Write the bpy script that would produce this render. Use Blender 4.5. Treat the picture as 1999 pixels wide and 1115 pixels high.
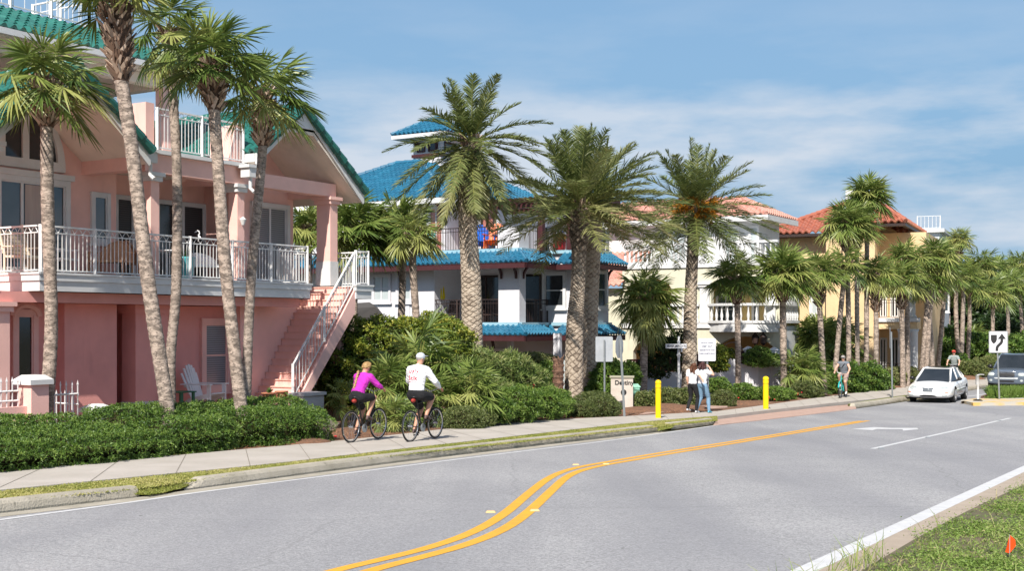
import bpy, math, random
import numpy as np
from mathutils import Vector, Matrix
R = math.radians
S = bpy.context.scene
for o in list(bpy.data.objects): bpy.data.objects.remove(o)
FPX, CX, HY, HC = 2400.0, 999.5, 634.0, 3.35          # focal length and horizon of the photograph (its pixels), eye height
# ---------------------------------------------------------------- camera
cd = bpy.data.cameras.new('camera'); cam = bpy.data.objects.new('camera', cd)
S.collection.objects.link(cam); S.camera = cam
cam.location = (0, 0, HC); cam.rotation_euler = (R(90), 0, 0)
cd.sensor_width = 36; cd.lens = 36 * FPX / 1999; cd.shift_y = (HY - 557.5) / 1999
cd.clip_start = 0.1; cd.clip_end = 5000
# ---------------------------------------------------------------- sun, sky
SUN_EL, SUN_V = R(44), Vector((-0.26, -0.966, 0))
sd = bpy.data.lights.new('sun', 'SUN'); so = bpy.data.objects.new('sun', sd); S.collection.objects.link(so)
sd.energy = 5.0; sd.angle = R(0.53); sd.color = (1.0, 0.94, 0.86)
tosun = Vector((SUN_V.x * math.cos(SUN_EL), SUN_V.y * math.cos(SUN_EL), math.sin(SUN_EL)))
so.rotation_euler = tosun.to_track_quat('Z', 'Y').to_euler()
W = bpy.data.worlds.new('World'); S.world = W; W.use_nodes = True
wn, wl = W.node_tree.nodes, W.node_tree.links; wn.clear()
wo = wn.new('ShaderNodeOutputWorld'); bg = wn.new('ShaderNodeBackground')
sky = wn.new('ShaderNodeTexSky'); sky.sky_type = 'NISHITA'; sky.sun_disc = False
sky.sun_elevation = SUN_EL; sky.sun_rotation = math.atan2(SUN_V.x, SUN_V.y) % (2 * math.pi)
sky.air_density = 1.0; sky.dust_density = 0.1; sky.ozone_density = 3.0
bg.inputs['Strength'].default_value = 0.096
tcw = wn.new('ShaderNodeTexCoord'); mpw = wn.new('ShaderNodeMapping'); mpw.inputs['Scale'].default_value = (4.2, 4.2, 17.0)
mpw.inputs['Location'].default_value = (1.3, 0.2, 0.35)
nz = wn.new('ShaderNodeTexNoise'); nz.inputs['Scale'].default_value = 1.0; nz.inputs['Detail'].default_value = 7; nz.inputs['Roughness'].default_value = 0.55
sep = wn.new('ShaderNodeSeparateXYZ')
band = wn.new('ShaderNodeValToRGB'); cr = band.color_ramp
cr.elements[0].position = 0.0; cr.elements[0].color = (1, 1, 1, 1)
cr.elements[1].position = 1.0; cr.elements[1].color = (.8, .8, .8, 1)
for p_, v_ in ((0.06, .95), (0.13, 1.0), (0.17, .85), (0.20, .25), (.27, .05), (.42, .75)):  # upper stops: unseen high cloud added as fill light for the shade
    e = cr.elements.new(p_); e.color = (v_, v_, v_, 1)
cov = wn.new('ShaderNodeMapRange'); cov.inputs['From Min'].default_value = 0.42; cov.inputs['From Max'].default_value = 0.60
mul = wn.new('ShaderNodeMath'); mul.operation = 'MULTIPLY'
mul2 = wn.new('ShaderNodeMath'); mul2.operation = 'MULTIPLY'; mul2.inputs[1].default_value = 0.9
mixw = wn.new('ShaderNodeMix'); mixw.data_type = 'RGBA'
CLOUD = (4.9, 5.35, 6.0, 1)  # colours the visible cloud band and the added overhead fill cloud
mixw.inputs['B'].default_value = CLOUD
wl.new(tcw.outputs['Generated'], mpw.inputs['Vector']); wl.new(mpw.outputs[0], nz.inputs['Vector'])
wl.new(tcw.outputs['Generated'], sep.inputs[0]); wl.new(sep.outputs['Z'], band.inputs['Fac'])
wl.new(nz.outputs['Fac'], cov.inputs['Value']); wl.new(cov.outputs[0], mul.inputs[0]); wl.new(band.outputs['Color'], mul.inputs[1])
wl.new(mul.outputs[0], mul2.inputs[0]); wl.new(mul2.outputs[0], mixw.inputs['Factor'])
hs = wn.new('ShaderNodeHueSaturation'); hs.inputs['Saturation'].default_value = 1.0; hs.inputs['Value'].default_value = 1.0
wl.new(sky.outputs[0], hs.inputs['Color'])
lowb = wn.new('ShaderNodeValToRGB'); lr = lowb.color_ramp; lr.elements[0].position = 0.0; lr.elements[0].color = (.95, .95, .95, 1); lr.elements[1].position = .34; lr.elements[1].color = (0, 0, 0, 1); e = lr.elements.new(.12); e.color = (.9, .9, .9, 1); e = lr.elements.new(.27); e.color = (.6, .6, .6, 1)
wl.new(sep.outputs['Z'], lowb.inputs[0]); mixl = wn.new('ShaderNodeMix'); mixl.data_type = 'RGBA'; mixl.inputs['B'].default_value = (1.75, 3.15, 4.7, 1)   # thin blue haze low in the sky
wl.new(lowb.outputs['Color'], mixl.inputs['Factor']); wl.new(hs.outputs[0], mixl.inputs['A']); wl.new(mixl.outputs['Result'], mixw.inputs['A'])
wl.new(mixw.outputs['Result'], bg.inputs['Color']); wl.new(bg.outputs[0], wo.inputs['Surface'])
S.view_settings.view_transform = 'Standard'; S.view_settings.look = 'None'
S.view_settings.exposure = 0.54; S.view_settings.gamma = 1.0; S.view_settings.use_curve_mapping = False
S.cycles.max_bounces = 7; S.cycles.diffuse_bounces = 5; S.cycles.transparent_max_bounces = 4

# ---------------------------------------------------------------- geometry of the place
def zr(Y):                       # height of the road surface: it falls away from the viewer, then levels out
    a = (48.4 - Y) / 3.0
    sp = a if a > 30 else math.log1p(math.exp(a))
    return 0.05 + 0.031 * 3.0 * sp
def P(px, py, dz=0.0):           # ground point seen at a pixel of the photograph
    lo, hi = 3.0, 900.0
    k = (py - HY) / FPX
    f = lambda Y: HC - k * Y - (zr(Y) + dz)
    for _ in range(60):
        m = (lo + hi) / 2
        if f(m) > 0: lo = m
        else: hi = m
    return Vector(((px - CX) / FPX * lo, lo, zr(lo) + dz))
def at(px, py, Y): return Vector(((px - CX) / FPX * Y, Y, HC + (HY - py) / FPX * Y))
class Frame:                     # s runs along the street front of a house, t out towards the road
    def __init__(s, ox, oy, dx, dy):
        n = math.hypot(dx, dy); s.o = Vector((ox, oy)); s.d = Vector((dx / n, dy / n)); s.n = Vector((s.d.y, -s.d.x))
    def p(s, a, t, z): q = s.o + s.d * a + s.n * t; return Vector((q.x, q.y, z))
    def on_t(s, px, py, t):      # -> (s, z) on the plane t
        u = (px - CX) / FPX; q = s.o + s.n * t
        a = (u * q.y - q.x) / (s.d.x - u * s.d.y); Y = q.y + s.d.y * a
        return a, HC + (HY - py) / FPX * Y
    def on_s(s, px, py, a):      # -> (t, z) on the plane s = a
        u = (px - CX) / FPX; q = s.o + s.d * a
        t = (u * q.y - q.x) / (s.n.x - u * s.n.y); Y = q.y + s.n.y * t
        return t, HC + (HY - py) / FPX * Y
WORLD = Frame(0, 0, 0, 1)        # s = y, t = x
class M:                         # mesh collector
    def __init__(s): s.v = []; s.f = {}; s.n = 0; s.a = []
    def add(s, V, F, mat=0, val=0.5):
        V = np.asarray(V, float).reshape(-1, 3)
        if len(F) == 0: return s
        if isinstance(F, np.ndarray): groups = {F.shape[1]: F}
        else:
            groups = {}
            for q in F: groups.setdefault(len(q), []).append(q)
        for k, q in groups.items():
            q = np.asarray(q, dtype=np.int64).reshape(-1, k) + s.n
            s.f.setdefault(k, []).append((q, np.full(len(q), mat)))
        s.v.append(V); s.n += len(V)
        s.a.append(np.full(len(V), val) if np.isscalar(val) else np.asarray(val, float)); return s
    def hexa(s, p, mat=0, val=.5):   # p: 4 bottom (ccw) + 4 top
        return s.add([tuple(q) for q in p], [(3, 2, 1, 0), (4, 5, 6, 7), (0, 1, 5, 4), (1, 2, 6, 5), (2, 3, 7, 6), (3, 0, 4, 7)], mat, val)
    def box(s, F, a0, a1, t0, t1, z0, z1, mat=0, val=.5):
        if a0 > a1: a0, a1 = a1, a0
        if t0 > t1: t0, t1 = t1, t0
        if z0 > z1: z0, z1 = z1, z0
        c = [(a0, t0), (a0, t1), (a1, t1), (a1, t0)]
        return s.hexa([F.p(a, t, z0) for a, t in c] + [F.p(a, t, z1) for a, t in c], mat, val)
    def prism(s, lo, hi, mat=0, val=.5):     # two matching outlines
        n = len(lo); f = [tuple(range(n))[::-1], tuple(range(n, 2 * n))]
        f += [(i, (i + 1) % n, n + (i + 1) % n, n + i) for i in range(n)]
        return s.add([tuple(q) for q in lo] + [tuple(q) for q in hi], f, mat, val)
    def tube(s, pts, rad, n=6, mat=0, val=.5, cap=True):
        pts = [Vector(q) for q in pts]
        if np.isscalar(rad): rad = [rad] * len(pts)
        V = []; up = None
        for i, q in enumerate(pts):
            d = (pts[min(i + 1, len(pts) - 1)] - pts[max(i - 1, 0)]).normalized()
            if up is None: up = Vector((0, 0, 1)) if abs(d.z) < .9 else Vector((1, 0, 0))
            a = d.cross(up).normalized(); b = a.cross(d); up = b if abs(b.dot(up)) > .1 else up
            for k in range(n):
                w = 2 * math.pi * k / n
                V.append(q + (a * math.cos(w) + b * math.sin(w)) * rad[i])
        F = []
        for i in range(len(pts) - 1):
            for k in range(n):
                F.append((i * n + k, i * n + (k + 1) % n, (i + 1) * n + (k + 1) % n, (i + 1) * n + k))
        if cap: F += [tuple(range(n)), tuple(range((len(pts) - 1) * n, len(pts) * n))[::-1]]
        return s.add([tuple(q) for q in V], F, mat, val)
    def lathe(s, prof, c, n=16, mat=0, val=.5):   # prof: (radius, z)
        V = []; F = []
        for r, z in prof:
            for k in range(n):
                w = 2 * math.pi * k / n; V.append((c[0] + r * math.cos(w), c[1] + r * math.sin(w), c[2] + z))
        for i in range(len(prof) - 1):
            for k in range(n): F.append((i * n + k, i * n + (k + 1) % n, (i + 1) * n + (k + 1) % n, (i + 1) * n + k))
        F += [tuple(range(n))[::-1], tuple(range((len(prof) - 1) * n, len(prof) * n))]
        return s.add(V, F, mat, val)
    def ball(s, c, r, mat=0, n=12, m=8, val=.5):
        if np.isscalar(r): r = (r, r, r)
        V = [(c[0], c[1], c[2] - r[2])]; F = []
        for i in range(1, m):
            e = -math.pi / 2 + math.pi * i / m
            for k in range(n):
                w = 2 * math.pi * k / n
                V.append((c[0] + r[0] * math.cos(e) * math.cos(w), c[1] + r[1] * math.cos(e) * math.sin(w), c[2] + r[2] * math.sin(e)))
        V.append((c[0], c[1], c[2] + r[2])); T = len(V) - 1
        for k in range(n):
            F.append((0, 1 + (k + 1) % n, 1 + k)); F.append((T, T - n + k, T - n + (k + 1) % n))
        for i in range(m - 2):
            for k in range(n):
                a = 1 + i * n; F.append((a + k, a + (k + 1) % n, a + n + (k + 1) % n, a + n + k))
        return s.add(V, F, mat, val)
    def mesh(s, name, mats, smooth=False):
        me = bpy.data.meshes.new(name); V = np.concatenate(s.v)
        me.vertices.add(len(V)); me.vertices.foreach_set('co', V.astype(np.float32).ravel())
        L = []; st = []; mi = []; c = 0
        for k, lst in s.f.items():
            for q, m in lst:
                L.append(q.ravel()); st.append(c + np.arange(len(q)) * k); c += q.size; mi.append(m)
        L = np.concatenate(L); st = np.concatenate(st); mi = np.concatenate(mi)
        me.loops.add(len(L)); me.loops.foreach_set('vertex_index', L.astype(np.int32))
        me.polygons.add(len(st)); me.polygons.foreach_set('loop_start', st.astype(np.int32))
        me.polygons.foreach_set('material_index', mi.astype(np.int32))
        for m in (mats if isinstance(mats, (list, tuple)) else [mats]): me.materials.append(m)
        me.update(calc_edges=True); me.validate()
        at_ = me.attributes.new('v', 'FLOAT', 'POINT'); at_.data.foreach_set('value', np.concatenate(s.a).astype(np.float32))
        me.polygons.foreach_set('use_smooth', np.full(len(me.polygons), bool(smooth)))
        return me
    def build(s, name, mats, parent=None, smooth=False, **kw):
        o = bpy.data.objects.new(name, s.mesh(name, mats, smooth)); S.collection.objects.link(o)
        if parent is not None:
            o.parent = parent
            if kw.get('world', True): o.location = -wloc(parent)
        tag(o, **{k: v for k, v in kw.items() if k != 'world'}); return o
def wloc(o):
    v = Vector((0, 0, 0))
    while o is not None: v += Vector(o.location); o = o.parent
    return v
def tag(o, label=None, cat=None, group=None, kind=None):
    if label: o['label'] = label
    if cat: o['category'] = cat
    if group: o['group'] = group
    if kind: o['kind'] = kind
    return o
def empty(name, loc, label, cat, group=None):
    o = bpy.data.objects.new(name, None); S.collection.objects.link(o); o.location = loc
    o.empty_display_size = .3; return tag(o, label, cat, group)
# ---------------------------------------------------------------- materials
def mat(name, col, rough=.7, col2=None, scale=3.0, amt=1.0, bump=0.0, bscale=30.0, spec=.4, metal=0.0, lo=.35, hi=.65, stretch=(1, 1, 1), attr=False, trans=0.0, coat=0.0, detail=5, extra=None):
    m = bpy.data.materials.new(name); m.use_nodes = True; n, l = m.node_tree.nodes, m.node_tree.links
    b = n['Principled BSDF']; out = n['Material Output']
    b.inputs['Roughness'].default_value = rough; b.inputs['Specular IOR Level'].default_value = spec
    b.inputs['Metallic'].default_value = metal; b.inputs['Coat Weight'].default_value = coat
    c4 = lambda c: (c[0], c[1], c[2], 1)
    b.inputs['Base Color'].default_value = c4(col)
    tc = n.new('ShaderNodeTexCoord'); mp = n.new('ShaderNodeMapping'); mp.inputs['Scale'].default_value = stretch
    l.new(tc.outputs['Object'], mp.inputs[0]); src = None
    if attr:
        a = n.new('ShaderNodeAttribute'); a.attribute_name = 'v'; r = n.new('ShaderNodeValToRGB')
        cols = attr; r.color_ramp.elements[0].color = c4(cols[0]); r.color_ramp.elements[1].color = c4(cols[-1])
        for i, q in enumerate(cols[1:-1]):
            e = r.color_ramp.elements.new((i + 1) / (len(cols) - 1)); e.color = c4(q)
        l.new(a.outputs['Fac'], r.inputs[0]); src = r.outputs[0]
    if col2 is not None:
        t = n.new('ShaderNodeTexNoise'); t.inputs['Scale'].default_value = scale; t.inputs['Detail'].default_value = detail; t.inputs['Roughness'].default_value = .6
        l.new(mp.outputs[0], t.inputs['Vector'])
        r = n.new('ShaderNodeMapRange'); r.inputs['From Min'].default_value = lo; r.inputs['From Max'].default_value = hi; r.inputs['To Max'].default_value = amt
        l.new(t.outputs['Fac'], r.inputs['Value'])
        x = n.new('ShaderNodeMix'); x.data_type = 'RGBA'; l.new(r.outputs[0], x.inputs['Factor'])
        if src is None: x.inputs['A'].default_value = c4(col)
        else: l.new(src, x.inputs['A'])
        x.inputs['B'].default_value = c4(col2); src = x.outputs['Result']
    if extra: src = extra(n, l, mp, src, c4)
    if src is not None: l.new(src, b.inputs['Base Color'])
    if bump:
        t = n.new('ShaderNodeTexNoise'); t.inputs['Scale'].default_value = bscale; t.inputs['Detail'].default_value = 6
        l.new(mp.outputs[0], t.inputs['Vector']); bu = n.new('ShaderNodeBump'); bu.inputs['Strength'].default_value = min(1, bump); bu.inputs['Distance'].default_value = .02
        l.new(t.outputs['Fac'], bu.inputs['Height']); l.new(bu.outputs[0], b.inputs['Normal'])
    if trans:
        tr = n.new('ShaderNodeBsdfTranslucent'); ms = n.new('ShaderNodeMixShader'); ms.inputs[0].default_value = trans
        if src is not None: l.new(src, tr.inputs['Color'])
        else: tr.inputs['Color'].default_value = c4(col)
        l.new(b.outputs[0], ms.inputs[1]); l.new(tr.outputs[0], ms.inputs[2]); l.new(ms.outputs[0], out.inputs['Surface'])
    return m
def second_noise(col, scale, lo, hi, amt=1.0, stretch=(1, 1, 1)):
    def f(n, l, mp, src, c4):
        tc = n.new('ShaderNodeTexCoord'); m2 = n.new('ShaderNodeMapping'); m2.inputs['Scale'].default_value = stretch; l.new(tc.outputs['Object'], m2.inputs[0])
        t = n.new('ShaderNodeTexNoise'); t.inputs['Scale'].default_value = scale; t.inputs['Detail'].default_value = 4
        l.new(m2.outputs[0], t.inputs['Vector'])
        r = n.new('ShaderNodeMapRange'); r.inputs['From Min'].default_value = lo; r.inputs['From Max'].default_value = hi; r.inputs['To Max'].default_value = amt
        l.new(t.outputs['Fac'], r.inputs['Value'])
        x = n.new('ShaderNodeMix'); x.data_type = 'RGBA'; l.new(r.outputs[0], x.inputs['Factor']); l.new(src, x.inputs['A']); x.inputs['B'].default_value = c4(col)
        return x.outputs['Result']
    return f
def aspd(n, l, mp, src, c4):     # speckle of stones plus lanes polished by tyres
    t = n.new('ShaderNodeTexVoronoi'); t.inputs['Scale'].default_value = 55; tc = n.new('ShaderNodeTexCoord'); l.new(tc.outputs['Object'], t.inputs['Vector'])
    r = n.new('ShaderNodeMapRange'); r.inputs['From Min'].default_value = 0; r.inputs['From Max'].default_value = 1; r.inputs['To Min'].default_value = .72; r.inputs['To Max'].default_value = 1.28
    s_ = n.new('ShaderNodeSeparateColor'); l.new(t.outputs['Color'], s_.inputs[0]); l.new(s_.outputs[0], r.inputs['Value'])
    x = n.new('ShaderNodeMix'); x.data_type = 'RGBA'; x.blend_type = 'MULTIPLY'; x.inputs['Factor'].default_value = 1; l.new(src, x.inputs['A'])
    l.new(r.outputs[0], x.inputs['B']); src = x.outputs['Result']
    m2 = n.new('ShaderNodeMapping'); m2.inputs['Rotation'].default_value = (0, 0, R(29.5)); m2.inputs['Scale'].default_value = (.42, .03, 1); l.new(tc.outputs['Object'], m2.inputs[0])
    t2 = n.new('ShaderNodeTexNoise'); t2.inputs['Scale'].default_value = 1.6; t2.inputs['Detail'].default_value = 3; l.new(m2.outputs[0], t2.inputs['Vector'])
    r2 = n.new('ShaderNodeMapRange'); r2.inputs['From Min'].default_value = .35; r2.inputs['From Max'].default_value = .65; r2.inputs['To Max'].default_value = .55; l.new(t2.outputs['Fac'], r2.inputs['Value'])
    x2 = n.new('ShaderNodeMix'); x2.data_type = 'RGBA'; l.new(r2.outputs[0], x2.inputs['Factor']); l.new(src, x2.inputs['A']); x2.inputs['B'].default_value = c4((.20, .20, .215))
    src = second_noise((.06, .06, .06), 7.0, .735, .76, .8)(n, l, mp, x2.outputs['Result'], c4)      # tar specks and small chips
    v = n.new('ShaderNodeTexVoronoi'); v.feature = 'DISTANCE_TO_EDGE'; v.inputs['Scale'].default_value = .16; m3 = n.new('ShaderNodeMapping'); l.new(tc.outputs['Object'], m3.inputs[0])
    w = n.new('ShaderNodeTexNoise'); w.inputs['Scale'].default_value = 1.3; w.inputs['Detail'].default_value = 6; l.new(tc.outputs['Object'], w.inputs['Vector'])
    ad = n.new('ShaderNodeMix'); ad.data_type = 'VECTOR'; ad.inputs['Factor'].default_value = .28; l.new(m3.outputs[0], ad.inputs[4]); l.new(w.outputs['Color'], ad.inputs[5]); l.new(ad.outputs[1], v.inputs['Vector'])
    r3 = n.new('ShaderNodeMapRange'); r3.inputs['From Min'].default_value = 0; r3.inputs['From Max'].default_value = .0035; r3.inputs['To Min'].default_value = .22; r3.inputs['To Max'].default_value = 0; l.new(v.outputs['Distance'], r3.inputs['Value'])
    x3 = n.new('ShaderNodeMix'); x3.data_type = 'RGBA'; l.new(r3.outputs[0], x3.inputs['Factor']); l.new(src, x3.inputs['A']); x3.inputs['B'].default_value = c4((.10, .10, .10))
    return x3.outputs['Result']
asphalt = mat('asphalt', (.27, .268, .272), .85, (.33, .325, .325), scale=.25, bump=.5, bscale=90, extra=aspd)
conc = mat('concrete', (.45, .41, .365), .85, (.38, .345, .30), scale=.9, bump=.3, bscale=60, extra=second_noise((.30, .27, .23), 9, .62, .8, .5))
curbm = mat('curb_concrete', (.42, .38, .31), .9, (.31, .28, .22), scale=2.2, bump=.6, bscale=40, extra=second_noise((.14, .13, .1), 14, .6, .8, .7))
apron = mat('gritty_concrete', (.40, .33, .26), .9, (.33, .27, .21), scale=2.5, bump=.6, bscale=60)
brickpave = mat('brick_paving', (.46, .32, .26), .85, (.38, .25, .20), scale=4, bump=.4, bscale=30)
mulch = mat('pine_straw', (.23, .115, .065), .95, (.12, .07, .045), scale=14, bump=1, bscale=50)
soil = mat('sandy_soil', (.15, .115, .075), .95, (.07, .085, .03), scale=2.2, bump=.8, bscale=30)
turf = mat('turf', (.16, .20, .045), .9, (.26, .235, .09), scale=3.5, bump=1, bscale=60, extra=second_noise((.10, .15, .03), 22, .5, .7, .6))
def wear(base):                 # worn paint: bits of road show through
    def f(n, l, mp, src, c4):
        return second_noise(base, 26, .62, .74, .55)(n, l, mp, src, c4)
    return f
whiteline = mat('white_road_paint', (.58, .58, .58), .7, (.50, .50, .50), scale=6, extra=wear((.3, .3, .3)))
yellowline = mat('yellow_road_paint', (.72, .36, .03), .7, (.62, .31, .035), scale=5, extra=wear((.45, .3, .15)))
# ================================================================ THE SETTING
def resample(pts, n):
    pts = [Vector(p) for p in pts]; pts = [p for i, p in enumerate(pts) if i == 0 or (p - pts[i - 1]).length > 1e-5]; d = [0]
    for a, b in zip(pts, pts[1:]): d.append(d[-1] + (b - a).length)
    out = []
    for i in range(n):
        x = d[-1] * i / (n - 1); k = max(j for j in range(len(d)) if d[j] <= x + 1e-9); k = min(k, len(pts) - 2)
        f = (x - d[k]) / (d[k + 1] - d[k]); out.append(pts[k].lerp(pts[k + 1], f))
    return out
def smooth(pts, it=2):
    pts = [Vector(p) for p in pts]
    for _ in range(it):
        q = [pts[0]]
        for a, b in zip(pts, pts[1:]): q += [a.lerp(b, .25), a.lerp(b, .75)]
        q.append(pts[-1]); pts = q
    return pts
def pl(*px, dz=0.0, it=2, before=0, after=0):       # polyline on the ground through pixels
    q = [P(x, y, dz) for x, y in px]
    if before: d = (q[0] - q[1]).normalized(); q.insert(0, q[0] + d * before)
    if after: d = (q[-1] - q[-2]).normalized(); q.append(q[-1] + d * after)
    q = [Vector((p.x, p.y, 0)) for p in q]
    return smooth(q, it)
def sheet(m, A, B, dz, n=90, k=2, mi=0, skirt=0.0):
    A = resample(A, n); B = resample(B, n); V = []; F = []
    for a, b in zip(A, B):
        for j in range(k + 1):
            q = a.lerp(b, j / k); V.append((q.x, q.y, zr(q.y) + dz))
    for i in range(n - 1):
        for j in range(k):
            o = i * (k + 1) + j; F.append((o, o + 1, o + k + 2, o + k + 1))
    m.add(V, F, mi)
    if skirt:
        for row, flip in ((0, 0), (k, 1)):
            V2 = []; F2 = []
            for i in range(n):
                x, y, z = V[i * (k + 1) + row]; V2 += [(x, y, z), (x, y, z - skirt)]
            for i in range(n - 1): F2.append((2 * i, 2 * i + 1, 2 * i + 3, 2 * i + 2))
            m.add(V2, F2, mi)
        for r0 in (0, n - 1):
            V2 = []; F2 = []
            for j in range(k + 1):
                x, y, z = V[r0 * (k + 1) + j]; V2 += [(x, y, z), (x, y, z - skirt)]
            for j in range(k): F2.append((2 * j, 2 * j + 1, 2 * j + 3, 2 * j + 2))
            m.add(V2, F2, mi)
def offset(pts, w):      # move a polyline sideways (to its right)
    q = []
    for i, p in enumerate(pts):
        d = (pts[min(i + 1, len(pts) - 1)] - pts[max(i - 1, 0)]).normalized(); q.append(p + Vector((d.y, -d.x, 0)) * w)
    return q
# base terrain
g = M(); xs = np.concatenate([np.linspace(-600, -60, 10), np.linspace(-50, 60, 60), np.linspace(70, 900, 12)])
ys = np.concatenate([np.linspace(-60, 0, 10), np.linspace(2, 90, 60), np.linspace(100, 1500, 20)])
V = [(x, y, zr(y) - .07) for y in ys for x in xs]; nx = len(xs)
g.add(V, [(j * nx + i, j * nx + i + 1, (j + 1) * nx + i + 1, (j + 1) * nx + i) for j in range(len(ys) - 1) for i in range(nx - 1)])
g.build('ground', soil, smooth=True, kind='structure')
EL = pl((0, 1003), (270, 972), (362, 958), (700, 913), (1000, 877), (1290, 845), (1420, 829), (1560, 812), (1680, 797), (1770, 784), (1884, 764), (1999, 747), before=30, after=110)
ER = pl((1590, 1114), (1760, 1032), (1999, 921), before=20, it=1)
d_ = (ER[-1] - ER[-2]).normalized()
q_ = ER[-1].copy(); ang = math.atan2(d_.y, d_.x)
for k in range(30):
    ang -= R(.25); q_ = q_ + Vector((math.cos(ang), math.sin(ang), 0)) * 5; ER.append(q_.copy())
m = M(); sheet(m, EL, ER, 0.0, n=260, k=14); m.build('road', asphalt, smooth=True, kind='structure')
m = M()                                              # painted lines
WL = pl((0, 1016), (270, 980), (371, 964), (700, 922), (1000, 884), (1202, 860), (1420, 828), before=30)
sheet(m, offset(WL, -.05), offset(WL, .05), .004, n=160, k=1)
WR = pl((1548, 1114), (1999, 910), before=20, after=40, it=0)
sheet(m, WR, offset(WR, .2), .004, n=80, k=1)
WD = pl((1703, 877), (1830, 849), (1972, 817), it=1); sheet(m, offset(WD, -.06), offset(WD, .06), .004, n=30, k=1)
WF = pl((1885, 775), (1999, 760), after=30, it=0); sheet(m, offset(WF, -.06), offset(WF, .06), .004, n=30, k=1)
m.build('lane_line', whiteline, kind='structure')
def flatpoly(m, pxs, dz=.004, mi=0, thick=0):
    v = [P(x, y, dz) for x, y in pxs]; m.add(v, [tuple(range(len(v)))], mi)
m = M()                                              # turn arrow painted for oncoming traffic
flatpoly(m, [(1663, 838), (1706, 834.5), (1740, 836), (1790, 836), (1793, 838.6), (1763, 841.5), (1762, 838.6), (1712, 838.2), (1703, 840.5)])
m.build('turn_arrow', whiteline, kind='structure')
m = M()
YA = pl((560, 1143), (655, 1114), (760, 1090), (850, 1067), (925, 1040), (985, 1005), (1030, 965), (1075, 930), (1120, 914), (1200, 900), (1300, 883), (1400, 867.5), (1500, 851.5), (1600, 835), (1680, 822.5), before=4)
YB = pl((640, 1143), (725, 1114), (820, 1090), (915, 1064), (985, 1035), (1030, 1003), (1075, 960), (1110, 927), (1160, 912), (1230, 900), (1310, 886), (1410, 870), (1505, 854), (1605, 837.5), (1695, 822), before=4)
sheet(m, offset(YA, -.07), offset(YA, .075), .004, n=220, k=1); sheet(m, offset(YB, -.075), offset(YB, .075), .004, n=220, k=1)
m.build('centre_line', yellowline, kind='structure')
# kerbs
def kerb(pxs, name='kerb', w=.22, h=.13, before=0, after=0, m_=None):
    C = pl(*pxs, before=before, after=after); q = M(); In = offset(C, -w); n = 120
    A, B = resample(C, n), resample(In, n); V = []; F = []
    for i, (a, b) in enumerate(zip(A, B)):
        e = min(1, min(i, n - 1 - i) / 3.0) if not (before or after) else 1
        d = (b - a); z = zr(a.y)
        for f, hh in ((0, -.05), (0, .012), (.14, .7 * h * e), (.3, h * e), (.94, h * e + .006), (1, -.04)):
            p = a + d * f; V.append((p.x, p.y, z + hh))
    for i in range(n - 1):
        for j in range(5): o = i * 6 + j; F.append((o, o + 1, o + 7, o + 6))
    q.add(V, F); q.build(name, m_ or curbm, smooth=False, kind='structure')
kerb([(0, 1001), (130, 985), (272, 970)], before=28)
kerb([(360, 957), (700, 910.5), (1000, 873), (1150, 856), (1292, 839)])
kerb([(1310, 836), (1350, 831), (1396, 826)])
kerb([(1668, 795), (1720, 788), (1772, 780)])
kerb([(1884, 763), (1935, 755)], after=90)
m = M(); G0 = pl((0, 1004), (270, 973), (362, 959), (700, 914), (1000, 877), (1292, 844), before=28)
sheet(m, offset(G0, -.03), offset(G0, .28), .003, n=150, k=1); m.build('gutter', curbm, kind='structure')
# verge, pavement, planting beds
KB = offset(pl((0, 1001), (270, 971), (362, 957), (700, 910.5), (1000, 873), (1292, 839), (1400, 826), before=28), -.21)
SF = pl((0, 957), (266, 931), (525, 906.6), (700, 885.6), (944, 858.5), (1160, 834), (1280, 821), (1400, 812), before=28, dz=.12)
SB = pl((0, 921), (322, 891), (700, 857.6), (900, 834), (1017, 822), (1134, 817), (1240, 812), (1400, 803), before=28, dz=.12)
m = M(); sheet(m, KB, SF, .095, n=200, k=3, skirt=.1); m.build('verge', turf, kind='structure')
m = M(); sheet(m, SF, SB, .12, n=200, k=3, skirt=.12)
m.build('pavement', conc, kind='structure')
SF2 = pl((1400, 813), (1500, 801), (1620, 787), (1700, 780), (1770, 771), (1884, 757), (1932, 752), (1999, 744), after=80, dz=.12)
SB2 = pl((1400, 803), (1500, 790), (1598, 776), (1716, 762), (1774, 754), (1884, 742), (1932, 734), (1999, 727), after=80, dz=.12)
m = M(); sheet(m, SF2, SB2, .12, n=120, k=2, skirt=.12); m.build('pavement', conc, kind='structure')
m = M(); sheet(m, pl((1392, 832), (1500, 820), (1600, 808), (1672, 799), dz=.0, it=1), pl((1400, 812), (1500, 801), (1600, 790), (1668, 784), dz=.12, it=1), .014, n=60, k=2, skirt=.03)
m.build('brick_crossing', brickpave, kind='structure')
m = M(); sheet(m, offset(pl((1668, 795), (1720, 788), (1772, 780)), -.2), pl((1655, 789), (1700, 781), (1770, 772), dz=.1, it=1), .10, n=30, k=1, skirt=.08)
sheet(m, offset(pl((1884, 763), (1935, 755), after=90), -.2), pl((1884, 757), (1932, 752), dz=.1, it=0, after=90), .10, n=30, k=1, skirt=.08)
m.build('verge', turf, kind='structure')
m = M()                                              # side street of brick between the two halves of the pavement
sheet(m, pl((1245, 812), (1330, 803), (1420, 797), dz=.1, it=1), pl((1290, 797), (1350, 795), (1420, 790), dz=.1, it=1), .128, n=20, k=2, skirt=.02)
m.build('brick_path', brickpave, kind='structure')
m = M(); bed = offset(SB, -14); sheet(m, SB, bed, .10, n=160, k=6)
bed2 = offset(SB2, -14); sheet(m, SB2, bed2, .10, n=120, k=6); m.build('planting_bed', mulch, kind='structure')
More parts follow.
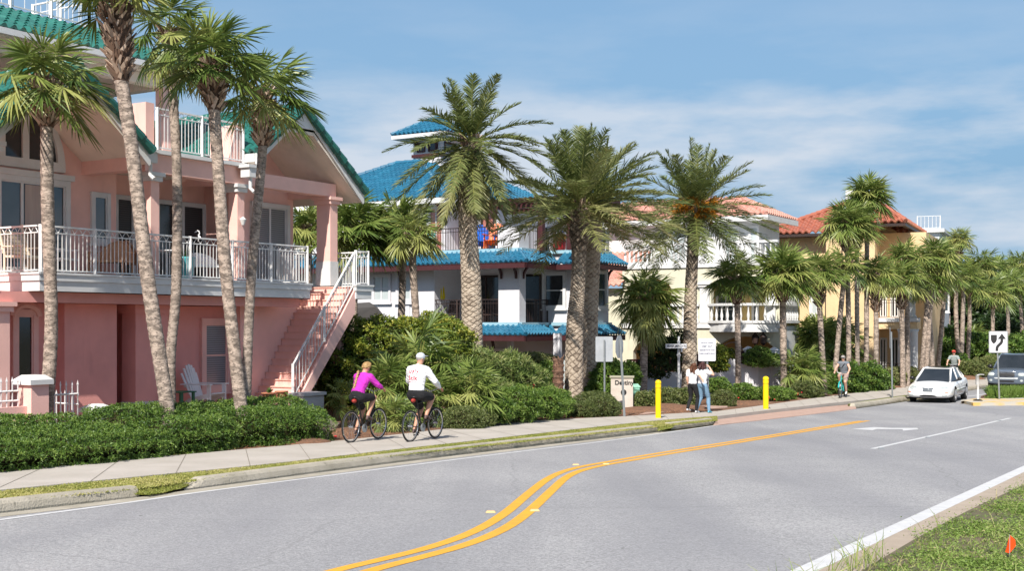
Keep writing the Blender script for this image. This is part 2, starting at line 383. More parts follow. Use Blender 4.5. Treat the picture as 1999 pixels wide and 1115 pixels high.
# near right: concrete apron and rough grass bank
AR = pl((1691, 1114), (1800, 1048), (1908, 991), (1999, 950), before=14, after=45, it=1)
ERc = pl((1590, 1114), (1999, 921), before=14, after=45, it=1)
m = M(); sheet(m, ERc, AR, .003, n=80, k=2); m.build('concrete_apron', apron, kind='structure')
m = M(); sheet(m, AR, offset(AR, 9), .02, n=120, k=12); m.build('roadside_bank', soil, kind='structure')
# median island
m = M()
isl = [P(x, y, .1) for x, y in [(1876, 784.5), (1890, 780), (1999, 776)]]
isf = [P(x, y, .0) for x, y in [(1876, 787), (1900, 793), (1999, 792)]]
far = isl[-1] + Vector((12, 8, 0)); farf = isf[-1] + Vector((12, 8, 0))
top = [(p.x, p.y, zr(p.y) + .12) for p in [isf[0], isf[1], isf[2], farf, far, isl[2], isl[1], isl[0]]]
bot = [(x, y, z - .16) for x, y, z in top]
m.prism(bot, top); m.build('median_kerb', mat('median_kerb', (.45, .42, .36), .85, (.62, .40, .12), scale=1.2, lo=.45, hi=.6), kind='structure')
# joints cut across the pavement and kerbs
jm = mat('joint_dirt', (.16, .14, .11), .95, (.24, .21, .17), scale=5)
m = M()
def joints(A, B, step, dz, w=.009):
    L = sum((b - a).length for a, b in zip(A, A[1:])); n = int(L / step); a_ = resample(A, n); b_ = resample(B, n)
    for i in range(1, n - 1):
        p, q = a_[i], b_[i]; d = (a_[i + 1] - a_[i - 1]).normalized() * w; m.add([(v.x, v.y, zr(v.y) + dz) for v in (p - d, p + d, q + d, q - d)], [(0, 1, 2, 3)])
joints(SF, SB, 1.5, .1235); joints(SF2, SB2, 1.8, .1235, .012)
m.build('pavement_joints', jm, kind='structure')
# ================================================================ BUILDING TOOLS
def stucco(name, c, k=.12, bump=.25): return mat(name, c, .85, tuple(x * (1 - k) for x in c), scale=1.1, bump=bump, bscale=45, extra=second_noise(tuple(x * .62 for x in c), 2.5, .62, .8, .35, (1, 1, .25)))
pinkm = stucco('pink_stucco', (.88, .54, .47)); pinkshade = stucco('shaded_pink_stucco', (.82, .38, .335))  # second pink puts the warm shade under the deck into the colour
whitem = mat('white_paint', (.68, .68, .675), .6, (.60, .60, .59), scale=2, bump=.1); creamsof = stucco('cream_soffit', (.82, .72, .62))
railwhite = mat('white_rail_paint', (.74, .74, .74), .45, (.64, .63, .60), scale=6)
glass = mat('window_glass', (.035, .055, .07), .06, (.06, .085, .10), scale=.8, spec=.9); glassd = mat('dark_glass', (.012, .016, .018), .08, (.03, .035, .04), scale=.6, spec=.7)
def stripes(c2, freq):
    def f(n, l, mp, src, c4):
        tc = n.new('ShaderNodeTexCoord'); w = n.new('ShaderNodeTexWave'); w.wave_type = 'BANDS'; w.bands_direction = 'Z'; w.inputs['Scale'].default_value = freq
        l.new(tc.outputs['Object'], w.inputs['Vector']); x = n.new('ShaderNodeMix'); x.data_type = 'RGBA'; l.new(w.outputs['Fac'], x.inputs['Factor'])
        l.new(src, x.inputs['A']); x.inputs['B'].default_value = c4(c2); return x.outputs['Result']
    return f
blindg = mat('window_blind', (.10, .11, .12), .3, (.13, .14, .15), scale=2, spec=.7, extra=stripes((.30, .31, .33), 5.2))
blindd = mat('dark_louvre', (.02, .02, .022), .5, (.03, .03, .03), scale=2, extra=stripes((.07, .07, .07), 5.2))
blindw = mat('pale_blind', (.36, .42, .42), .3, (.42, .46, .46), scale=2, spec=.7, extra=stripes((.5, .54, .54), 6))
curtain = mat('curtain_behind_glass', (.50, .36, .27), .25, (.40, .28, .22), scale=1.5, spec=.7, stretch=(4, 4, .3))
doorg = mat('grey_door_paint', (.17, .15, .17), .5, (.14, .12, .14), scale=2)
def tilemat(name, c, c2): return mat(name, c, .42, c2, scale=1.6, spec=.5, bump=.1, extra=second_noise(tuple(min(1, x * 1.7 + .06) for x in c), 7, .6, .75, .45))
teal = tilemat('teal_roof_tile', (.018, .145, .115), (.012, .095, .08)); bluet = tilemat('blue_roof_tile', (.02, .15, .25), (.014, .10, .18))
redt = tilemat('red_roof_tile', (.42, .15, .09), (.31, .10, .065)); pinkt = tilemat('pale_pink_roof_tile', (.60, .32, .25), (.50, .24, .19))
class Face:
    def __init__(s, F, ax, v): s.F, s.ax, s.v = F, ax, v
    def on(s, px, py): return s.F.on_t(px, py, s.v) if s.ax == 't' else s.F.on_s(px, py, s.v)
    def box(s, m, u0, u1, o0, o1, z0, z1, mi=0):
        if s.ax == 't': m.box(s.F, u0, u1, s.v + o0, s.v + o1, z0, z1, mi)
        else: m.box(s.F, s.v - o0, s.v - o1, u0, u1, z0, z1, mi)
    def p(s, u, o, z): return s.F.p(u, s.v + o, z) if s.ax == 't' else s.F.p(s.v - o, u, z)
def winbox(F, x0, y0, x1, y1):
    u0, z0 = F.on(x0, y1); u1, z1 = F.on(x1, y0)
    return min(u0, u1), max(u0, u1), min(z0, z1), max(z0, z1)
def window(par, F, box, tw=.1, cols=2, rows=1, gl=None, fr=None, name='window', sill=True, muntin=.035, head=0.0, tp=.07, label=None):
    u0, u1, z0, z1 = box; fr = fr or whitem; gl = gl or glass; m = M()
    F.box(m, u0, u0 + tw, .0, tp, z0, z1); F.box(m, u1 - tw, u1, .0, tp, z0, z1)
    F.box(m, u0 + tw, u1 - tw, .0, tp - .003, z1 - tw, z1); F.box(m, u0 + tw, u1 - tw, .0, tp - .003, z0, z0 + tw)
    if sill: F.box(m, u0 - .05, u1 + .05, .0, tp + .05, z0 - .06, z0 - .002)
    if head: F.box(m, u0 - .08, u1 + .08, .0, tp + .06, z1 + .002, z1 + head)
    w = m.build(name, fr, par, label=label)
    a0, a1, b0, b1 = u0 + tw, u1 - tw, z0 + tw, z1 - tw
    q = M(); F.box(q, a0, a1, .004, .016, b0, b1); q.build('pane', gl, w)
    q = M(); e = .035
    F.box(q, a0, a0 + e, .018, .05, b0, b1); F.box(q, a1 - e, a1, .018, .05, b0, b1); F.box(q, a0 + e, a1 - e, .018, .048, b0, b0 + e); F.box(q, a0 + e, a1 - e, .018, .048, b1 - e, b1)
    for i in range(1, cols): c = a0 + (a1 - a0) * i / cols; F.box(q, c - muntin, c + muntin, .018, .046, b0 + e, b1 - e)
    for i in range(1, rows): c = b0 + (b1 - b0) * i / rows; F.box(q, a0 + e, a1 - e, .018, .044, c - muntin * .7, c + muntin * .7)
    q.build('sash', fr, w); return w
def tileroof(m, e0, e1, r0, r1, colw=.27, roww=.36, amp=.055, step=.035, mi=0, seed=0):
    """wavy tiles on the plane between an eave e0-e1 and a ridge r0-r1 (which may be shorter)"""
    e0, e1, r0, r1 = map(Vector, (e0, e1, r0, r1)); ax = (e1 - e0); Lx = ax.length; ax.normalize()
    up = (r0 - e0) - ax * (r0 - e0).dot(ax)
    if up.length < 1e-3: up = (r1 - e0) - ax * (r1 - e0).dot(ax)
    H = up.length; up.normalize(); nn = ax.cross(up)
    if nn.z < 0: nn = -nn
    xa = (r0 - e0).dot(ax); xb = Lx - (r1 - e0).dot(ax); nc = max(1, int(round(Lx / colw))); sub = 6; nr = max(1, int(math.ceil(H / roww)))
    V = []; rg = random.Random(seed); jit = [[rg.uniform(-.006, .006) for _ in range(nr + 1)] for _ in range(nc + 1)]
    rows = []
    for k in range(nr): rows += [(k * roww, 1), (min(H, (k + 1) * roww) - .002, 0)]
    for i in range(nc * sub + 1):
        x = Lx * i / (nc * sub); h = H
        if xa > 1e-4 and x < xa: h = H * x / xa
        if xb > 1e-4 and Lx - x < xb: h = min(h, H * (Lx - x) / xb)
        for y, s_ in rows:
            yy = min(y, h); w = math.cos(2 * math.pi * i / sub) * amp + s_ * step + jit[i // sub][min(nr, int(yy / roww))]
            V.append(e0 + ax * x + up * yy + nn * (w + amp))
    n = len(rows); F = [(i * n + j, (i + 1) * n + j, (i + 1) * n + j + 1, i * n + j + 1) for i in range(nc * sub) for j in range(n - 1)]
    m.add([tuple(v) for v in V], F, mi)
    # eave lip
    V2 = []
    for i in range(nc * sub + 1): a = V[i * n]; V2 += [a, a - nn * .09]
    m.add([tuple(v) for v in V2], [(2 * i, 2 * i + 1, 2 * i + 3, 2 * i + 2) for i in range(nc * sub)], mi)
def ridgecaps(m, a, b, r=.11, mi=0):
    a, b = Vector(a), Vector(b); n = max(2, int((b - a).length / .4)); pts = []; rad = []
    for i in range(n):
        pts += [a.lerp(b, i / n), a.lerp(b, (i + .93) / n)]; rad += [r * 1.12, r * .88]
    m.tube(pts, rad, 8, mi)
def railing(par, A, B, h=1.0, sp=.115, post=1.5, arcs=True, m_=None, r=.011, gap=.07, name='railing', mid=None, ends=(1, 1), posts=True):
    A, B = Vector(A), Vector(B); d = B - A; L = Vector((d.x, d.y, 0)).length; m = M(); up = Vector((0, 0, 1))
    def bar(p, q, w, hh):
        e = (q - p); s_ = Vector((e.y, -e.x, 0)).normalized() * w; u = up * hh
        m.hexa([p - s_ - u, p + s_ - u, q + s_ - u, q - s_ - u, p - s_ + u, p + s_ + u, q + s_ + u, q - s_ + u])
    bar(A + up * h, B + up * h, .03, .018); bar(A + up * gap, B + up * gap, .018, .015)
    top = h
    if arcs: bar(A + up * (h - .15), B + up * (h - .15), .014, .012); top = h - .15
    if mid: bar(A + up * (h - mid), B + up * (h - mid), .014, .012)
    n = max(1, int(round(L / sp)))
    for i in range(1, n):
        p = A.lerp(B, i / n); m.tube([p + up * gap, p + up * top], r, 4, cap=False)
    if arcs:
        na = max(1, int(round(L / .23)))
        for i in range(na):
            pts = []
            for k in range(7):
                f = (i + k / 6) / na; p = A.lerp(B, f); pts.append(p + up * (h - .15 + .13 * math.sin(math.pi * k / 6)))
            m.tube(pts, .009, 4, cap=False)
    o = m.build(name, m_ or railwhite, par)
    if posts:
        npst = max(1, int(round(L / post)))
        for i in range(npst + 1):
            if i == 0 and not ends[0] or i == npst and not ends[1]: continue
            p = A.lerp(B, i / npst); m = M(); m.box(WORLD, p.y - .035, p.y + .035, p.x - .035, p.x + .035, p.z, p.z + h + .03); m.build('railing_post', m_ or railwhite, o)
    return o
def column(par, F, a0, a1, t0, t1, z0, z1, m_, cap=True, base=0, capm=None, name='column', capz=.22):
    m = M(); m.box(F, a0, a1, t0, t1, z0, z1); c = m.build(name, m_, par)
    if cap:
        q = M(); q.box(F, a0 - .06, a1 + .06, t0 - .06, t1 + .06, z1 - capz, z1 - .1); q.box(F, a0 - .11, a1 + .11, t0 - .11, t1 + .11, z1 - .098, z1 - .002); q.build('capital', capm or m_, c)
    if base:
        q = M(); q.box(F, a0 - .02, a1 + .02, t0 - .02, t1 + .02, z0, z0 + base); q.build('column_base', whitem, c)
    return c
# ================================================================ PINK HOUSE
FP = Frame(-10.48, 27.3, .522, .853)
HP = empty('pink_house', FP.p(4, -3, 1.0), 'three storey pink stucco house with teal tile gables, white railings and outside staircase', 'house')
Z1, Z2 = 4.5, 7.67
m = M()                                                      # walls of the lower floor
m.box(FP, -6, 1.45, -1.5, -1.35, .4, 3.85); m.box(FP, 1.45, 3.0, -4.4, -1.0, .4, 3.85)
m.box(FP, 3.0, 3.9, -4.55, -4.4, .4, 3.85); m.box(FP, 4.55, 7.46, -1.8, -1.6, .4, 3.85)
m.box(FP, 3.9, 4.0, -4.4, -1.46, .4, 3.85)
m.build('wall', pinkshade, HP, label='lower storey wall coloured deeper pink for the deck shade')
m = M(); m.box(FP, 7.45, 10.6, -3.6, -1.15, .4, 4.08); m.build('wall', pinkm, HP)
m = M(); m.box(FP, -6, 9.0, -.55, -.35, 3.85, 4.09); m.box(FP, -6, 7.4, -3.4, -.56, 3.87, 4.08); m.build('beam', pinkshade, HP)
column(HP, FP, 3.55, 4.62, -1.45, -.95, .4, 3.85, pinkshade, base=1.0)
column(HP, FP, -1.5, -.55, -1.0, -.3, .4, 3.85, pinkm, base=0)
column(HP, FP, 10.45, 10.62, -.3, -.05, .4, 4.1, pinkm, cap=False); 
m = M(); m.box(FP, 10.62, 10.95, -1.1, -.5, .4, 4.1); m.build('pier', pinkm, HP)
f = Face(FP, 't', -1.35); w = window(HP, f, winbox(f, 22, 605, 72, 760), .14, 1, 1, glassd, pinkm)
m = M(); c_ = winbox(f, 22, 605, 72, 760); cc = (c_[0] + c_[1]) / 2; rr = (c_[1] - c_[0]) / 2; pts = []
for k in range(13):
    a = math.pi * k / 12; pts.append(f.p(cc - rr * 1.05 * math.cos(a), .05, c_[3] - .15 + rr * .75 * math.sin(a)))
m.tube(pts, .09, 6); m.build('arch_trim', pinkm, w)
f = Face(FP, 't', -4.4); window(HP, f, (3.05, 3.85, .9, 3.0), .08, 1, 1, doorg, pinkm, name='door', sill=False)
m = M()
for a in (3.22, 3.5):
    for z0, z1 in ((1.1, 1.65), (1.75, 2.3), (2.4, 2.75)): f.box(m, a, a + .2, .016, .03, z0, z1)
m.build('door_panel', doorg, bpy.data.objects['door'])
f = Face(FP, 't', -1.6); window(HP, f, winbox(f, 390, 622, 449, 768), .17, 1, 2, blindg, pinkm, tp=.09)
# first floor deck
m = M(); m.box(FP, 0.02, 8.98, -3.7, -.02, 4.12, 4.46); m.box(FP, 9.0, 10.33, -3.7, -1.16, 4.12, 4.46); m.box(FP, 10.36, 11.0, -3.7, .58, 4.12, 4.46)
dk = m.build('deck', mat('deck_paint', (.42, .40, .37), .8, (.36, .34, .32)), HP)
def fascia(F, segs, z0, z1, par, m_=None):
    m = M()
    for a0, a1, t0, t1 in segs:
        m.box(F, a0, a1, t0, t1, z0, z1 - .17); e = .035
        m.box(F, a0 - e, a1 + e, t0 - e, t1 + e, z1 - .168, z1 - .03); e = .06
        m.box(F, a0 - e, a1 + e, t0 - e, t1 + e, z1 - .028, z1 + .02)
    return m.build('fascia', m_ or whitem, par)
fascia(FP, [(0, 9.0, 0, .05), (-.05, 0, -3.7, .05), (8.99, 9.04, -1.14, -.07), (10.33, 11.05, .6, .65), (11.0, 11.05, -3.7, .53)], 4.10, 4.5, dk)
railing(HP, FP.p(.04, -.03, 4.5), FP.p(8.97, -.03, 4.5), 1.06); railing(HP, FP.p(.02, -3.6, 4.5), FP.p(.02, -.1, 4.5), 1.06, ends=(1, 0))
railing(HP, FP.p(8.97, -.12, 4.5), FP.p(8.97, -1.12, 4.5), 1.02, ends=(0, 1)); railing(HP, FP.p(9.05, -1.2, 4.5), FP.p(10.33, -1.2, 4.5), 1.0)
railing(HP, FP.p(10.42, .56, 4.5), FP.p(11.0, .56, 4.5), 1.0, post=.6); railing(HP, FP.p(10.98, .45, 4.5), FP.p(10.98, -3.4, 4.5), 1.0, ends=(0, 1))
# staircase
NS = 18; m = M(); sb, stp = 7.92, 10.33; zb = 1.05; ds = (stp - sb) / NS; dz = (4.46 - zb) / NS
for i in range(NS):
    m.box(FP, sb + i * ds, sb + (i + 1.4) * ds + .02, -1.14, .5, max(.9, zb + (i - 1.2) * dz), zb + (i + 1) * dz - .03)
st = m.build('staircase', pinkm, HP)
m = M()
for i in range(NS): m.box(FP, sb + i * ds - .03, sb + (i + 1) * ds, -1.14, .52, zb + (i + 1) * dz - .028, zb + (i + 1) * dz)
m.build('tread', mat('pale_pink_tread', (.86, .52, .42), .8, (.75, .44, .36)), st)
m = M(); e = .3
lo = [FP.p(sb - .1, .52, zb - .2), FP.p(stp, .52, 4.12 - .42), FP.p(stp + .02, .52, 4.40), FP.p(sb - .1, .52, zb + .14)]
m.prism(lo, [q + Vector((FP.n.x, FP.n.y, 0)) * .09 for q in lo]); m.build('stringer', pinkm, st)
railing(st, FP.p(sb - .22, .56, zb + .22), FP.p(10.33, .56, 4.46), .98, arcs=False, sp=.13, post=1.6, mid=.12, ends=(1, 1), name='handrail')
m = M(); m.box(FP, 7.45, 8.3, .7, 1.15, .6, 1.42); m.box(FP, 7.4, 8.35, .65, 1.2, 1.422, 1.5); m.build('stair_pier', whitem, HP)
# first floor walls
def gwall(m, F, t0, t1, s0, s1, z0, ap, zap, k, off):     # wall under a gable: follows the slope
    pts = [(s0, z0), (s1, z0), (s1, min(zap - k * abs(s1 - ap) - off, 99))]
    if s0 < ap < s1: pts.append((ap, zap - off))
    pts.append((s0, zap - k * abs(s0 - ap) - off))
    m.prism([F.p(a, t0, z) for a, z in pts], [F.p(a, t1, z) for a, z in pts])
GK = .77; LA, LZ, RA, RZ = .87, 9.22, 8.6, 9.42
m = M(); gwall(m, FP, -2.2, -2.0, -2.4, 3.02, 4.5, LA, LZ, GK, .3); m.box(FP, 3.02, 3.84, -2.2, -2.0, 4.5, 7.6); m.box(FP, 3.64, 3.84, -3.5, -2.2, 4.5, 7.6)
gwall(m, FP, -2.2, -2.0, 8.4, 10.6, 4.5, RA, RZ, GK, .3); m.box(FP, 8.4, 8.58, -3.5, -2.2, 4.5, 7.5); m.box(FP, 3.84, 8.4, -3.7, -3.5, 4.5, 7.6); m.box(FP, 10.4, 10.58, -6, -2.2, 4.5, 7.3)
gwall(m, FP, -2.2, -2.02, 6.0, 8.4, 7.35, RA, RZ, GK, .3)
m.build('wall', pinkm, HP)
m = M()
m.box(FP, 3.3, 6.75, -.66, -.33, 7.14, 7.60); m.box(FP, 6.75, 10.62, -.66, -.345, 7.14, 7.52); m.box(FP, 2.75, 3.1, -2.0, -.34, 7.1, 7.42); m.box(FP, 3.1, 3.29, -2.0, -.4, 7.16, 7.6)
m.box(FP, 10.35, 10.62, -2.0, -.68, 7.14, 7.5)
m.build('beam', pinkm, HP)
m = M(); m.box(FP, 3.3, 6.75, -3.5, -.67, 7.45, 7.6); m.build('ceiling', creamsof, HP)
m = M(); m.box(FP, 3.1, 6.72, -3.6, -.2, 7.602, 7.7); m.build('roof_terrace', whitem, HP)
column(HP, FP, 3.49, 3.76, -.66, -.335, Z1, 7.14, pinkm, capm=whitem); column(HP, FP, 6.5, 6.76, -.66, -.335, Z1, 7.14, pinkm, capm=whitem)
column(HP, FP, 10.35, 10.68, -.86, -.34, Z1, 7.14, pinkm, capm=pinkm, base=.72)
column(HP, FP, -1.12, -.8, -.66, -.33, Z1 - .4, 7.35, pinkm, capm=whitem)
# upper balcony
for b_ in ((3.35, 3.62, -2.6, -.36, 7.7, 8.86), (6.45, 6.7, -1.3, -.36, 7.7, 8.72), (3.63, 6.45, -4.6, -4.4, 7.7, 8.85)): m = M(); m.box(FP, *b_); m.build('parapet', pinkm, HP)
railing(HP, FP.p(3.66, -.3, 7.7), FP.p(6.68, -.3, 7.7), 1.04)
# gable roofs
def gable(F, ap, zap, s0, s1, t0, t1, tm, flat=.5, cut0=None):
    """tile slopes, fascia boards and underside of a roof whose ridge runs away from the street"""
    k = GK; m = M(); za, zb_ = zap - k * (ap - s0), zap - k * (s1 - ap)
    tileroof(m, F.p(s0, t1, za), F.p(s0, t0, za), F.p(ap, t1, zap), F.p(ap, t0, zap)); tileroof(m, F.p(s1, t0, zb_), F.p(s1, t1, zb_), F.p(ap, t0, zap), F.p(ap, t1, zap))
    ridgecaps(m, F.p(ap, t0, zap + .08), F.p(ap, t1, zap + .08))
    for a, b in ((s0, ap), (s1, ap)):      # verge tiles
        ridgecaps(m, F.p(a, t0 - .04, zap - k * abs(a - ap) + .03), F.p(b, t0 - .04, zap + .03), .115)
    ro = m.build('roof', tm, HP)
    m = M(); h = .42
    for a, sg in ((s0, 1), (s1, -1)):
        z = zap - k * abs(a - ap)
        pts = [(a, z - .02), (ap, zap - .02), (ap, zap - h - .12), (ap - sg * flat, zap - h - .12), (a + sg * .05, z - .34), (a, z - .3)]
        m.prism([F.p(x, t0 - .15, y) for x, y in pts], [F.p(x, t0 - .1, y) for x, y in pts])
        m.box(F, a - .02, a + .06 * sg, t1, t0 - .16, z - .24, z - .02)
    m.build('fascia', whitem, ro)
    m = M(); o = .30
    for a, sg in ((s0, 1), (s1, -1)):
        z = zap - k * abs(a - ap); c = [(a + sg * .08, z - o), (ap - sg * flat, zap - k * flat - o), (ap - sg * flat, zap - k * flat - o + .1), (a + sg * .08, z - o + .1)]
        m.prism([F.p(x, t0 - .16, y) for x, y in c], [F.p(x, t1, y) for x, y in c])
    zc = zap - k * flat - o; m.box(F, ap - flat + .002, ap + flat - .002, t1, t0 - .17, zc, zc + .09)
    m.build('soffit', creamsof, ro)
gable(FP, LA, LZ, -1.35, 3.05, .25, -5.5, teal); gable(FP, RA, RZ, 6.72, 11.34, .25, -6.5, teal)
m = M()                                        # the left flank of the right gable runs on behind the terrace
tileroof(m, FP.p(5.2, -6.5, RZ - GK * 3.4), FP.p(5.2, -3.7, RZ - GK * 3.4), FP.p(6.72, -6.5, RZ - GK * 1.88), FP.p(6.72, -3.7, RZ - GK * 1.88))
m.build('roof', teal, HP)
for a in (3.15, 6.62):                         # rainwater heads
    m = M(); m.box(FP, a - .14, a + .14, -.2, .12, 7.3, 7.55); m.box(FP, a - .2, a + .2, -.25, .16, 7.552, 7.63); m.tube([FP.p(a, .02, 7.3), FP.p(a, .02, 7.0), FP.p(a, .16, 6.9)], .05, 8)
    m.build('downspout', whitem, HP)
# pavilion on the roof
m = M(); ze = 10.45; K = .5; S0, S1, T0, T1 = -7.0, 7.15, -2.5, -9.0; k = 2.05
c = [FP.p(S0, T0, ze), FP.p(S1, T0, ze), FP.p(S1, T1, ze), FP.p(S0, T1, ze)]; zt = ze + K * k
d_ = [FP.p(S0 + k, T0 - k, zt), FP.p(S1 - k, T0 - k, zt), FP.p(S1 - k, T1 + k, zt), FP.p(S0 + k, T1 + k, zt)]
for i in range(4): tileroof(m, c[i], c[(i + 1) % 4], d_[i], d_[(i + 1) % 4])
for i in range(4): ridgecaps(m, c[i] + Vector((0, 0, .08)), d_[i] + Vector((0, 0, .08)))
ro = m.build('roof', teal, HP)
m = M(); m.box(FP, S0 + k, S1 - k, T1 + k, T0 - k, zt - .1, zt + .1); m.build('roof_deck', whitem, ro)
m = M(); m.box(FP, S0 - .05, S1 + .05, T0, T0 + .12, ze - .16, ze - .01); m.box(FP, S1, S1 + .12, T1, T0 - .01, ze - .16, ze - .01); m.build('gutter', whitem, ro)
m = M(); m.box(FP, S0, S1 - .02, T1, T0 - .01, ze - .19, ze - .12); m.box(FP, S0, 6.6, T0 - .75, T0 - .45, ze - .5, ze - .2); m.box(FP, 6.25, 6.55, T1, T0 - .76, ze - .5, ze - .2); m.build('soffit', creamsof, ro)
for a, t in ((6.27, T0 - .72), (-.5, T0 - .72), (6.27, -7.6)): column(HP, FP, a, a + .3, t, t + .3, 7.7, ze - .5, pinkm, cap=False)
railing(HP, FP.p(S0 + k, T0 - k, zt + .1), FP.p(S1 - k, T0 - k, zt + .1), .95, arcs=False, sp=.35, mid=.25, post=1.2); railing(HP, FP.p(S1 - k, T0 - k, zt + .1), FP.p(S1 - k, T1 + k, zt + .1), .95, arcs=False, sp=.35, mid=.25, post=1.2)
m = M(); m.box(FP, -7, 5.2, -9, -3.7, 4.5, 7.65); m.box(FP, 5.2, 10.3, -9, -3.72, 4.5, 7.3); m.box(FP, -7, 10.3, -9, -4.6, .4, 4.4); m.box(FP, -7, -2.4, -2.2, -2.0, .4, 9.0); m.build('wall', pinkm, HP)
# openings of the first floor
f = Face(FP, 't', -2.0)
b = winbox(f, -12, 355, 133, 452); window(HP, f, (b[0], b[1], Z1 + .05, b[3]), .13, 3, 1, glass, whitem, head=.14, tp=.1)
m = M(); w_ = (b[1] - b[0]) / 3; f.box(m, b[0] + .2 + w_ * .9, b[0] + w_ * 1.95, .02, .03, Z1 + .2, b[3] - .18); m.build('curtain', curtain, HP)
# arched window above
m = M(); q = M(); zb2 = b[3] + .25; cx_ = LA + .02; rw = 1.32
out = [(cx_ + rw * math.cos(math.pi * k / 24), zb2 + min(1.45, 1.62 * math.sin(math.pi * k / 24))) for k in range(25)]
inn = [(cx_ + (rw - .22) * math.cos(math.pi * k / 24), zb2 + .18 + min(1.15, 1.30 * math.sin(math.pi * k / 24))) for k in range(25)]
for k in range(24):
    lo = [out[k], out[k + 1], inn[k + 1], inn[k]]; m.prism([f.p(x, 0, y) for x, y in lo], [f.p(x, .09, y) for x, y in lo])
f.box(m, cx_ - rw, cx_ + rw, .0, .085, zb2 - .05, zb2 + .179)
for x in (-.45, .2): f.box(m, cx_ + x - .09, cx_ + x + .09, .02, .075, zb2 + .18, zb2 + 1.30)
w = m.build('arched_window', whitem, HP); q.prism([f.p(x, .003, y) for x, y in inn], [f.p(x, .015, y) for x, y in inn]); q.build('pane', glassd, w)
b = winbox(f, 176, 378, 213, 450); window(HP, f, (b[0], b[1], Z1 + .9, b[3]), .1, 1, 1, glass, whitem)
window(HP, f, (8.72, 10.36, Z1 + .04, Z1 + 2.45), .13, 2, 1, blindg, whitem, name='sliding_door', sill=False, tp=.1)
f = Face(FP, 't', -3.5)
for x0, x1, gl in ((222, 262, blindd), (303, 347, glassd), (352, 400, blindd)):
    b = winbox(f, x0, 362, x1, 452); window(HP, f, (b[0], b[1], Z1 + .04, Z1 + 2.4), .09, 1, 1, gl, whitem, name='terrace_door', sill=False)
for px, py, t in ((240, 283, -1.0), (607, 345, -1.2)):   # flood lights
    a_, z_ = FP.on_t(px, py, t); m = M(); m.ball(FP.p(a_, t, z_), .09); m.ball(FP.p(a_ + .22, t, z_), .09); m.tube([FP.p(a_ + .1, t, z_ + .3), FP.p(a_ + .1, t, z_)], .02, 6); m.build('flood_light', mat('lamp_housing', (.5, .42, .36), .4), HP)
a_, z_ = FP.on_t(470, 432, -.3); m = M(); m.lathe([(.04, -.1), (.09, .05), (.02, .12)], FP.p(6.62, -.25, z_)); m.build('wall_lamp', railwhite, HP)
# garden wall, pickets and things in front of the pink house
def pickets(m, A, B, h, sp=.13):
    A, B = Vector(A), Vector(B); L = (B - A).length; n = int(L / sp)
    for i in range(n + 1):
        p = A.lerp(B, i / n); m.tube([p, p + Vector((0, 0, h)), p + Vector((0, 0, h + .02)), p + Vector((0, 0, h + .12))], [.014, .014, .024, .001], 4)
    for z in (.12, h - .18):
        d = (B - A).normalized() * .02; m.tube([A + Vector((0, 0, z)) - d, B + Vector((0, 0, z)) + d], .022, 4)
t = empty('garden_wall', FP.p(-2.5, 1.3, .8), 'low pink stucco garden wall with white capped pier at left edge', 'wall')
m = M(); m.box(FP, -6.5, -1.35, 1.15, 1.35, .6, 1.66); m.build('wall', pinkm, t)
m = M(); m.box(FP, -1.35, -.92, 1.05, 1.48, .6, 2.1); pr = m.build('pier', pinkm, t)
m = M(); m.box(FP, -1.42, -.85, .98, 1.55, 2.102, 2.2); a = [FP.p(x, y, 2.202) for x, y in ((-1.42, .98), (-1.42, 1.55), (-.85, 1.55), (-.85, .98))]; b = [FP.p(x, y, 2.3) for x, y in ((-1.3, 1.1), (-1.3, 1.43), (-.97, 1.43), (-.97, 1.1))]; m.prism(a, b); m.build('pier_cap', whitem, pr)
m = M(); pickets(m, FP.p(-6.4, 1.25, 1.66), FP.p(-1.5, 1.25, 1.66), .5); m.build('picket_panel', railwhite, t)
m = M(); pickets(m, FP.p(-.75, 1.25, .85), FP.p(.0, 1.25, .85), 1.18); pickets(m, FP.p(.0, 1.25, .85), FP.p(.0, .55, .85), .95)
tag(m.build('picket_fence', railwhite), 'short white picket fence panel beside the first palm trunk', 'fence')
m = M(); c = FP.p(.75, 1.35, 0); m.box(FP, .35, .75, 1.0, 1.4, .6, 1.42); m.box(FP, .28, .82, .93, 1.47, 1.422, 1.5)
a = [FP.p(x, y, 1.502) for x, y in ((.28, .93), (.28, 1.47), (.82, 1.47), (.82, .93))]; b = [FP.p(x, y, 1.6) for x, y in ((.45, 1.1), (.45, 1.3), (.65, 1.3), (.65, 1.1))]; m.prism(a, b)
tag(m.build('garden_pier', whitem), 'small white capped pier just behind the clipped hedge', 'pier')
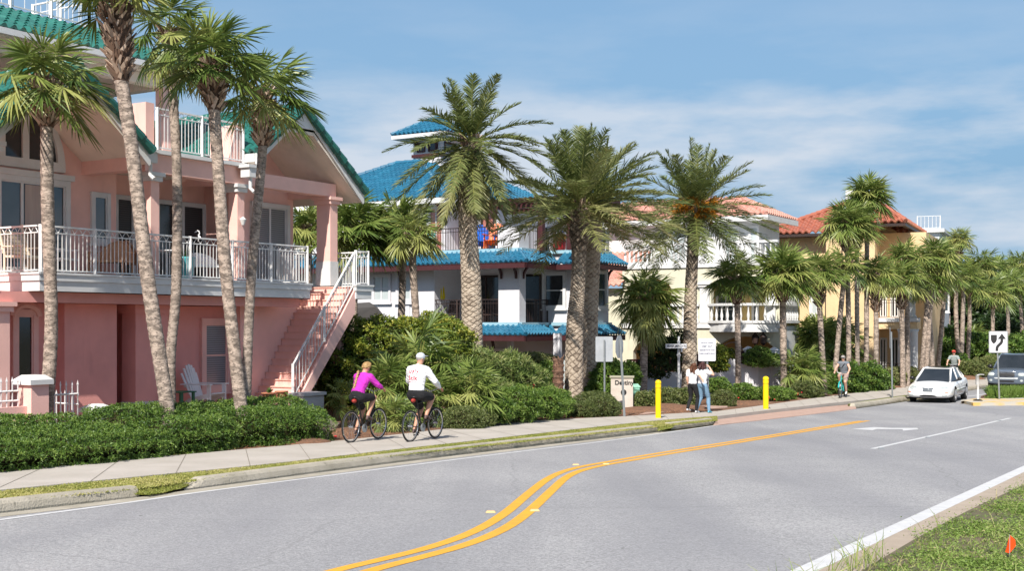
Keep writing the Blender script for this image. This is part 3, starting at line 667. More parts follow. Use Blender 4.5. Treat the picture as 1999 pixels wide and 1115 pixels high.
def adirondack(loc, rz, m_, label, group=None, name='adirondack_chair', sc=1.0, fold=False):
    """slatted garden chair with fan back and flat arms, front towards +x before turning"""
    t = empty(name, (0, 0, 0), label, 'garden chair', group); F = WORLD
    def bx(m, x0, x1, y0, y1, z0, z1): m.box(F, y0 * sc, y1 * sc, x0 * sc, x1 * sc, z0 * sc, z1 * sc)
    m = M()
    for i in range(6):                         # seat slats
        x = -.22 + i * .095; z = .26 + i * .022; bx(m, x, x + .08, -.27, .27, z, z + .025)
    m.build('seat', m_, t, world=False)
    m = M()
    for i in range(7):                         # back: slats fan out, rounded top
        y = (i - 3) * .083; h = .82 - .022 * (i - 3) ** 2; q0 = Vector((-.22, y * .8, .22)); q1 = Vector((-.48, y * 1.12, .22 + h)); w = .036
        d = Vector((0, w, 0)); n_ = Vector((.02, 0, 0)); m.hexa([v * sc for v in (q0 - d, q0 + d, q0 + d + n_, q0 - d + n_, q1 - d, q1 + d, q1 + d + n_, q1 - d + n_)])
    bx(m, -.40, -.36, -.28, .28, .52, .58); m.build('backrest', m_, t, world=False)
    for sg in (-1, 1):
        y0, y1 = sorted((sg * .28, sg * .40)); m = M(); bx(m, -.42, .36, y0, y1, .58, .605); m.build('armrest', m_, t, world=False)
        y0, y1 = sorted((sg * .29, sg * .33)); m = M(); bx(m, .24, .33, y0, y1, 0, .578); m.build('leg', m_, t, world=False)
        m = M(); q = [(-.62, 0), (-.5, 0), (.3, .30), (.3, .40), (-.25, .27)]
        m.prism([Vector((x, y0, z)) * sc for x, z in q], [Vector((x, y1, z)) * sc for x, z in q]); m.build('leg', m_, t, world=False)
    t.location = loc; t.rotation_euler = (0, 0, rz); return t
wplastic = mat('white_garden_chair_paint', (.80, .80, .80), .5, (.72, .72, .72)); greenp = mat('green_table_paint', (.03, .12, .06), .6, (.04, .15, .08))
fx = math.atan2(FP.n.y, FP.n.x)                # heading towards the road
c = FP.p(FP.on_t(402, 780, -.65)[0], -.65, 1.1); adirondack(c, fx + R(12), wplastic, 'large white slatted garden chair on the ground floor patio by the window', sc=1.15)
q0_ = FP.on_t(345, 780, -.5)[0] - 4.3; t = empty('side_table', FP.p(4.55, -.95, 1.1), 'dark green wooden side table next to the white patio chair', 'table')
m = M(); 
for i in range(5): m.box(FP, q0_ + 4.3 + i * .11, q0_ + 4.4 + i * .11, -.9, -.35, 1.60, 1.63)
m.build('table_top', greenp, t)
for a in (4.34, 4.74):
    for b in (-.88, -.43): m = M(); m.box(FP, q0_ + a, q0_ + a + .06, b, b + .06, 1.1, 1.598); m.build('leg', greenp, t)
terrac = mat('terracotta', (.48, .20, .11), .8, (.38, .16, .09)); leafg = mat('pot_plant_leaf', (.06, .13, .03), .6, (.09, .16, .04), trans=.2)
def pot(loc, r, h, label, plant=True, handles=False):
    t = empty('flower_pot', loc, label, 'flower pot')
    m = M(); m.lathe([(r * .6, 0), (r * .95, h * .5), (r * .85, h * .85), (r * 1.1, h * .9), (r * 1.1, h), (r * .9, h), (r * .85, h * .8)], loc, 16)
    if handles:
        for s_ in (-1, 1):
            m.tube([Vector(loc) + Vector((s_ * r * (.9 + .55 * math.sin(math.pi * k / 6)), 0, h * (.85 - .55 * k / 6))) for k in range(7)], r * .12, 6)
    m.build('pot', terrac, t, smooth=True)
    if plant:
        m = M(); rg = random.Random(5)
        for i in range(40):
            a = rg.uniform(0, 6.28); e = rg.uniform(.5, 1.4); L = rg.uniform(.08, .22); p0 = Vector(loc) + Vector((0, 0, h * .9)); d = Vector((math.cos(a) * math.cos(e), math.sin(a) * math.cos(e), math.sin(e)))
            s_ = Vector((-math.sin(a), math.cos(a), 0)) * .025; p1 = p0 + d * L * .6; p2 = p0 + d * L; m.add([tuple(v) for v in (p0 - s_ * .3, p0 + s_ * .3, p1 + s_, p2, p1 - s_)], [(0, 1, 2, 3, 4)])
        m.build('plant', leafg, t)
pot(FP.p(7.1, .25, 1.25), .2, .26, 'terracotta bowl with small leafy plant left of the stair foot'); pot(FP.p(7.75, .1, 1.22), .17, .3, 'round terracotta jar with two handles on the bottom stair', False, True)
# things on the deck of the pink house
wick = mat('tan_wicker', (.62, .36, .22), .8, (.50, .28, .17), scale=20)
def lounge(loc, rz, m_, label, h=.95, w=.62, name='deck_chair', group=None, cat='chair', style=0):
    t = empty(name, (0, 0, 0), label, cat, group); m = M(); m.box(WORLD, -w / 2, w / 2, -.25, .3, .38, .43); m.build('seat', m_, t, world=False)
    m = M()
    if style == 0:
        for i in range(6):
            z = .48 + i * .09; m.box(WORLD, -w / 2, w / 2, -.30 - i * .03, -.27 - i * .03, z, z + .075)
        for y in (-w / 2, w / 2 - .04): m.prism([Vector((-.25, y, .38)), Vector((-.2, y, .38)), Vector((-.44, y, h + .05)), Vector((-.49, y, h + .05))], [Vector((-.25, y + .04, .38)), Vector((-.2, y + .04, .38)), Vector((-.44, y + .04, h + .05)), Vector((-.49, y + .04, h + .05))])
    else:
        n = 12; pts = [Vector((-.25 - .25 * math.sin(math.pi * k / n) * .6, -w / 2 + w * k / n, .42 + (h - .35) * (math.sin(math.pi * k / n) ** .5 if 0 < k < n else 0))) for k in range(n + 1)]
        base = [Vector((-.22, p.y, .40)) for p in pts]; V = []
        for p, q in zip(pts, base): V += [tuple(p), tuple(q)]
        V2 = [(x - .03, y, z) for x, y, z in V]
        m.add(V, [(2 * i, 2 * i + 1, 2 * i + 3, 2 * i + 2) for i in range(n)]); m.add(V2, [(2 * i, 2 * i + 1, 2 * i + 3, 2 * i + 2) for i in range(n)]); m.tube(pts, .025, 6)
    m.build('backrest', m_, t, world=False)
    for y in (-w / 2, w / 2 - .04):
        m = M(); m.box(WORLD, y, y + .04, .22, .27, 0, .62); m.build('leg', m_, t, world=False)
        m = M(); m.box(WORLD, y, y + .04, -.27, -.22, 0, .5); m.build('leg', m_, t, world=False)
        m = M(); m.box(WORLD, y - .01, y + .05, -.3, .3, .62, .65); m.build('armrest', m_, t, world=False)
    t.location = loc; t.rotation_euler = (0, 0, rz); return t
creamp = mat('cream_chair_paint', (.72, .62, .48), .6, (.6, .5, .38))
lounge(FP.p(.45, -1.1, Z1), fx + R(10), creamp, 'tall cream slatted chair at the left corner of the pink house deck', 1.15, .8)
lounge(FP.p(1.55, -1.3, Z1), fx + R(20), wplastic, 'white metal chair behind the first palm trunk on the deck', 1.12, .6, style=1)
lounge(FP.p(2.9, -1.1, Z1), fx + R(-70), wick, 'round backed tan wicker chair, left one of the wicker pair', .86, .95, style=1, name='wicker_chair'); lounge(FP.p(3.95, -1.2, Z1), fx + R(70), wick, 'tan wicker chair turned towards its twin, nearer the pale column', .9, .8, style=1, name='wicker_chair')
lounge(FP.p(5.9, -1.0, Z1), fx + R(-20), wplastic, 'low white chair behind the railing between the second and third palm trunks', .7, 1.1, style=1)
t = empty('umbrella_stand_table', FP.p(4.3, -.6, Z1), 'small white table with closed umbrella cover on the deck', 'table'); m = M(); m.lathe([(.3, .7), (.32, .72), (.3, .74)], FP.p(4.25, -.6, Z1), 20); m.build('table_top', wplastic, t); m = M(); m.tube([FP.p(4.25, -.6, Z1), FP.p(4.25, -.6, Z1 + .7)], .03, 8); m.build('leg', wplastic, t)
pl_ = mat('aqua_planter_glaze', (.10, .42, .45), .35, (.08, .34, .38)); t = empty('planter', FP.p(4.9, -.7, Z1), 'aqua glazed planter with grass on the pink house deck', 'planter')
m = M(); m.lathe([(.2, 0), (.27, .2), (.3, .55), (.32, .6), (.27, .6), (.25, .5)], FP.p(4.9, -.7, Z1), 20); m.build('pot', pl_, t, smooth=True)
m = M(); rg = random.Random(3)
for i in range(90):
    a = rg.uniform(0, 6.28); r0 = rg.uniform(0, .2); p0 = FP.p(4.9, -.7, Z1 + .5) + Vector((math.cos(a) * r0, math.sin(a) * r0, 0)); p1 = p0 + Vector((math.cos(a) * .15, math.sin(a) * .15, rg.uniform(.2, .38))); s_ = Vector((-math.sin(a), math.cos(a), 0)) * .012
    m.add([tuple(v) for v in (p0 - s_, p0 + s_, p1)], [(0, 1, 2)])
m.build('plant', leafg, t)
m = M(); o = FP.p(5.0, -.25, Z1 + 1.0)
m.tube([o + Vector(v) * .62 for v in ((0, 0, 0), (0, 0, .12), (-.02, 0, .2))], [.012, .012, .02], 6); m.tube([o + Vector(v) * .62 for v in ((.12, 0, .1), (.02, 0, .2), (-.02, 0, .24), (.05, 0, .32), (.02, 0, .42), (-.04, 0, .44), (-.17, 0, .36))], [.015, .035, .025, .016, .016, .02, .003], 8)
tag(m.build('heron_ornament', wplastic, smooth=True), 'white heron figure perched by the deck railing of the pink house', 'ornament')
# ================================================================ WHITE HOUSE WITH BLUE TILES
FB = Frame(.3, 50.0, .522, .853)
HB = empty('blue_roofed_house', FB.p(4, -3, 0), 'white three storey house with bright blue tile roofs, cupola and burgundy trim', 'house')
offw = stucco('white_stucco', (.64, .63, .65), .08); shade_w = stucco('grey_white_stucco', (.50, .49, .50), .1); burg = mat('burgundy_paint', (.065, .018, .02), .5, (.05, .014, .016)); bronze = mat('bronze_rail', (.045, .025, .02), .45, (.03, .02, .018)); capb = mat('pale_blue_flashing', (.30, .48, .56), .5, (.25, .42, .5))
f0 = Face(FB, 's', 0.0); f2 = Face(FB, 's', 2.4); fn = Face(FB, 't', 0.0); fn2 = Face(FB, 't', 1.92)
tA = f0.on(848, 600)[0]; tC = f0.on(973, 600)[0]
m = M(); m.box(FB, 0, .3, -14, tA, 3.35, 6.0); m.box(FB, .3, 9, -14, -13.7, 0, 6.3); m.box(FB, 2.4, 2.6, tA - 1, 0, 3.35, 6.0); m.box(FB, 2.4, 2.65, 0.0, 1.92, 3.35, 6.0); m.box(FB, 2.65, 4.2, 1.7, 1.92, 3.35, 6.0)
m.box(FB, 4.0, 4.2, -3, 1.9, 0, 6.0); m.box(FB, 0.3, 2.4, tA - .25, tA, 3.35, 6.0); m.build('wall', offw, HB)
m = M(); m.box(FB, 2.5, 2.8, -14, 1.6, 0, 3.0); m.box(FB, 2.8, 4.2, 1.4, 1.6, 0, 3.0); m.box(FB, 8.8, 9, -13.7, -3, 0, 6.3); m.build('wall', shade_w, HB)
m = M(); m.box(FB, 0, 8.8, -13.7, -3.0, 3.0, 3.33); m.box(FB, 0, 4.1, -2.99, -.01, 3.0, 3.33); m.box(FB, 2.4, 4.1, 0, 1.9, 3.0, 3.33); m.box(FB, 0.02, 8.8, -13.7, -3.0, 6.0, 6.38); m.box(FB, 0.02, 4.1, -2.99, -.02, 6.0, 6.38); m.box(FB, 2.42, 4.19, 0, 1.9, 6.0, 6.38); m.build('floor_slab', offw, HB)
column(HB, FB, 0, .5, tC, 0, 3.35, 6.0, offw, cap=False); column(HB, FB, -.05, .2, f0.on(1030, 600)[0] * 0 - 5.9, -5.5, 3.35, 4.45, offw, cap=False)
for px in (990, 1080, 1128): t_ = Face(FB, 's', .3).on(px, 680)[0]; column(HB, FB, .3, .5, min(t_, 1.5), min(t_, 1.5) + .2, 0, 3.0, offw, cap=False)
# tile skirts
def skirt(F, path, z1, z0, w, par, tm, trim):
    """path: outer wall corners (s,t) seen from outside, left to right"""
    m = M(); q = M(); g_ = M(); pts = [Vector(p) for p in path]; out = []
    for i, p in enumerate(pts):
        ns = []
        for a, b in ((i - 1, i), (i, i + 1)):
            if a < 0 or b >= len(pts): continue
            d = (pts[b] - pts[a]).normalized(); ns.append(Vector((-d.y, d.x)))
        n = sum(ns, Vector((0, 0))) if len(ns) == 2 else ns[0]
        out.append(p + n * w)
    for i in range(len(pts) - 1):
        a, b, c, d = pts[i], pts[i + 1], out[i + 1], out[i]
        W_ = lambda v, z: F.p(v.x, v.y, z)
        tileroof(m, W_(d, z0), W_(c, z0), W_(a, z1 - .04), W_(b, z1 - .04), .24, .3, .045, .025)
        dd = (c - d).normalized() * .02
        for mm, y0, y1, o in ((q, z0 - .24, z0 - .02, 0), (g_, z1 - .06, z1 + .08, None)):
            if o is None: l0, l1 = a, b; nn = Vector((-(b - a).normalized().y, (b - a).normalized().x)) * .12
            else: l0, l1 = d, c; nn = -Vector((-(c - d).normalized().y, (c - d).normalized().x)) * .1
            mm.hexa([W_(l0, y0), W_(l1, y0), W_(l1 + nn, y0), W_(l0 + nn, y0), W_(l0, y1), W_(l1, y1), W_(l1 + nn, y1), W_(l0 + nn, y1)])
        q.hexa([W_(d, z0 - .06), W_(c, z0 - .06), W_(b, z0 - .06), W_(a, z0 - .06), W_(d, z0 - .03), W_(c, z0 - .03), W_(b, z0 - .03), W_(a, z0 - .03)])
    for i in range(1, len(pts) - 1): ridgecaps(m, F.p(out[i].x, out[i].y, z0 + .05), F.p(pts[i].x, pts[i].y, z1), .08)
    r = m.build('roof', tm, par); q.build('eave_trim', trim, r); g_.build('flashing', capb, r)
path = [(0, -14), (0, 0), (2.4, 0), (2.4, 1.92), (4.3, 1.92)]
skirt(FB, path, 6.40, 5.86, .85, HB, bluet, burg); skirt(FB, path, 3.36, 2.93, .75, HB, bluet, burg)
# brackets under the eaves
bk = HB
def bracket(m, F, s_, t_, z, ds_, dt_, L=.5):
    pts = [F.p(s_ + ds_ * L * (1 - math.cos(math.pi / 2 * k / 6)), t_ + dt_ * L * (1 - math.cos(math.pi / 2 * k / 6)), z - L * 1.1 + L * 1.1 * math.sin(math.pi / 2 * k / 6)) for k in range(7)]
    q_ = M(); q_.tube(pts, .06, 4); q_.build('bracket', burg, m)
for t_ in (-.15, tC + .15, -6.0, -9.5): bracket(bk, FB, 0, t_, 5.78, -1, 0)
bracket(bk, FB, .3, 0, 5.78, 0, 1); bracket(bk, FB, 2.4, 1.6, 5.78, -1, 0); bracket(bk, FB, 4.1, 1.92, 5.78, 0, 1)
for t_ in (-1.5, -3.5, 1.2): bracket(bk, FB, .4 if t_ < 0 else 2.5, t_, 2.9, -1, 0)
# windows, level one
window(HB, f0, winbox(f0, 727, 535, 764, 592), .1, 2, 2, blindw, offw); window(HB, f0, winbox(f0, 774, 535, 806, 592), .1, 2, 2, blindw, offw)
window(HB, f2, winbox(f2, 1060, 530, 1106, 604), .13, 1, 2, glassd, whitem, tp=.1); window(HB, fn2, (2.75, 3.95, 4.0, 5.65), .12, 1, 2, glass, whitem, tp=.1)
for a, b in ((tA + .15, tA + 2.0), (tA + 2.1, tA + 3.9), (-2.2, -.35)): window(HB, f2, (a, b, 3.4, 5.5), .06, 2, 1, glassd, bronze, name='sliding_door', sill=False)
window(HB, Face(FB, 's', 2.5), (.05, 1.4, .0, 2.2), .1, 1, 1, blindw, offw, name='garage_door', sill=False); window(HB, Face(FB, 's', 2.5), (-4.3, -2.2, .2, 2.3), .08, 2, 1, glassd, offw)
kw = dict(arcs=False, m_=bronze, mid=.16, sp=.13)
railing(HB, FB.p(.06, -13.5, 3.36), FB.p(.06, tC - .02, 3.36), 1.03, post=2.2, **kw); railing(HB, FB.p(.5, -.06, 3.36), FB.p(2.38, -.06, 3.36), 1.03, post=1.1, **kw)
railing(HB, FB.p(.04, -8.5, 6.42), FB.p(.04, f0.on(971, 480)[0], 6.42), .98, post=2.0, **kw)
a_ = f0.on(972, 480)[0]; b_ = f0.on(1001, 480)[0]
m = M(); m.box(FB, .0, .5, a_, -.02, 6.42, 7.35); m.box(FB, .5, .8, -.3, -.02, 6.42, 7.35); m.build('parapet', offw, HB)
railing(HB, FB.p(.85, -.06, 6.42), FB.p(2.3, -.06, 6.42), 1.0, post=.8, **kw); railing(HB, FB.p(2.45, .3, 6.42), FB.p(2.45, 1.6, 6.42), 1.0, post=1.3, **kw); railing(HB, FB.p(2.8, 1.86, 6.42), FB.p(4.2, 1.86, 6.42), 1.0, post=1.4, **kw)
for s_, t_ in ((2.35, -.2), (2.35, 1.6), (4.0, 1.6)):
    m = M(); m.box(FB, s_, s_ + .3, t_, t_ + .3, 6.42, 7.4); m.ball(FB.p(s_ + .15, t_ + .15, 7.4), (.2, .2, .12)); m.build('roof_post', offw, HB)
# level two: set back
f3 = Face(FB, 's', 3.0); t3 = f3.on(868, 400)[0]; t3b = Face(FB, 's', 4.4).on(973, 400)[0]
m = M(); m.box(FB, 3, 12, -14, t3, 6.4, 8.95); m.box(FB, 4.4, 12, t3, t3b, 6.4, 8.9); m.build('wall', offw, HB)
pinkref = mat('glass_painted_roof_reflection', (.33, .11, .08), .15, (.42, .17, .13), scale=2, spec=.8)  # pink roof reflection is put into the pane colour
for x0, x1 in ((858, 872), (874, 887), (889, 900)): pass
b = winbox(f3, 716, 402, 752, 440); window(HB, f3, (b[0], b[1], 8.0, 8.6), .08, 1, 1, burg, offw, sill=False)
f4 = Face(FB, 's', 4.4)
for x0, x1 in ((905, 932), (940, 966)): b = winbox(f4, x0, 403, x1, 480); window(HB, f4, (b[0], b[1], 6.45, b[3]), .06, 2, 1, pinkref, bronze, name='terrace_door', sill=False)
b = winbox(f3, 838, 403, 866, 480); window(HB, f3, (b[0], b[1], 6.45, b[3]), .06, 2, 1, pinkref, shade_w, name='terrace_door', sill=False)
m = M(); ze = 9.05; c = [FB.p(2.3, -16, ze), FB.p(2.3, t3 + .5, ze), FB.p(12.5, t3 + .5, ze), FB.p(12.5, -16, ze)]; hh = 2.35; k = 4.6
d_ = [FB.p(2.3 + k, -16 + k, ze + hh), FB.p(2.3 + k, t3 + .5 - k, ze + hh), FB.p(12.5 - k, t3 + .5 - k, ze + hh), FB.p(12.5 - k, -16 + k, ze + hh)]
for i in range(4): tileroof(m, c[i], c[(i + 1) % 4], d_[i], d_[(i + 1) % 4])
for i in range(4): ridgecaps(m, c[i] + Vector((0, 0, .08)), d_[i] + Vector((0, 0, .08)))
ridgecaps(m, d_[0] + Vector((0, 0, .08)), d_[1] + Vector((0, 0, .08)))
e0, e1 = FB.p(3.8, t3 + .4, 8.98), FB.p(3.8, t3b + .3, 8.98); tileroof(m, e0, e1, FB.p(6.2, t3 + .4, 10.2), FB.p(6.2, t3b - 1.9, 10.2)); tileroof(m, e1, FB.p(10, t3b + .3, 8.98), FB.p(6.2, t3b - 1.9, 10.2), FB.p(8, t3b - 1.9, 10.2)); ridgecaps(m, e1 + Vector((0, 0, .05)), FB.p(6.2, t3b - 1.9, 10.25))
ro = m.build('roof', bluet, HB)
m = M(); m.box(FB, 2.2, 2.32, -16, t3 + .6, ze - .26, ze - .03); m.box(FB, 2.33, 12.5, t3 + .5, t3 + .6, ze - .26, ze - .03); m.box(FB, 2.34, 12, -16, t3 + .48, ze - .12, ze - .05); m.box(FB, 3.72, 3.8, t3 + .62, t3b + .35, ze - .25, ze - .1); m.build('eave_trim', whitem, ro)
bk = ro
for t_ in (t3 - .2, t3 - 1.2): bracket(bk, FB, 3.0, t_, 8.85, -1, 0, .55)
bracket(bk, FB, 4.4, t3b - .1, 8.8, -1, 0, .5); # pergola
m = M(); tp0 = Face(FB, 's', 1.6).on(934, 400)[0]
for i in range(24):
    t_ = tp0 + i * .24; m.box(FB, 1.0, 4.0, t_, t_ + .09, 8.42, 8.64)
m.box(FB, 1.4, 1.55, tp0, tp0 + 5.7, 8.24, 8.415); m.box(FB, 3.6, 3.75, tp0, tp0 + 5.7, 8.24, 8.415); pg = m.build('pergola', burg, HB)
for px in (1050, 1106): t_ = Face(FB, 's', 1.38).on(px, 400)[0]; m = M(); m.box(FB, 1.38, 1.6, t_, t_ + .22, 6.42, 8.24); m.build('pergola_post', burg, pg)
# cupola
tc_, _ = FB.on_s(832, 340, 8.0); s0 = 8.0
m = M(); m.box(FB, s0, s0 + 1.7, tc_ - .8, tc_ + .9, 10.5, 12.75); cu = m.build('cupola', offw, HB)
m = M(); m.box(FB, s0 - .07, s0 + 1.77, tc_ - .87, tc_ + .97, 11.85, 12.0); m.build('band', burg, cu)
fc = Face(FB, 's', s0)
for u in (-.55, .15): window(cu, fc, (tc_ + u, tc_ + u + .5, 12.1, 12.6), .05, 1, 1, glassd, burg, sill=False)
window(cu, Face(FB, 't', tc_ + .9), (s0 + .3, s0 + 1.3, 12.1, 12.6), .05, 1, 1, glassd, burg, sill=False)
m = M(); ze = 12.95; a = .8; c = [FB.p(s0 - a, tc_ - .8 - a, ze), FB.p(s0 - a, tc_ + .9 + a, ze), FB.p(s0 + 1.7 + a, tc_ + .9 + a, ze), FB.p(s0 + 1.7 + a, tc_ - .8 - a, ze)]; top = FB.p(s0 + .85, tc_ + .05, 13.95)
for i in range(4): tileroof(m, c[i], c[(i + 1) % 4], top, top); ridgecaps(m, c[i] + Vector((0, 0, .06)), top + Vector((0, 0, .06)), .08)
m.build('cupola_roof', bluet, cu)
m = M(); m.box(FB, s0 - a, s0 + 1.7 + a, tc_ - .8 - a, tc_ + .9 + a, ze - .2, ze - .02); m.build('cupola_eave', whitem, cu)
bk = cu
for t_ in (tc_ - .6, tc_ + .7): bracket(bk, FB, s0, t_, 12.75, -1, 0, .5)
# things on its terraces
fb = math.atan2(-FB.d.y, -FB.d.x)
def col(n, c): return mat(n, c, .45, tuple(x * .85 for x in c))
for px, s_, m_, lb in ((812, 1.3, col('teal_plastic', (.01, .28, .25)), 'teal slatted garden chair on the upper blue-roofed terrace, left one of the teal pair'), (828, 1.0, bpy.data.materials['teal_plastic'], 'teal slatted garden chair on the upper terrace next to the thick palm trunk'), (944, 1.1, col('blue_plastic', (.01, .12, .55)), 'bright blue garden chair on the upper terrace beside the orange chair'), (966, .9, col('orange_plastic', (.85, .16, .01)), 'bright orange garden chair on the upper terrace of the blue-roofed house')):
    t_ = Face(FB, 's', s_).on(px, 470)[0]; adirondack(FB.p(s_, t_, 6.42), fb + R(20 if px != 944 else 50), m_, lb, sc=1.2)
t_ = Face(FB, 's', 1.6).on(890, 470)[0]; lounge(FB.p(1.6, t_ - 2.6, 6.42), fb, col('grey_weave', (.08, .08, .09)), 'dark grey chair at the left end of the upper terrace railing', 1.1, .7)
t_ = Face(FB, 's', 3.6).on(1076, 470)[0]; adirondack(FB.p(3.6, t_, 6.42), fb + R(-60), bpy.data.materials['blue_plastic'], 'bright blue garden chair near the red planter on the corner terrace', sc=1.1)
t_ = Face(FB, 's', 3.0).on(1088, 480)[0]; t = empty('planter', FB.p(3, t_, 6.42), 'round red planter with yellow rim on the corner terrace', 'planter'); m = M(); m.lathe([(.26, 0), (.36, .2), (.38, .5), (.34, .6)], FB.p(3.0, t_, 6.42), 18); m.build('pot', col('red_glaze', (.45, .02, .03)), t, smooth=True); m = M(); m.lathe([(.36, .58), (.40, .62), (.40, .78), (.33, .8)], FB.p(3.0, t_, 6.42), 18); m.build('rim', col('yellow_glaze', (.7, .35, .02)), t)
m = M()
for k in range(60):
    w = random.Random(k).uniform(0, 6.28); p0 = FB.p(3, t_, 7.2); p1 = p0 + Vector((math.cos(w) * .2, math.sin(w) * .2, .5)); m.add([tuple(p0), tuple(p1), tuple(p1 + Vector((.03, .03, -.1)))], [(0, 1, 2)])
m.build('plant', leafg, t)
# closed yellow parasol, dining chairs and a covered grill on the lower terrace
t_ = Face(FB, 's', .6).on(858, 560)[0]; t = empty('parasol', FB.p(.6, t_, 3.36), 'closed bright yellow parasol on the lower terrace', 'parasol')
m = M(); m.tube([FB.p(.6, t_, 3.36), FB.p(.6, t_, 5.4)], .03, 8); m.build('pole', bronze, t)
q = FB.p(.6, t_, 3.36); V = []; n = 20; F = []
prof = [(.16, 1.02), (.2, 1.15), (.17, 1.5), (.12, 1.8), (.07, 1.88), (.11, 1.93), (.0, 2.1)]
for i, (r, z) in enumerate(prof):
    for k in range(n): w = 2 * math.pi * k / n; rr = r * (1 + .25 * math.cos(5 * w)); V.append((q.x + rr * math.cos(w), q.y + rr * math.sin(w), q.z + z + (.06 * math.cos(5 * w) if i == 0 else 0)))
F = [(i * n + k, i * n + (k + 1) % n, (i + 1) * n + (k + 1) % n, (i + 1) * n + k) for i in range(len(prof) - 1) for k in range(n)]
m = M(); m.add(V, F); m.build('canopy', col('yellow_canvas', (.85, .68, .01)), t, smooth=True)
for px, dz_, lb in ((838, 0, 'dark slatted dining chair left of the yellow parasol'), (876, 0, 'dark slatted dining chair right of the yellow parasol'), (965, 0, 'brown chair behind the railing beside the white corner pillar')):
    t_ = Face(FB, 's', .8).on(px, 600)[0]; lounge(FB.p(.8, t_, 3.36), fb + R(px % 50), bronze, lb, 1.0, .8, name='dining_chair')
cov = mat('black_cover', (.02, .018, .017), .55, (.03, .026, .024)); t_ = Face(FB, 's', -.9).on(727, 600)[0]
G = FB.p(-1.6, t_, 2.9); m = M(); V = [(-.75, -.35, 0), (.75, -.35, 0), (.75, .35, 0), (-.75, .35, 0), (-.95, -.4, .75), (.95, -.4, .75), (.95, .4, .75), (-.95, .4, .75), (-.8, -.35, 1.1), (.6, -.35, 1.2), (.6, .35, 1.2), (-.8, .35, 1.1), (-.4, -.2, 1.35), (.3, -.2, 1.4), (.3, .2, 1.4), (-.4, .2, 1.35)]
F = [(a + i, a + (i + 1) % 4, a + 4 + (i + 1) % 4, a + 4 + i) for a in (0, 4, 8) for i in range(4)] + [(12, 13, 14, 15), (3, 2, 1, 0)]
m.add([tuple(G + Vector(v)) for v in V], F); o = tag(m.build('covered_grill', cov), 'grill under a black cover behind the pink house landing', 'grill')
m = M(); m.box(FB, -2.4, -.95, t_ - 1.6, t_ + 1.6, 2.7, 2.89); 
for s_, u in ((-2.2, -1.4), (-2.2, 1.3), (-1.1, -1.4), (-1.1, 1.3)): m.box(FB, s_, s_ + .15, t_ + u, t_ + u + .15, 0, 2.7)
tag(m.build('timber_platform', bronze), 'dark timber platform carrying the covered grill', 'platform')
# ================================================================ CREAM HOUSE, ORANGE HOUSE, WHITE HOUSES
cream = stucco('cream_stucco', (.63, .60, .46), .1); ochre = stucco('ochre_stucco', (.62, .46, .20), .12); orange = stucco('orange_stucco', (.74, .54, .31), .12)
def archwall(m, F, u0, u1, z0, z1, ops, th=.3, n=16):
    """wall with arched openings: ops = (a0, a1, spring, apex)"""
    x = u0
    for a0, a1, zs, za in sorted(ops):
        if a0 > x: F.box(m, x, a0, -th, 0, z0, z1)
        for k in range(n):
            p, q = a0 + (a1 - a0) * k / n, a0 + (a1 - a0) * (k + 1) / n
            h = lambda v: zs + (za - zs) * math.sqrt(max(0, 1 - ((v - (a0 + a1) / 2) / ((a1 - a0) / 2)) ** 2))
            lo = [F.p(p, 0, h(p)), F.p(q, 0, h(q)), F.p(q, 0, z1), F.p(p, 0, z1)]; bk = [F.p(p, -th, h(p)), F.p(q, -th, h(q)), F.p(q, -th, z1), F.p(p, -th, z1)]
            m.prism(lo, bk)
        x = a1
    if x < u1: F.box(m, x, u1, -th, 0, z0, z1)
def balustrade(par, pts, z, h=.95, sp=.24, m_=None):
    m = M(); m2 = M(); m3 = M(); m_ = m_ or whitem; pts = [Vector(p) for p in pts]
    for a, b in zip(pts, pts[1:]):
        d = (b - a); L = d.length; d.normalize(); n_ = Vector((d.y, -d.x, 0)) * .11; up = Vector((0, 0, 1))
        for z0, z1, w in ((z, z + .12, 1), (z + h - .12, z + h, 1.1)):
            nn = n_ * w; A = a + up * z0; B = b + up * z0; (m if w == 1 else m3).hexa([A - nn, B - nn, B + nn, A + nn, A - nn + up * (z1 - z0), B - nn + up * (z1 - z0), B + nn + up * (z1 - z0), A + nn + up * (z1 - z0)])
        k = max(1, int(L / sp))
        for i in range(k):
            p = a.lerp(b, (i + .5) / k); m2.lathe([(.06, z + .12), (.06, z + .17), (.035, z + .2), (.078, z + .32), (.07, z + .4), (.035, z + .6), (.035, z + .72), (.06, z + .78), (.06, z + h - .12)], (p.x, p.y, 0), 8)
    o = m.build('balustrade', m_, par); m3.build('handrail', m_, o); m2.build('baluster_row', m_, o, smooth=True); return o
FC = Frame(9.4, 60.0, .522, .853); HCm = empty('cream_house', FC.p(4, 0, 0), 'cream stucco house with arched porches, white balustrades and pale pink tile roof', 'house')
f = Face(FC, 's', 0.0); X = lambda px, F_=None: (F_ or f).on(px, 600)[0]
m = M(); archwall(m, f, X(1215), X(1524), 3.3, 6.2, [(X(1228), X(1311), 5.1, 5.65), (X(1388), X(1500), 5.1, 5.72)], .35); m.build('wall', cream, HCm)
m = M(); archwall(m, f, X(1215), X(1524), 0, 3.28, [(X(1236), X(1362), 2.0, 2.72), (X(1396), X(1516), 1.9, 2.78)], .35); m.build('wall', cream, HCm)
m = M(); t0, t1 = X(1215), X(1524)
m.box(FC, 2.6, 2.8, t0, t1, 0, 6.1); m.box(FC, .35, 2.6, t0, t0 + .3, 0, 6.1); m.build('wall', ochre, HCm, label='yellow wall inside the arched porches')
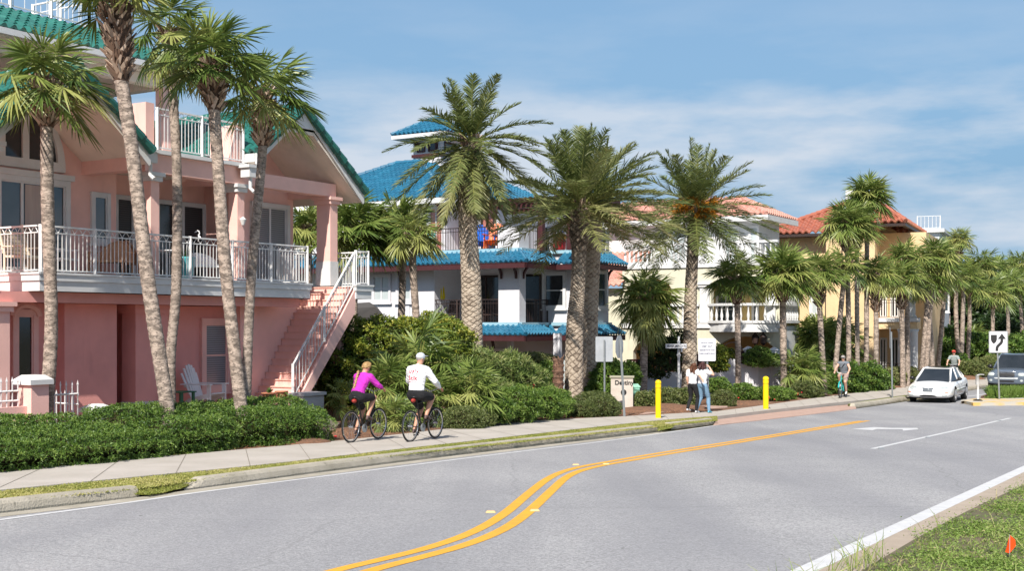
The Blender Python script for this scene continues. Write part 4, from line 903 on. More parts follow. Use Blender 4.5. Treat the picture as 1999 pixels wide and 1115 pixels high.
m = M(); m.box(FC, .36, 2.6, t0 + .3, t1 - .01, 3.0, 3.28); m.box(FC, .36, 3.3, t0 + .3, t1 - .3, 6.12, 6.3); m.box(FC, 3.31, 8, t0 + .3, X(1400), 6.12, 6.3); m.build('floor_slab', whitem, HCm)
m = M(); f.box(m, t0, t1, .0, .1, 3.18, 3.42); f.box(m, t0, t1, .0, .08, 6.15, 6.38); m.build('cornice', whitem, HCm)
arc = lambda a, b, bul, z, n=10: [FC.p(-bul * math.sin(math.pi * k / n) - .02, a + (b - a) * k / n, z) for k in range(n + 1)]
m = M()                                            # bowed balcony floor
A_ = arc(X(1385), X(1520), .9, 3.0); B_ = [FC.p(0.05, X(1385) + (X(1520) - X(1385)) * k / 10, 3.0) for k in range(11)]
up = Vector((0, 0, .42)); lo = A_ + B_[::-1]; m.prism(lo, [p + up for p in lo]); m.build('balcony', whitem, HCm)
balustrade(HCm, arc(X(1385), X(1520), .82, 0), 3.42); balustrade(HCm, [FC.p(-.02, X(1230), 0), FC.p(-.02, X(1366), 0)], 3.42); balustrade(HCm, [FC.p(.5, t1, 0), FC.p(2.5, t1, 0)], 3.42)
balustrade(HCm, [FC.p(.1, t0, 0), FC.p(.1, X(1345), 0)], 6.38, 1.0); balustrade(HCm, [FC.p(.1, X(1400), 0), FC.p(.1, X(1518), 0)], 6.38, 1.0)
for px in (1377, 1505): column(HCm, FC, -.12, .4, X(px) - .25, X(px) + .25, 3.42, 5.4, whitem, base=0)
m = M(); m.box(FC, .36, 2.7, t1 - .25, t1, .0, 3.2); m.box(FC, .36, 2.6, t1 - .2, t1 + .02, 4.3, 6.2); m.build('pier', whitem, HCm)
fb2 = Face(FC, 's', 2.6)
for x0, x1, y0, y1, nm in ((1398, 1437, 552, 622, 'terrace_door'), (1468, 1482, 552, 622, 'terrace_door'), (1232, 1262, 556, 622, 'terrace_door')):
    b = winbox(fb2, x0, y0, x1, y1); window(HCm, fb2, (b[0], b[1], 3.4, b[3]), .09, 2 if x1 - x0 > 20 else 1, 3, glass, whitem, name=nm, sill=False, muntin=.02)
b = winbox(fb2, 1412, 656, 1450, 720); window(HCm, fb2, (b[0], b[1], .1, 2.1), .1, 2, 1, glassd, whitem, name='front_door', sill=False)
m = M(); cc = (b[0] + b[1]) / 2; rr = (b[1] - b[0]) / 2
for k in range(14):
    a0, a1 = math.pi * k / 14, math.pi * (k + 1) / 14; q = [(cc + rr * math.cos(a0), 2.12 + rr * .7 * math.sin(a0)), (cc + rr * math.cos(a1), 2.12 + rr * .7 * math.sin(a1)), (cc + rr * .85 * math.cos(a1), 2.12 + rr * .58 * math.sin(a1)), (cc + rr * .85 * math.cos(a0), 2.12 + rr * .58 * math.sin(a0))]
    m.prism([fb2.p(u, .0, z) for u, z in q], [fb2.p(u, .07, z) for u, z in q])
m.build('fanlight_frame', whitem, HCm)
for px in (1478, 1494):                            # wall lanterns
    u, z = f.on(px, 662); m = M(); c = f.p(u, .25, z); m.lathe([(.04, -.3), (.14, -.2), (.17, .1), (.05, .28), (.02, .36)], c, 6); m.tube([c + Vector((0, 0, .3)), f.p(u, 0, z + .35)], .02, 4); m.build('lantern', bronze, HCm)
f3c = Face(FC, 's', 3.2); m = M(); t2 = f3c.on(1482, 460)[0]; m.box(FC, 3.2, 6.2, t0 - 8, t2, 6.3, 8.8); m.build('wall', whitem, HCm)
for x0, x1 in ((1305, 1342), (1410, 1444), (1462, 1482)): b = winbox(f3c, x0, 442, x1, 500); window(HCm, f3c, (b[0], b[1], 6.4, 8.35), .08, 1, 1, blindw, whitem, sill=False)
m = M(); ze = 8.85; s0, s1, a0, a1 = 2.6, 7.2, t0 - 9, t2 + .6; k = 2.3; hh = 1.15
tr_ = Face(FC, 's', 2.3 + k).on(1440, 400)[0]
c = [FC.p(s0, a0, ze), FC.p(s0, a1, ze), FC.p(s1, a1, ze), FC.p(s1, a0, ze)]; d_ = [FC.p(s0 + k, a0 + k, ze + hh), FC.p(s0 + k, a1 - k, ze + hh), FC.p(s1 - k, a1 - k, ze + hh), FC.p(s1 - k, a0 + k, ze + hh)]
for i in range(4): tileroof(m, c[i], c[(i + 1) % 4], d_[i], d_[(i + 1) % 4], .3, .38)
for i in range(4): ridgecaps(m, c[i] + Vector((0, 0, .06)), d_[i] + Vector((0, 0, .06)), .09)
l0, l1 = Face(FC, 's', -1.5).on(1165, 520)[0], Face(FC, 's', -1.5).on(1236, 520)[0]
tileroof(m, FC.p(-.5, t0 - 6, 5.3), FC.p(-.5, t0 + .2, 5.3), FC.p(3.2, t0 - 6, 7.2), FC.p(3.2, t0 + .2, 7.2), .3, .38)
ro = m.build('roof', pinkt, HCm)
m = M(); m.box(FC, s0 - .08, s0 + .02, a0, a1 + .1, ze - .3, ze - .03); m.box(FC, s0 + .03, s1, a1, a1 + .1, ze - .3, ze - .03); m.box(FC, s0 + .04, s1, a0, a1 - .01, ze - .1, ze - .04); m.build('eave_trim', whitem, ro)
m = M(); m.box(FC, 0, 3.2, t0 - 6, t0 - .1, 0, 5.2); m.build('wall', cream, HCm)
# orange house
FO = Frame(17.8, 70.0, .42, .907); HO = empty('orange_house', FO.p(4, 0, 0), 'orange stucco house with red clay tile roof and dark iron balcony', 'house')
fo = Face(FO, 's', 0.0); XO = lambda px, F_=None: (F_ or fo).on(px, 600)[0]
m = M(); m.box(FO, .9, 12, XO(1480), XO(1612), 0, 8.5); m.box(FO, 0, 12, XO(1612), XO(1708), 0, 9.2); m.box(FO, 2.0, 12, XO(1708), XO(1800), 0, 8.6); m.box(FO, 0, 1.9, XO(1708), XO(1790), 3.1, 3.7); m.box(FO, 0.4, 2, XO(1708), XO(1790), 6.4, 6.9); m.build('wall', orange, HO)
m = M(); m.box(FO, -.12, .3, XO(1708), XO(1795), 3.5, 3.72); m.box(FO, 2.0, 2.1, XO(1756), XO(1762), 3.7, 6.4); m.build('cornice', whitem, HO)
fo2 = Face(FO, 's', .9); b = winbox(fo2, 1580, 558, 1600, 618); window(HO, fo2, b, .14, 1, 2, blindw, whitem, head=.2); b = winbox(fo, 1655, 600, 1668, 620)
fo3 = Face(FO, 's', 2.0)
for x0, x1 in ((1716, 1732), (1738, 1756)):
    b = winbox(fo3, x0, 560, x1, 620); window(HO, fo3, (b[0], b[1], 3.75, 5.9), .08, 2, 1, glassd, whitem, name='terrace_door', sill=False); window(HO, fo3, (b[0], b[1], .3, 2.6), .08, 2, 1, glassd, whitem, name='porch_door', sill=False)
railing(HO, FO.p(.02, XO(1708), 3.72), FO.p(.02, XO(1758), 3.72), 1.0, arcs=False, m_=bronze, sp=.12, r=.02, mid=.15); railing(HO, FO.p(-.4, XO(1712), .3), FO.p(-.4, XO(1760), .3), .9, arcs=False, m_=bronze, sp=.14, r=.018, mid=.15)
for px in (1760, 1783): 
    m = M(); m.lathe([(.3, 0), (.22, .15), (.22, 2.9), (.3, 3.1)], FO.p(.2, XO(px), .0), 14); m.build('column', whitem, HO, smooth=True)
m = M(); m.lathe([(.3, 0), (.2, .2), (.2, 2.4), (.3, 2.65)], FO.p(.2, XO(1779), 3.72), 14); m.build('column', whitem, HO, smooth=True)
m = M(); fo.box(m, XO(1611), XO(1612.5), .0, .1, 0, 9); fo.box(m, XO(1643), XO(1645), .0, .08, 0, 9); m.build('downspout', bronze, HO)
m = M(); ze = 8.6
def hip(m, F, s0, s1, a0, a1, ze, k, hh):
    c = [F.p(s0, a0, ze), F.p(s0, a1, ze), F.p(s1, a1, ze), F.p(s1, a0, ze)]; kk = min(k, (a1 - a0) / 2 - .01, (s1 - s0) / 2 - .01); d_ = [F.p(s0 + kk, a0 + kk, ze + hh), F.p(s0 + kk, a1 - kk, ze + hh), F.p(s1 - kk, a1 - kk, ze + hh), F.p(s1 - kk, a0 + kk, ze + hh)]
    for i in range(4): tileroof(m, c[i], c[(i + 1) % 4], d_[i], d_[(i + 1) % 4], .36, .45, .07)
    for i in range(4): ridgecaps(m, c[i] + Vector((0, 0, .08)), d_[i] + Vector((0, 0, .08)), .12)
c = FO; a0, a1 = XO(1488), XO(1612)
tileroof(m, c.p(-.1, a0, ze), c.p(-.1, a1, ze), c.p(4.4, a0 + 4.2, ze + 2.0), c.p(4.4, a1, ze + 2.0), .36, .45, .07); tileroof(m, c.p(9, a0, ze), c.p(-.1, a0, ze), c.p(4.7, a0 + 4.2, ze + 2.0), c.p(4.4, a0 + 4.2, ze + 2.0), .36, .45, .07); ridgecaps(m, c.p(-.1, a0, ze + .1), c.p(4.4, a0 + 4.2, ze + 2.1), .13)
hip(m, FO, -.5, 9, XO(1612) + .05, XO(1770), 9.0, 3.9, 1.6)
ro = m.build('roof', redt, HO)
m = M(); m.box(FO, -.5, .0, XO(1614), XO(1770), 8.8, 8.95); m.box(FO, 0, 9, XO(1762), XO(1770), 8.8, 8.95); m.box(FO, -.05, .9, a0, a1 - .05, 8.4, 8.56); m.build('eave_trim', bronze, ro)
m = M(); m.box(FO, 6, 7, XO(1615), XO(1640), 9, 11.6); m.build('chimney', whitem, HO)
# white houses beyond
FW = Frame(27.5, 86, .42, .907)
def plainhouse(name, F, a0, a1, s0, s1, h, mt, label, wins, roof=True, fl=.2, rail=False):
    t = empty(name, F.p(s0, (a0 + a1) / 2, 0), label, 'house'); m = M(); m.box(F, s0, s1, a0, a1, 0, h); m.build('wall', mt, t)
    if roof: m = M(); m.box(F, s0 - .35, s1, a0 - .3, a1 + .35, h + .003, h + .28); m.build('roof', whitem, t)
    fw = Face(F, 's', s0)
    for u, z, w, hh in wins: window(t, fw, (u, u + w, z, z + hh), .08, 2, 1, glass, whitem, sill=True)
    if rail: railing(t, F.p(s0, a0, h + .3), F.p(s0, a1, h + .3), 1, arcs=False, sp=.3, r=.02)
    return t
palew = stucco('pale_grey_stucco', (.60, .63, .67), .08)
XW = lambda px: Face(FW, 's', 0).on(px, 600)[0]
plainhouse('white_house', FW, XW(1768), XW(1828), 0, 9, 7.2, palew, 'plain white flat roofed house beyond the orange house', [(XW(1815), 4.2, 1.3, 1.8), (XW(1780), 4.2, 1.4, 1.8), (XW(1815), 1, 1.3, 1.8)])
plainhouse('roof_pavilion_house', FW, XW(1750), XW(1800), 12, 20, 10.6, palew, 'white house top with small railing showing above the palm crowns', [(XW(1765), 8, 1, 1.4)], rail=True)
FW2 = Frame(42, 110, .42, .907); XW2 = lambda px: Face(FW2, 's', 0).on(px, 640)[0]
plainhouse('distant_house', FW2, XW2(1846), XW2(1965), 0, 9, 6.0, palew, 'pale grey distant house half hidden behind palm trunks at right', [(XW2(1870), 3.5, 2, 1.5), (XW2(1900), 3.5, 2, 1.5), (XW2(1925), .8, 2, 1.8)])
# white boundary wall with burgundy panels
BW = empty('boundary_wall', at(1400, 760, 50), 'white boundary wall with peaked piers and burgundy slat panels', 'wall')
FWL = Frame(0, 0, 0, 1)
def seg(x0, y0, Y0, x1, y1, Y1):  # sloping pieces of wall between piers
    return at(x0, y0, Y0), at(x1, y1, Y1)
def wallseg(par, A, B, z0, z1, th=.2, m_=None, name='wall', build=True, m=None):
    A, B = Vector(A), Vector(B); d = (B - A); d.z = 0; d.normalize(); n = Vector((-d.y, d.x, 0)) * th; m = m or M()
    g = lambda p, z: Vector((p.x, p.y, z)); m.hexa([g(A, z0), g(B, z0), g(B + n, z0), g(A + n, z0), g(A, z1), g(B, z1), g(B + n, z1), g(A + n, z1)])
    if build: return m.build(name, m_ or offw, par)
Yw = lambda px: 52.5 + (px - 1225) * .012
pw = [1225, 1345, 1379, 1429, 1471, 1512, 1570]
for i in range(len(pw) - 1):
    a, b = at(pw[i], 700, Yw(pw[i])), at(pw[i + 1], 700, Yw(pw[i + 1])); zt = 1.42 if i else 1.28; zt += .05 * i
    wallseg(BW, a, b, -.1, zt)
    if i != 5:
        m = M(); n = max(4, int((b - a).length / .14)); q = Vector((0, .1, 0))
        for k in range(n):
            p0, p1 = a.lerp(b, (k + .1) / n) + q, a.lerp(b, (k + (.62 if i == 0 else .9)) / n) + q; wallseg(None, p0, p1, zt + .06, zt + .52, .04, build=False, m=m)
        wallseg(None, a + q, b + q, zt + .02, zt + .08, .06, build=False, m=m); wallseg(None, a + q, b + q, zt + .5, zt + .58, .06, build=False, m=m); m.build('slat_panel', burg, BW)
for i, px in enumerate(pw[1:6] + [1462]):
    p = at(px, 700, Yw(px)); m = M(); w = .2; zt = 2.12 + .05 * i; c = [(-w, -w), (w, -w), (w, w), (-w, w)]
    m.prism([Vector((p.x + x, p.y + .1 + y, -.1)) for x, y in c], [Vector((p.x + x, p.y + .1 + y, zt - .15)) for x, y in c]); m.prism([Vector((p.x + x * 1.25, p.y + .1 + y * 1.25, zt - .148)) for x, y in c], [Vector((p.x + x * .2, p.y + .1 + y * .2, zt)) for x, y in c]); m.build('pier', offw, BW)
# ================================================================ PLANTS
def nrm(a): return a / np.maximum(np.linalg.norm(a, axis=-1, keepdims=True), 1e-9)
def strips(m, B, D, Sd, L, Wd, G, n=3, prof=None, mat=0, val=.5, fold=0.0):
    """many leaf blades at once: base, direction, side vector, length, width, sag vector"""
    N = len(B); L = np.asarray(L).reshape(-1, 1) * np.ones((N, 1)); Wd = np.asarray(Wd).reshape(-1, 1) * np.ones((N, 1)); prof = prof or [.35, 1, .75, .06][:n + 1]
    V = np.zeros((N, n + 1, 2, 3))
    for i in range(n + 1):
        t = i / n; c = B + D * L * t + G * L * t * t
        V[:, i, 0] = c - Sd * Wd * prof[i] / 2; V[:, i, 1] = c + Sd * Wd * prof[i] / 2
    base = np.arange(N)[:, None] * (2 * (n + 1)); F = []
    for i in range(n): F.append(np.concatenate([base + 2 * i, base + 2 * i + 1, base + 2 * i + 3, base + 2 * i + 2], 1))
    va = np.repeat(np.asarray(val).reshape(-1) * np.ones(N), 2 * (n + 1))
    m.add(V.reshape(-1, 3), np.concatenate(F), mat, va)
sabal_leaf = mat('sabal_leaf', (.08, .13, .03), .42, attr=[(.03, .065, .014), (.095, .155, .03), (.20, .26, .06), (.34, .36, .11)], trans=.32, spec=.5)
phoenix_leaf = mat('date_palm_leaf', (.08, .13, .03), .5, attr=[(.045, .07, .018), (.13, .165, .045), (.26, .26, .10), (.44, .35, .19)], trans=.28, spec=.45)
petiole_m = mat('petiole', (.25, .27, .07), .5, (.16, .16, .05), scale=4)
def barks(name, a, b, c): return mat(name, a, .9, b, scale=5.5, lo=.42, hi=.58, bump=1, bscale=26, stretch=(1, 1, 2.2), detail=8, extra=second_noise(c, 19, .55, .64, .85, (1, 1, 1.6)))
bark_pale = barks('pale_palm_bark', (.46, .365, .295), (.19, .15, .12), (.11, .085, .07)); bark_grey = barks('grey_palm_bark', (.42, .34, .28), (.20, .16, .13), (.11, .09, .075))
boot_m = mat('palm_boot', (.26, .17, .11), .85, attr=[(.10, .055, .035), (.22, .14, .095), (.46, .34, .25), (.52, .42, .34)])
fibre_m = mat('palm_fibre', (.12, .07, .045), .95, (.06, .035, .025), scale=12, bump=1)
phoenix_trunk = mat('date_palm_trunk', (.3, .23, .17), .9, attr=[(.045, .032, .024), (.15, .115, .085), (.38, .31, .24), (.44, .37, .29)], bump=.5, bscale=35)
def spline(pts, n):
    pts = [Vector(p) for p in pts]
    if len(pts) == 2: return [pts[0].lerp(pts[1], i / (n - 1)) for i in range(n)]
    out = []; P_ = [pts[0] * 2 - pts[1]] + pts + [pts[-1] * 2 - pts[-2]]; k = len(pts) - 1
    for i in range(n):
        x = i / (n - 1) * k; j = min(int(x), k - 1); t = x - j; a, b, c, d = P_[j:j + 4]
        out.append(.5 * (2 * b + (c - a) * t + (2 * a - 5 * b + 4 * c - d) * t * t + (3 * b - a - 3 * c + d) * t ** 3))
    return out
def trunk_mesh(pts, rfun, na=20, ring=.05, rng=None, amp=.006):
    """ringed trunk along a path"""
    rng = rng or np.random.default_rng(1); L = sum((b - a).length for a, b in zip(pts, pts[1:])); n = max(8, int(L / ring)); Q = spline(pts, n); V = []; va = []
    for i, q in enumerate(Q):
        d = (Q[min(i + 1, n - 1)] - Q[max(i - 1, 0)]).normalized(); a = d.cross(Vector((0, 1, 0))).normalized(); b = a.cross(d); r = rfun(i / (n - 1))
        for k in range(na):
            w = 2 * math.pi * k / na; rr = r * (1 + rng.normal(0, .012)) + (amp if i % 3 == 0 else -amp * .5)
            V.append(q + (a * math.cos(w) + b * math.sin(w)) * rr); va.append(.5 + (.2 if i % 3 == 0 else -.1))
    m = M(); i_, k_ = np.meshgrid(np.arange(n - 1), np.arange(na), indexing='ij'); i_ = i_.ravel(); k_ = k_.ravel()
    m.add([tuple(v) for v in V], np.stack([i_ * na + k_, i_ * na + (k_ + 1) % na, (i_ + 1) * na + (k_ + 1) % na, (i_ + 1) * na + k_], 1), 0, va); return m, Q
def fan_leaves(m, rng, C, nf, R_, seg=34, elo=-45, ehi=80, wind=(.45, .10), mat_l=0, mat_p=1, blade=.60, dead=0.0, wseg=.036, azr=None):
    g = np.array([wind[0], wind[1], -1.0])
    for i in range(nf):
        f = (i + .5) / nf; el = R(ehi + (elo - ehi) * f ** .85 + rng.uniform(-9, 9)); az = i * 2.39996 + rng.uniform(-.3, .3)
        if azr: az = rng.uniform(*azr)
        d = np.array([math.cos(az) * math.cos(el), math.sin(az) * math.cos(el), math.sin(el)]); Lp = R_ * (1 - blade) * rng.uniform(.6, 1.25); Lb = R_ * blade * rng.uniform(.9, 1.2)
        sag = g * .13 * (1.0 - .5 * math.sin(el)); base = np.array(C) + d * .10
        pts = [base + d * Lp * t + sag * Lp * t * t for t in (0, .33, .66, 1)]
        m.tube([Vector(p) for p in pts], [.022 * R_, .015 * R_, .011 * R_, .009 * R_], 4, mat_p, .5, cap=False)
        a = nrm(d + 2 * sag); side = nrm(np.cross(a, [0, 0, 1.0]) + rng.normal(0, .12, 3)); nn = nrm(np.cross(side, a))
        hub = pts[-1]; phi = np.linspace(-2.15, 2.15, seg) + rng.normal(0, .03, seg); costa = .32 * Lb * np.maximum(0, np.cos(phi)) ** 1
        cent = hub + a * costa[:, None] * .9 + g * .18 * costa[:, None]
        D = nrm(a * np.cos(phi)[:, None] + side * np.sin(phi)[:, None] - nn * (.06 + .22 * np.abs(np.sin(phi)))[:, None] + rng.normal(0, .05, (seg, 3)))
        Sd = nrm(-a * np.sin(phi)[:, None] + side * np.cos(phi)[:, None] + nn * ((np.arange(seg) % 2) * 1.1 - .55)[:, None])
        L = Lb * (.62 + .22 * np.cos(phi / 1.6)) * rng.uniform(.85, 1.1, seg); L = np.where(L < .1, .1, L)
        G = np.tile(g, (seg, 1)) * rng.uniform(.10, .34, (seg, 1))
        tone = np.clip(rng.normal(.46 + .18 * (1 - f), .13) + rng.normal(0, .10, seg), 0, 1)
        if rng.uniform() < dead * f * 2: tone = np.full(seg, .98); G *= 1.6
        strips(m, cent, D, Sd, L, wseg * R_ * rng.uniform(.8, 1.15), G, 3, [.25, 1, .8, .05], mat_l, tone)
def boots(m, rng, Q0, Q1, r0, r1, n, L=.22, w=.05, out=1.0, mat=0):
    """broken-off leaf bases crossing each other round the head of the trunk"""
    for i in range(n):
        f = (i + rng.uniform(0, 1)) / n; q = Vector(Q0).lerp(Vector(Q1), f); r = (r0 + (r1 - r0) * f); az = i * 2.39996 + rng.uniform(-.2, .2); rad = Vector((math.cos(az), math.sin(az), 0)); tn = Vector((-rad.y, rad.x, 0))
        l = L * rng.uniform(.7, 1.25); d = (rad * out * rng.uniform(.5, 1.0) + Vector((0, 0, 1)) + tn * rng.choice([-.75, .75]) * rng.uniform(.4, 1.2)).normalized(); s_ = d.cross(rad).normalized(); th = rad * .015
        b = q + rad * r * .82; ww = w * rng.uniform(.7, 1.2); e = b + d * l
        m.hexa([b - s_ * ww - th, b + s_ * ww - th, b + s_ * ww + th, b - s_ * ww + th, e - s_ * ww * .45 - th * .5, e + s_ * ww * .45 - th * .5, e + s_ * ww * .4 + th * .8, e - s_ * ww * .4 + th * .8], mat, float(np.clip(rng.normal(.5, .28), 0, 1)))
SAB = 'sabal palms along the street'
def sabal(path, Y, r, R_, label, nf=30, bootpx=0, seed=1, bark=None, bootr=1.6, seg=34, top_out=0, elo=-45, dead=.1, group=SAB, ring=.05, skirt=0, wind=(.45, .10), dY=0):
    far_ = Y > 35; elo = max(elo, -30) if far_ and elo > -60 else elo; bootr = 2.0 if far_ else bootr; R_ = R_ * (.93 if far_ else 1); nf = int(nf * (1.5 if far_ else .9)); rng = np.random.default_rng(seed); n = len(path); g = path[0]; pts = []
    for i, (x, y) in enumerate(path): pts.append(at(x, y, Y + dY * i / (n - 1)))
    base = Vector((pts[0].x, pts[0].y, min(pts[0].z, zr(Y) + .05)))
    if pts[0].z - base.z > .3: base += Vector((pts[0].x - pts[1].x, 0, 0)) * min(.8, (pts[0].z - base.z) / max(.5, (pts[1].z - pts[0].z))); pts = [base] + pts
    else: pts[0] = base
    r *= .9; t = empty('sabal_palm', base, label, 'palm tree', group); H = pts[-1].z - base.z
    m, Q = trunk_mesh(pts, lambda f: r * (1.0 + .16 * max(0, 1 - f * H / .45) ** 2 - .12 * f + .02 * math.sin(f * 17 + seed)), 18, ring, rng, .005 if r > .1 else .003); m.build('trunk', bark or bark_pale, t, smooth=True)
    C = Q[-1]; bl = bootpx / FPX * Y
    if bl > 0:
        k = next(i for i, q in enumerate(Q) if q.z > C.z - bl); m = M(); boots(m, rng, Q[k], C + Vector((0, 0, .1)), r * 1.05, r * bootr, int(60 + 90 * bl), .26 * min(1, R_), .045); m.lathe([(r * 1.03, 0), (r * bootr * .8, bl * .5), (r * bootr * .75, bl), (r * .3, bl + .15)], Q[k], 12, 1); m.build('boot', [boot_m, fibre_m], t)
    m = M(); fan_leaves(m, rng, C + Vector((0, 0, .05)), nf, R_, seg, elo=elo, dead=dead + (.3 if seed % 3 == 0 else 0), wind=(.25, .05) if far_ else wind, wseg=.044 if far_ else .036)
    m.build('crown', [sabal_leaf, petiole_m], t)
    return t
N_ = 'near'
sabal([(88, 830), (100, 640), (93, 400), (90, 168)], 26, .16, 1.3, 'leaning-free sabal palm before the left end of the pink house deck'.replace('leaning-free ', 'straight '), 30, 84, 1, elo=-32, bootr=1.7)
sabal([(340, 888), (318, 740), (288, 540), (256, 280), (226, 90), (222, 12)], 24.1, .16, 1.35, 'left-leaning sabal palm with long boot-covered head rising from the pavement edge', 17, 150, 2, elo=8, bootr=1.8, wind=(.3, .08))
sabal([(334, 830), (333, 700), (344, 560), (345, 330), (330, 70)], 28, .135, 1.2, 'slender smooth sabal palm with dark hanging fronds in front of the roof terrace', 26, 25, 3, bark_grey, elo=-65, bootr=1.2)
sabal([(480, 875), (464, 740), (440, 520), (426, 330), (412, 130)], 26, .155, 1.3, 'sabal palm with shaggy brown boots and slim waist left of the right gable', 32, 88, 4, elo=-18, bootr=1.75)
sabal([(478, 860), (483, 700), (492, 520), (512, 300), (514, 186)], 28.5, .13, 1.22, 'dark headed sabal palm in front of the white gable fascia, leaning right', 30, 100, 5, bark_grey, elo=-28, bootr=1.55)
BEH = 'sabal palms between the pink and blue-roofed houses'
sabal([(603, 640), (602, 450)], 44, .15, 1.25, 'sabal crown seen between the deck doors and the corner column', 26, 20, 6, seg=26, group=BEH)
sabal([(692, 700), (690, 455)], 43, .15, 1.75, 'full sabal palm crown behind the landing of the outside stair', 34, 20, 7, seg=28, group=BEH)
sabal([(783, 640), (786, 520), (778, 448)], 44, .15, 1.5, 'dark trunked sabal palm in front of the shuttered windows', 30, 60, 8, bark_grey, seg=28, group=BEH)
sabal([(814, 650), (806, 520), (805, 462)], 42, .15, 1.15, 'smaller pale trunked sabal palm left of the yellow parasol', 24, 30, 9, seg=26, group=BEH)
sabal([(1256, 790), (1258, 640), (1262, 585)], 49, .17, 1.55, 'bushy round sabal palm right of the blue-roofed house', 44, 15, 10, seg=30, elo=-85, dead=.35)
sabal([(1441, 720), (1439, 600), (1432, 545)], 53, .15, 1.45, 'sabal palm with loose crown before the cream balustrade', 24, 50, 11, seg=26, elo=-30)
sabal([(1530, 720), (1528, 600), (1526, 540)], 54, .17, 1.75, 'wide green sabal palm at the right corner of the cream house', 36, 50, 12, seg=28)
sabal([(1607, 725), (1600, 600), (1596, 535)], 56, .15, 1.35, 'sabal palm in front of the orange wall window', 28, 65, 13, seg=24)
sabal([(1630, 730), (1640, 620), (1650, 520)], 57, .14, 1.2, 'sabal palm curving right in front of the orange wall', 22, 30, 14, seg=22)
sabal([(1657, 730), (1656, 600), (1652, 440)], 58, .14, 1.45, 'tall pale sabal palm, left one of the tall trio before the orange house', 30, 55, 15, seg=24)
sabal([(1674, 730), (1673, 600), (1672, 440)], 59, .13, 1.35, 'tall dark trunked sabal palm in the middle of the trio', 28, 50, 16, bark_grey, seg=24)
sabal([(1691, 735), (1692, 560), (1693, 385)], 60, .14, 1.45, 'tallest sabal palm of the trio with its crown against open sky', 34, 10, 17, seg=26)
sabal([(1710, 740), (1710, 600), (1705, 540)], 60, .14, 1.3, 'sabal palm with brown boots left of the iron balcony', 26, 70, 18, bark_grey, seg=22)
FAR = 'sabal palms in the far row beyond the white car'
far_specs = [((1763, 770), (1760, 600), (1757, 548), 62, 1.5, 60), ((1772, 740), (1771, 600), (1768, 510), 64, 1.5, 10), ((1797, 745), (1808, 620), (1812, 545), 66, 1.45, 15), ((1806, 745), (1816, 600), (1826, 505), 66, 1.6, 40), ((1822, 740), (1816, 640), (1806, 560), 68, 1.4, 20), ((1828, 740), (1838, 640), (1846, 540), 70, 1.5, 15),
    ((1873, 725), (1866, 600), (1873, 470), 74, 1.0, 30), ((1876, 725), (1880, 600), (1880, 540), 74, 1.3, 25), ((1887, 725), (1893, 620), (1890, 560), 78, 1.6, 20), ((1936, 720), (1938, 640), (1938, 575), 84, 1.7, 30), ((1968, 720), (1968, 620), (1966, 560), 88, 1.6, 10), ((1997, 720), (1995, 640), (1990, 560), 90, 1.7, 10), ((1912, 700), (1912, 600), (1915, 520), 100, 1.9, 10), ((1928, 700), (1940, 600), (1941, 530), 110, 1.9, 10), ((1958, 700), (1966, 600), (1964, 528), 120, 2.0, 10), ((1985, 700), (1990, 600), (1992, 520), 115, 2.1, 20), ((1850, 720), (1852, 620), (1850, 500), 96, 2.0, 10)]
fl = ['with shaggy boots behind the back of the road sign', 'whose crown hides the iron balcony', 'leaning right over the white house', 'highest crown over the white house, leaning right', 'leaning left across its neighbours', 'behind the leaning group, thin and pale', 'tall and thin with a tiny crown far above the car', 'with yellow green fronds right of the tall thin one', 'with dark crown above the second cyclist', 'behind the keep right sign', 'above the grey off-road car', 'at the right picture edge', 'far off, dark against the sky, right of the tall thin palm', 'far off behind the keep right sign', 'far off above the grey car roof', 'far off at the right edge', 'far off behind the leaning group']
for i, (a, b, c, Y_, R_, bp) in enumerate(far_specs): sabal([a, b, c], Y_, .15, R_, 'sabal palm ' + fl[i], 26 if Y_ < 80 else 22, bp, 30 + i, bark_grey if i % 3 == 1 else bark_pale, seg=20, group=FAR, ring=.1)
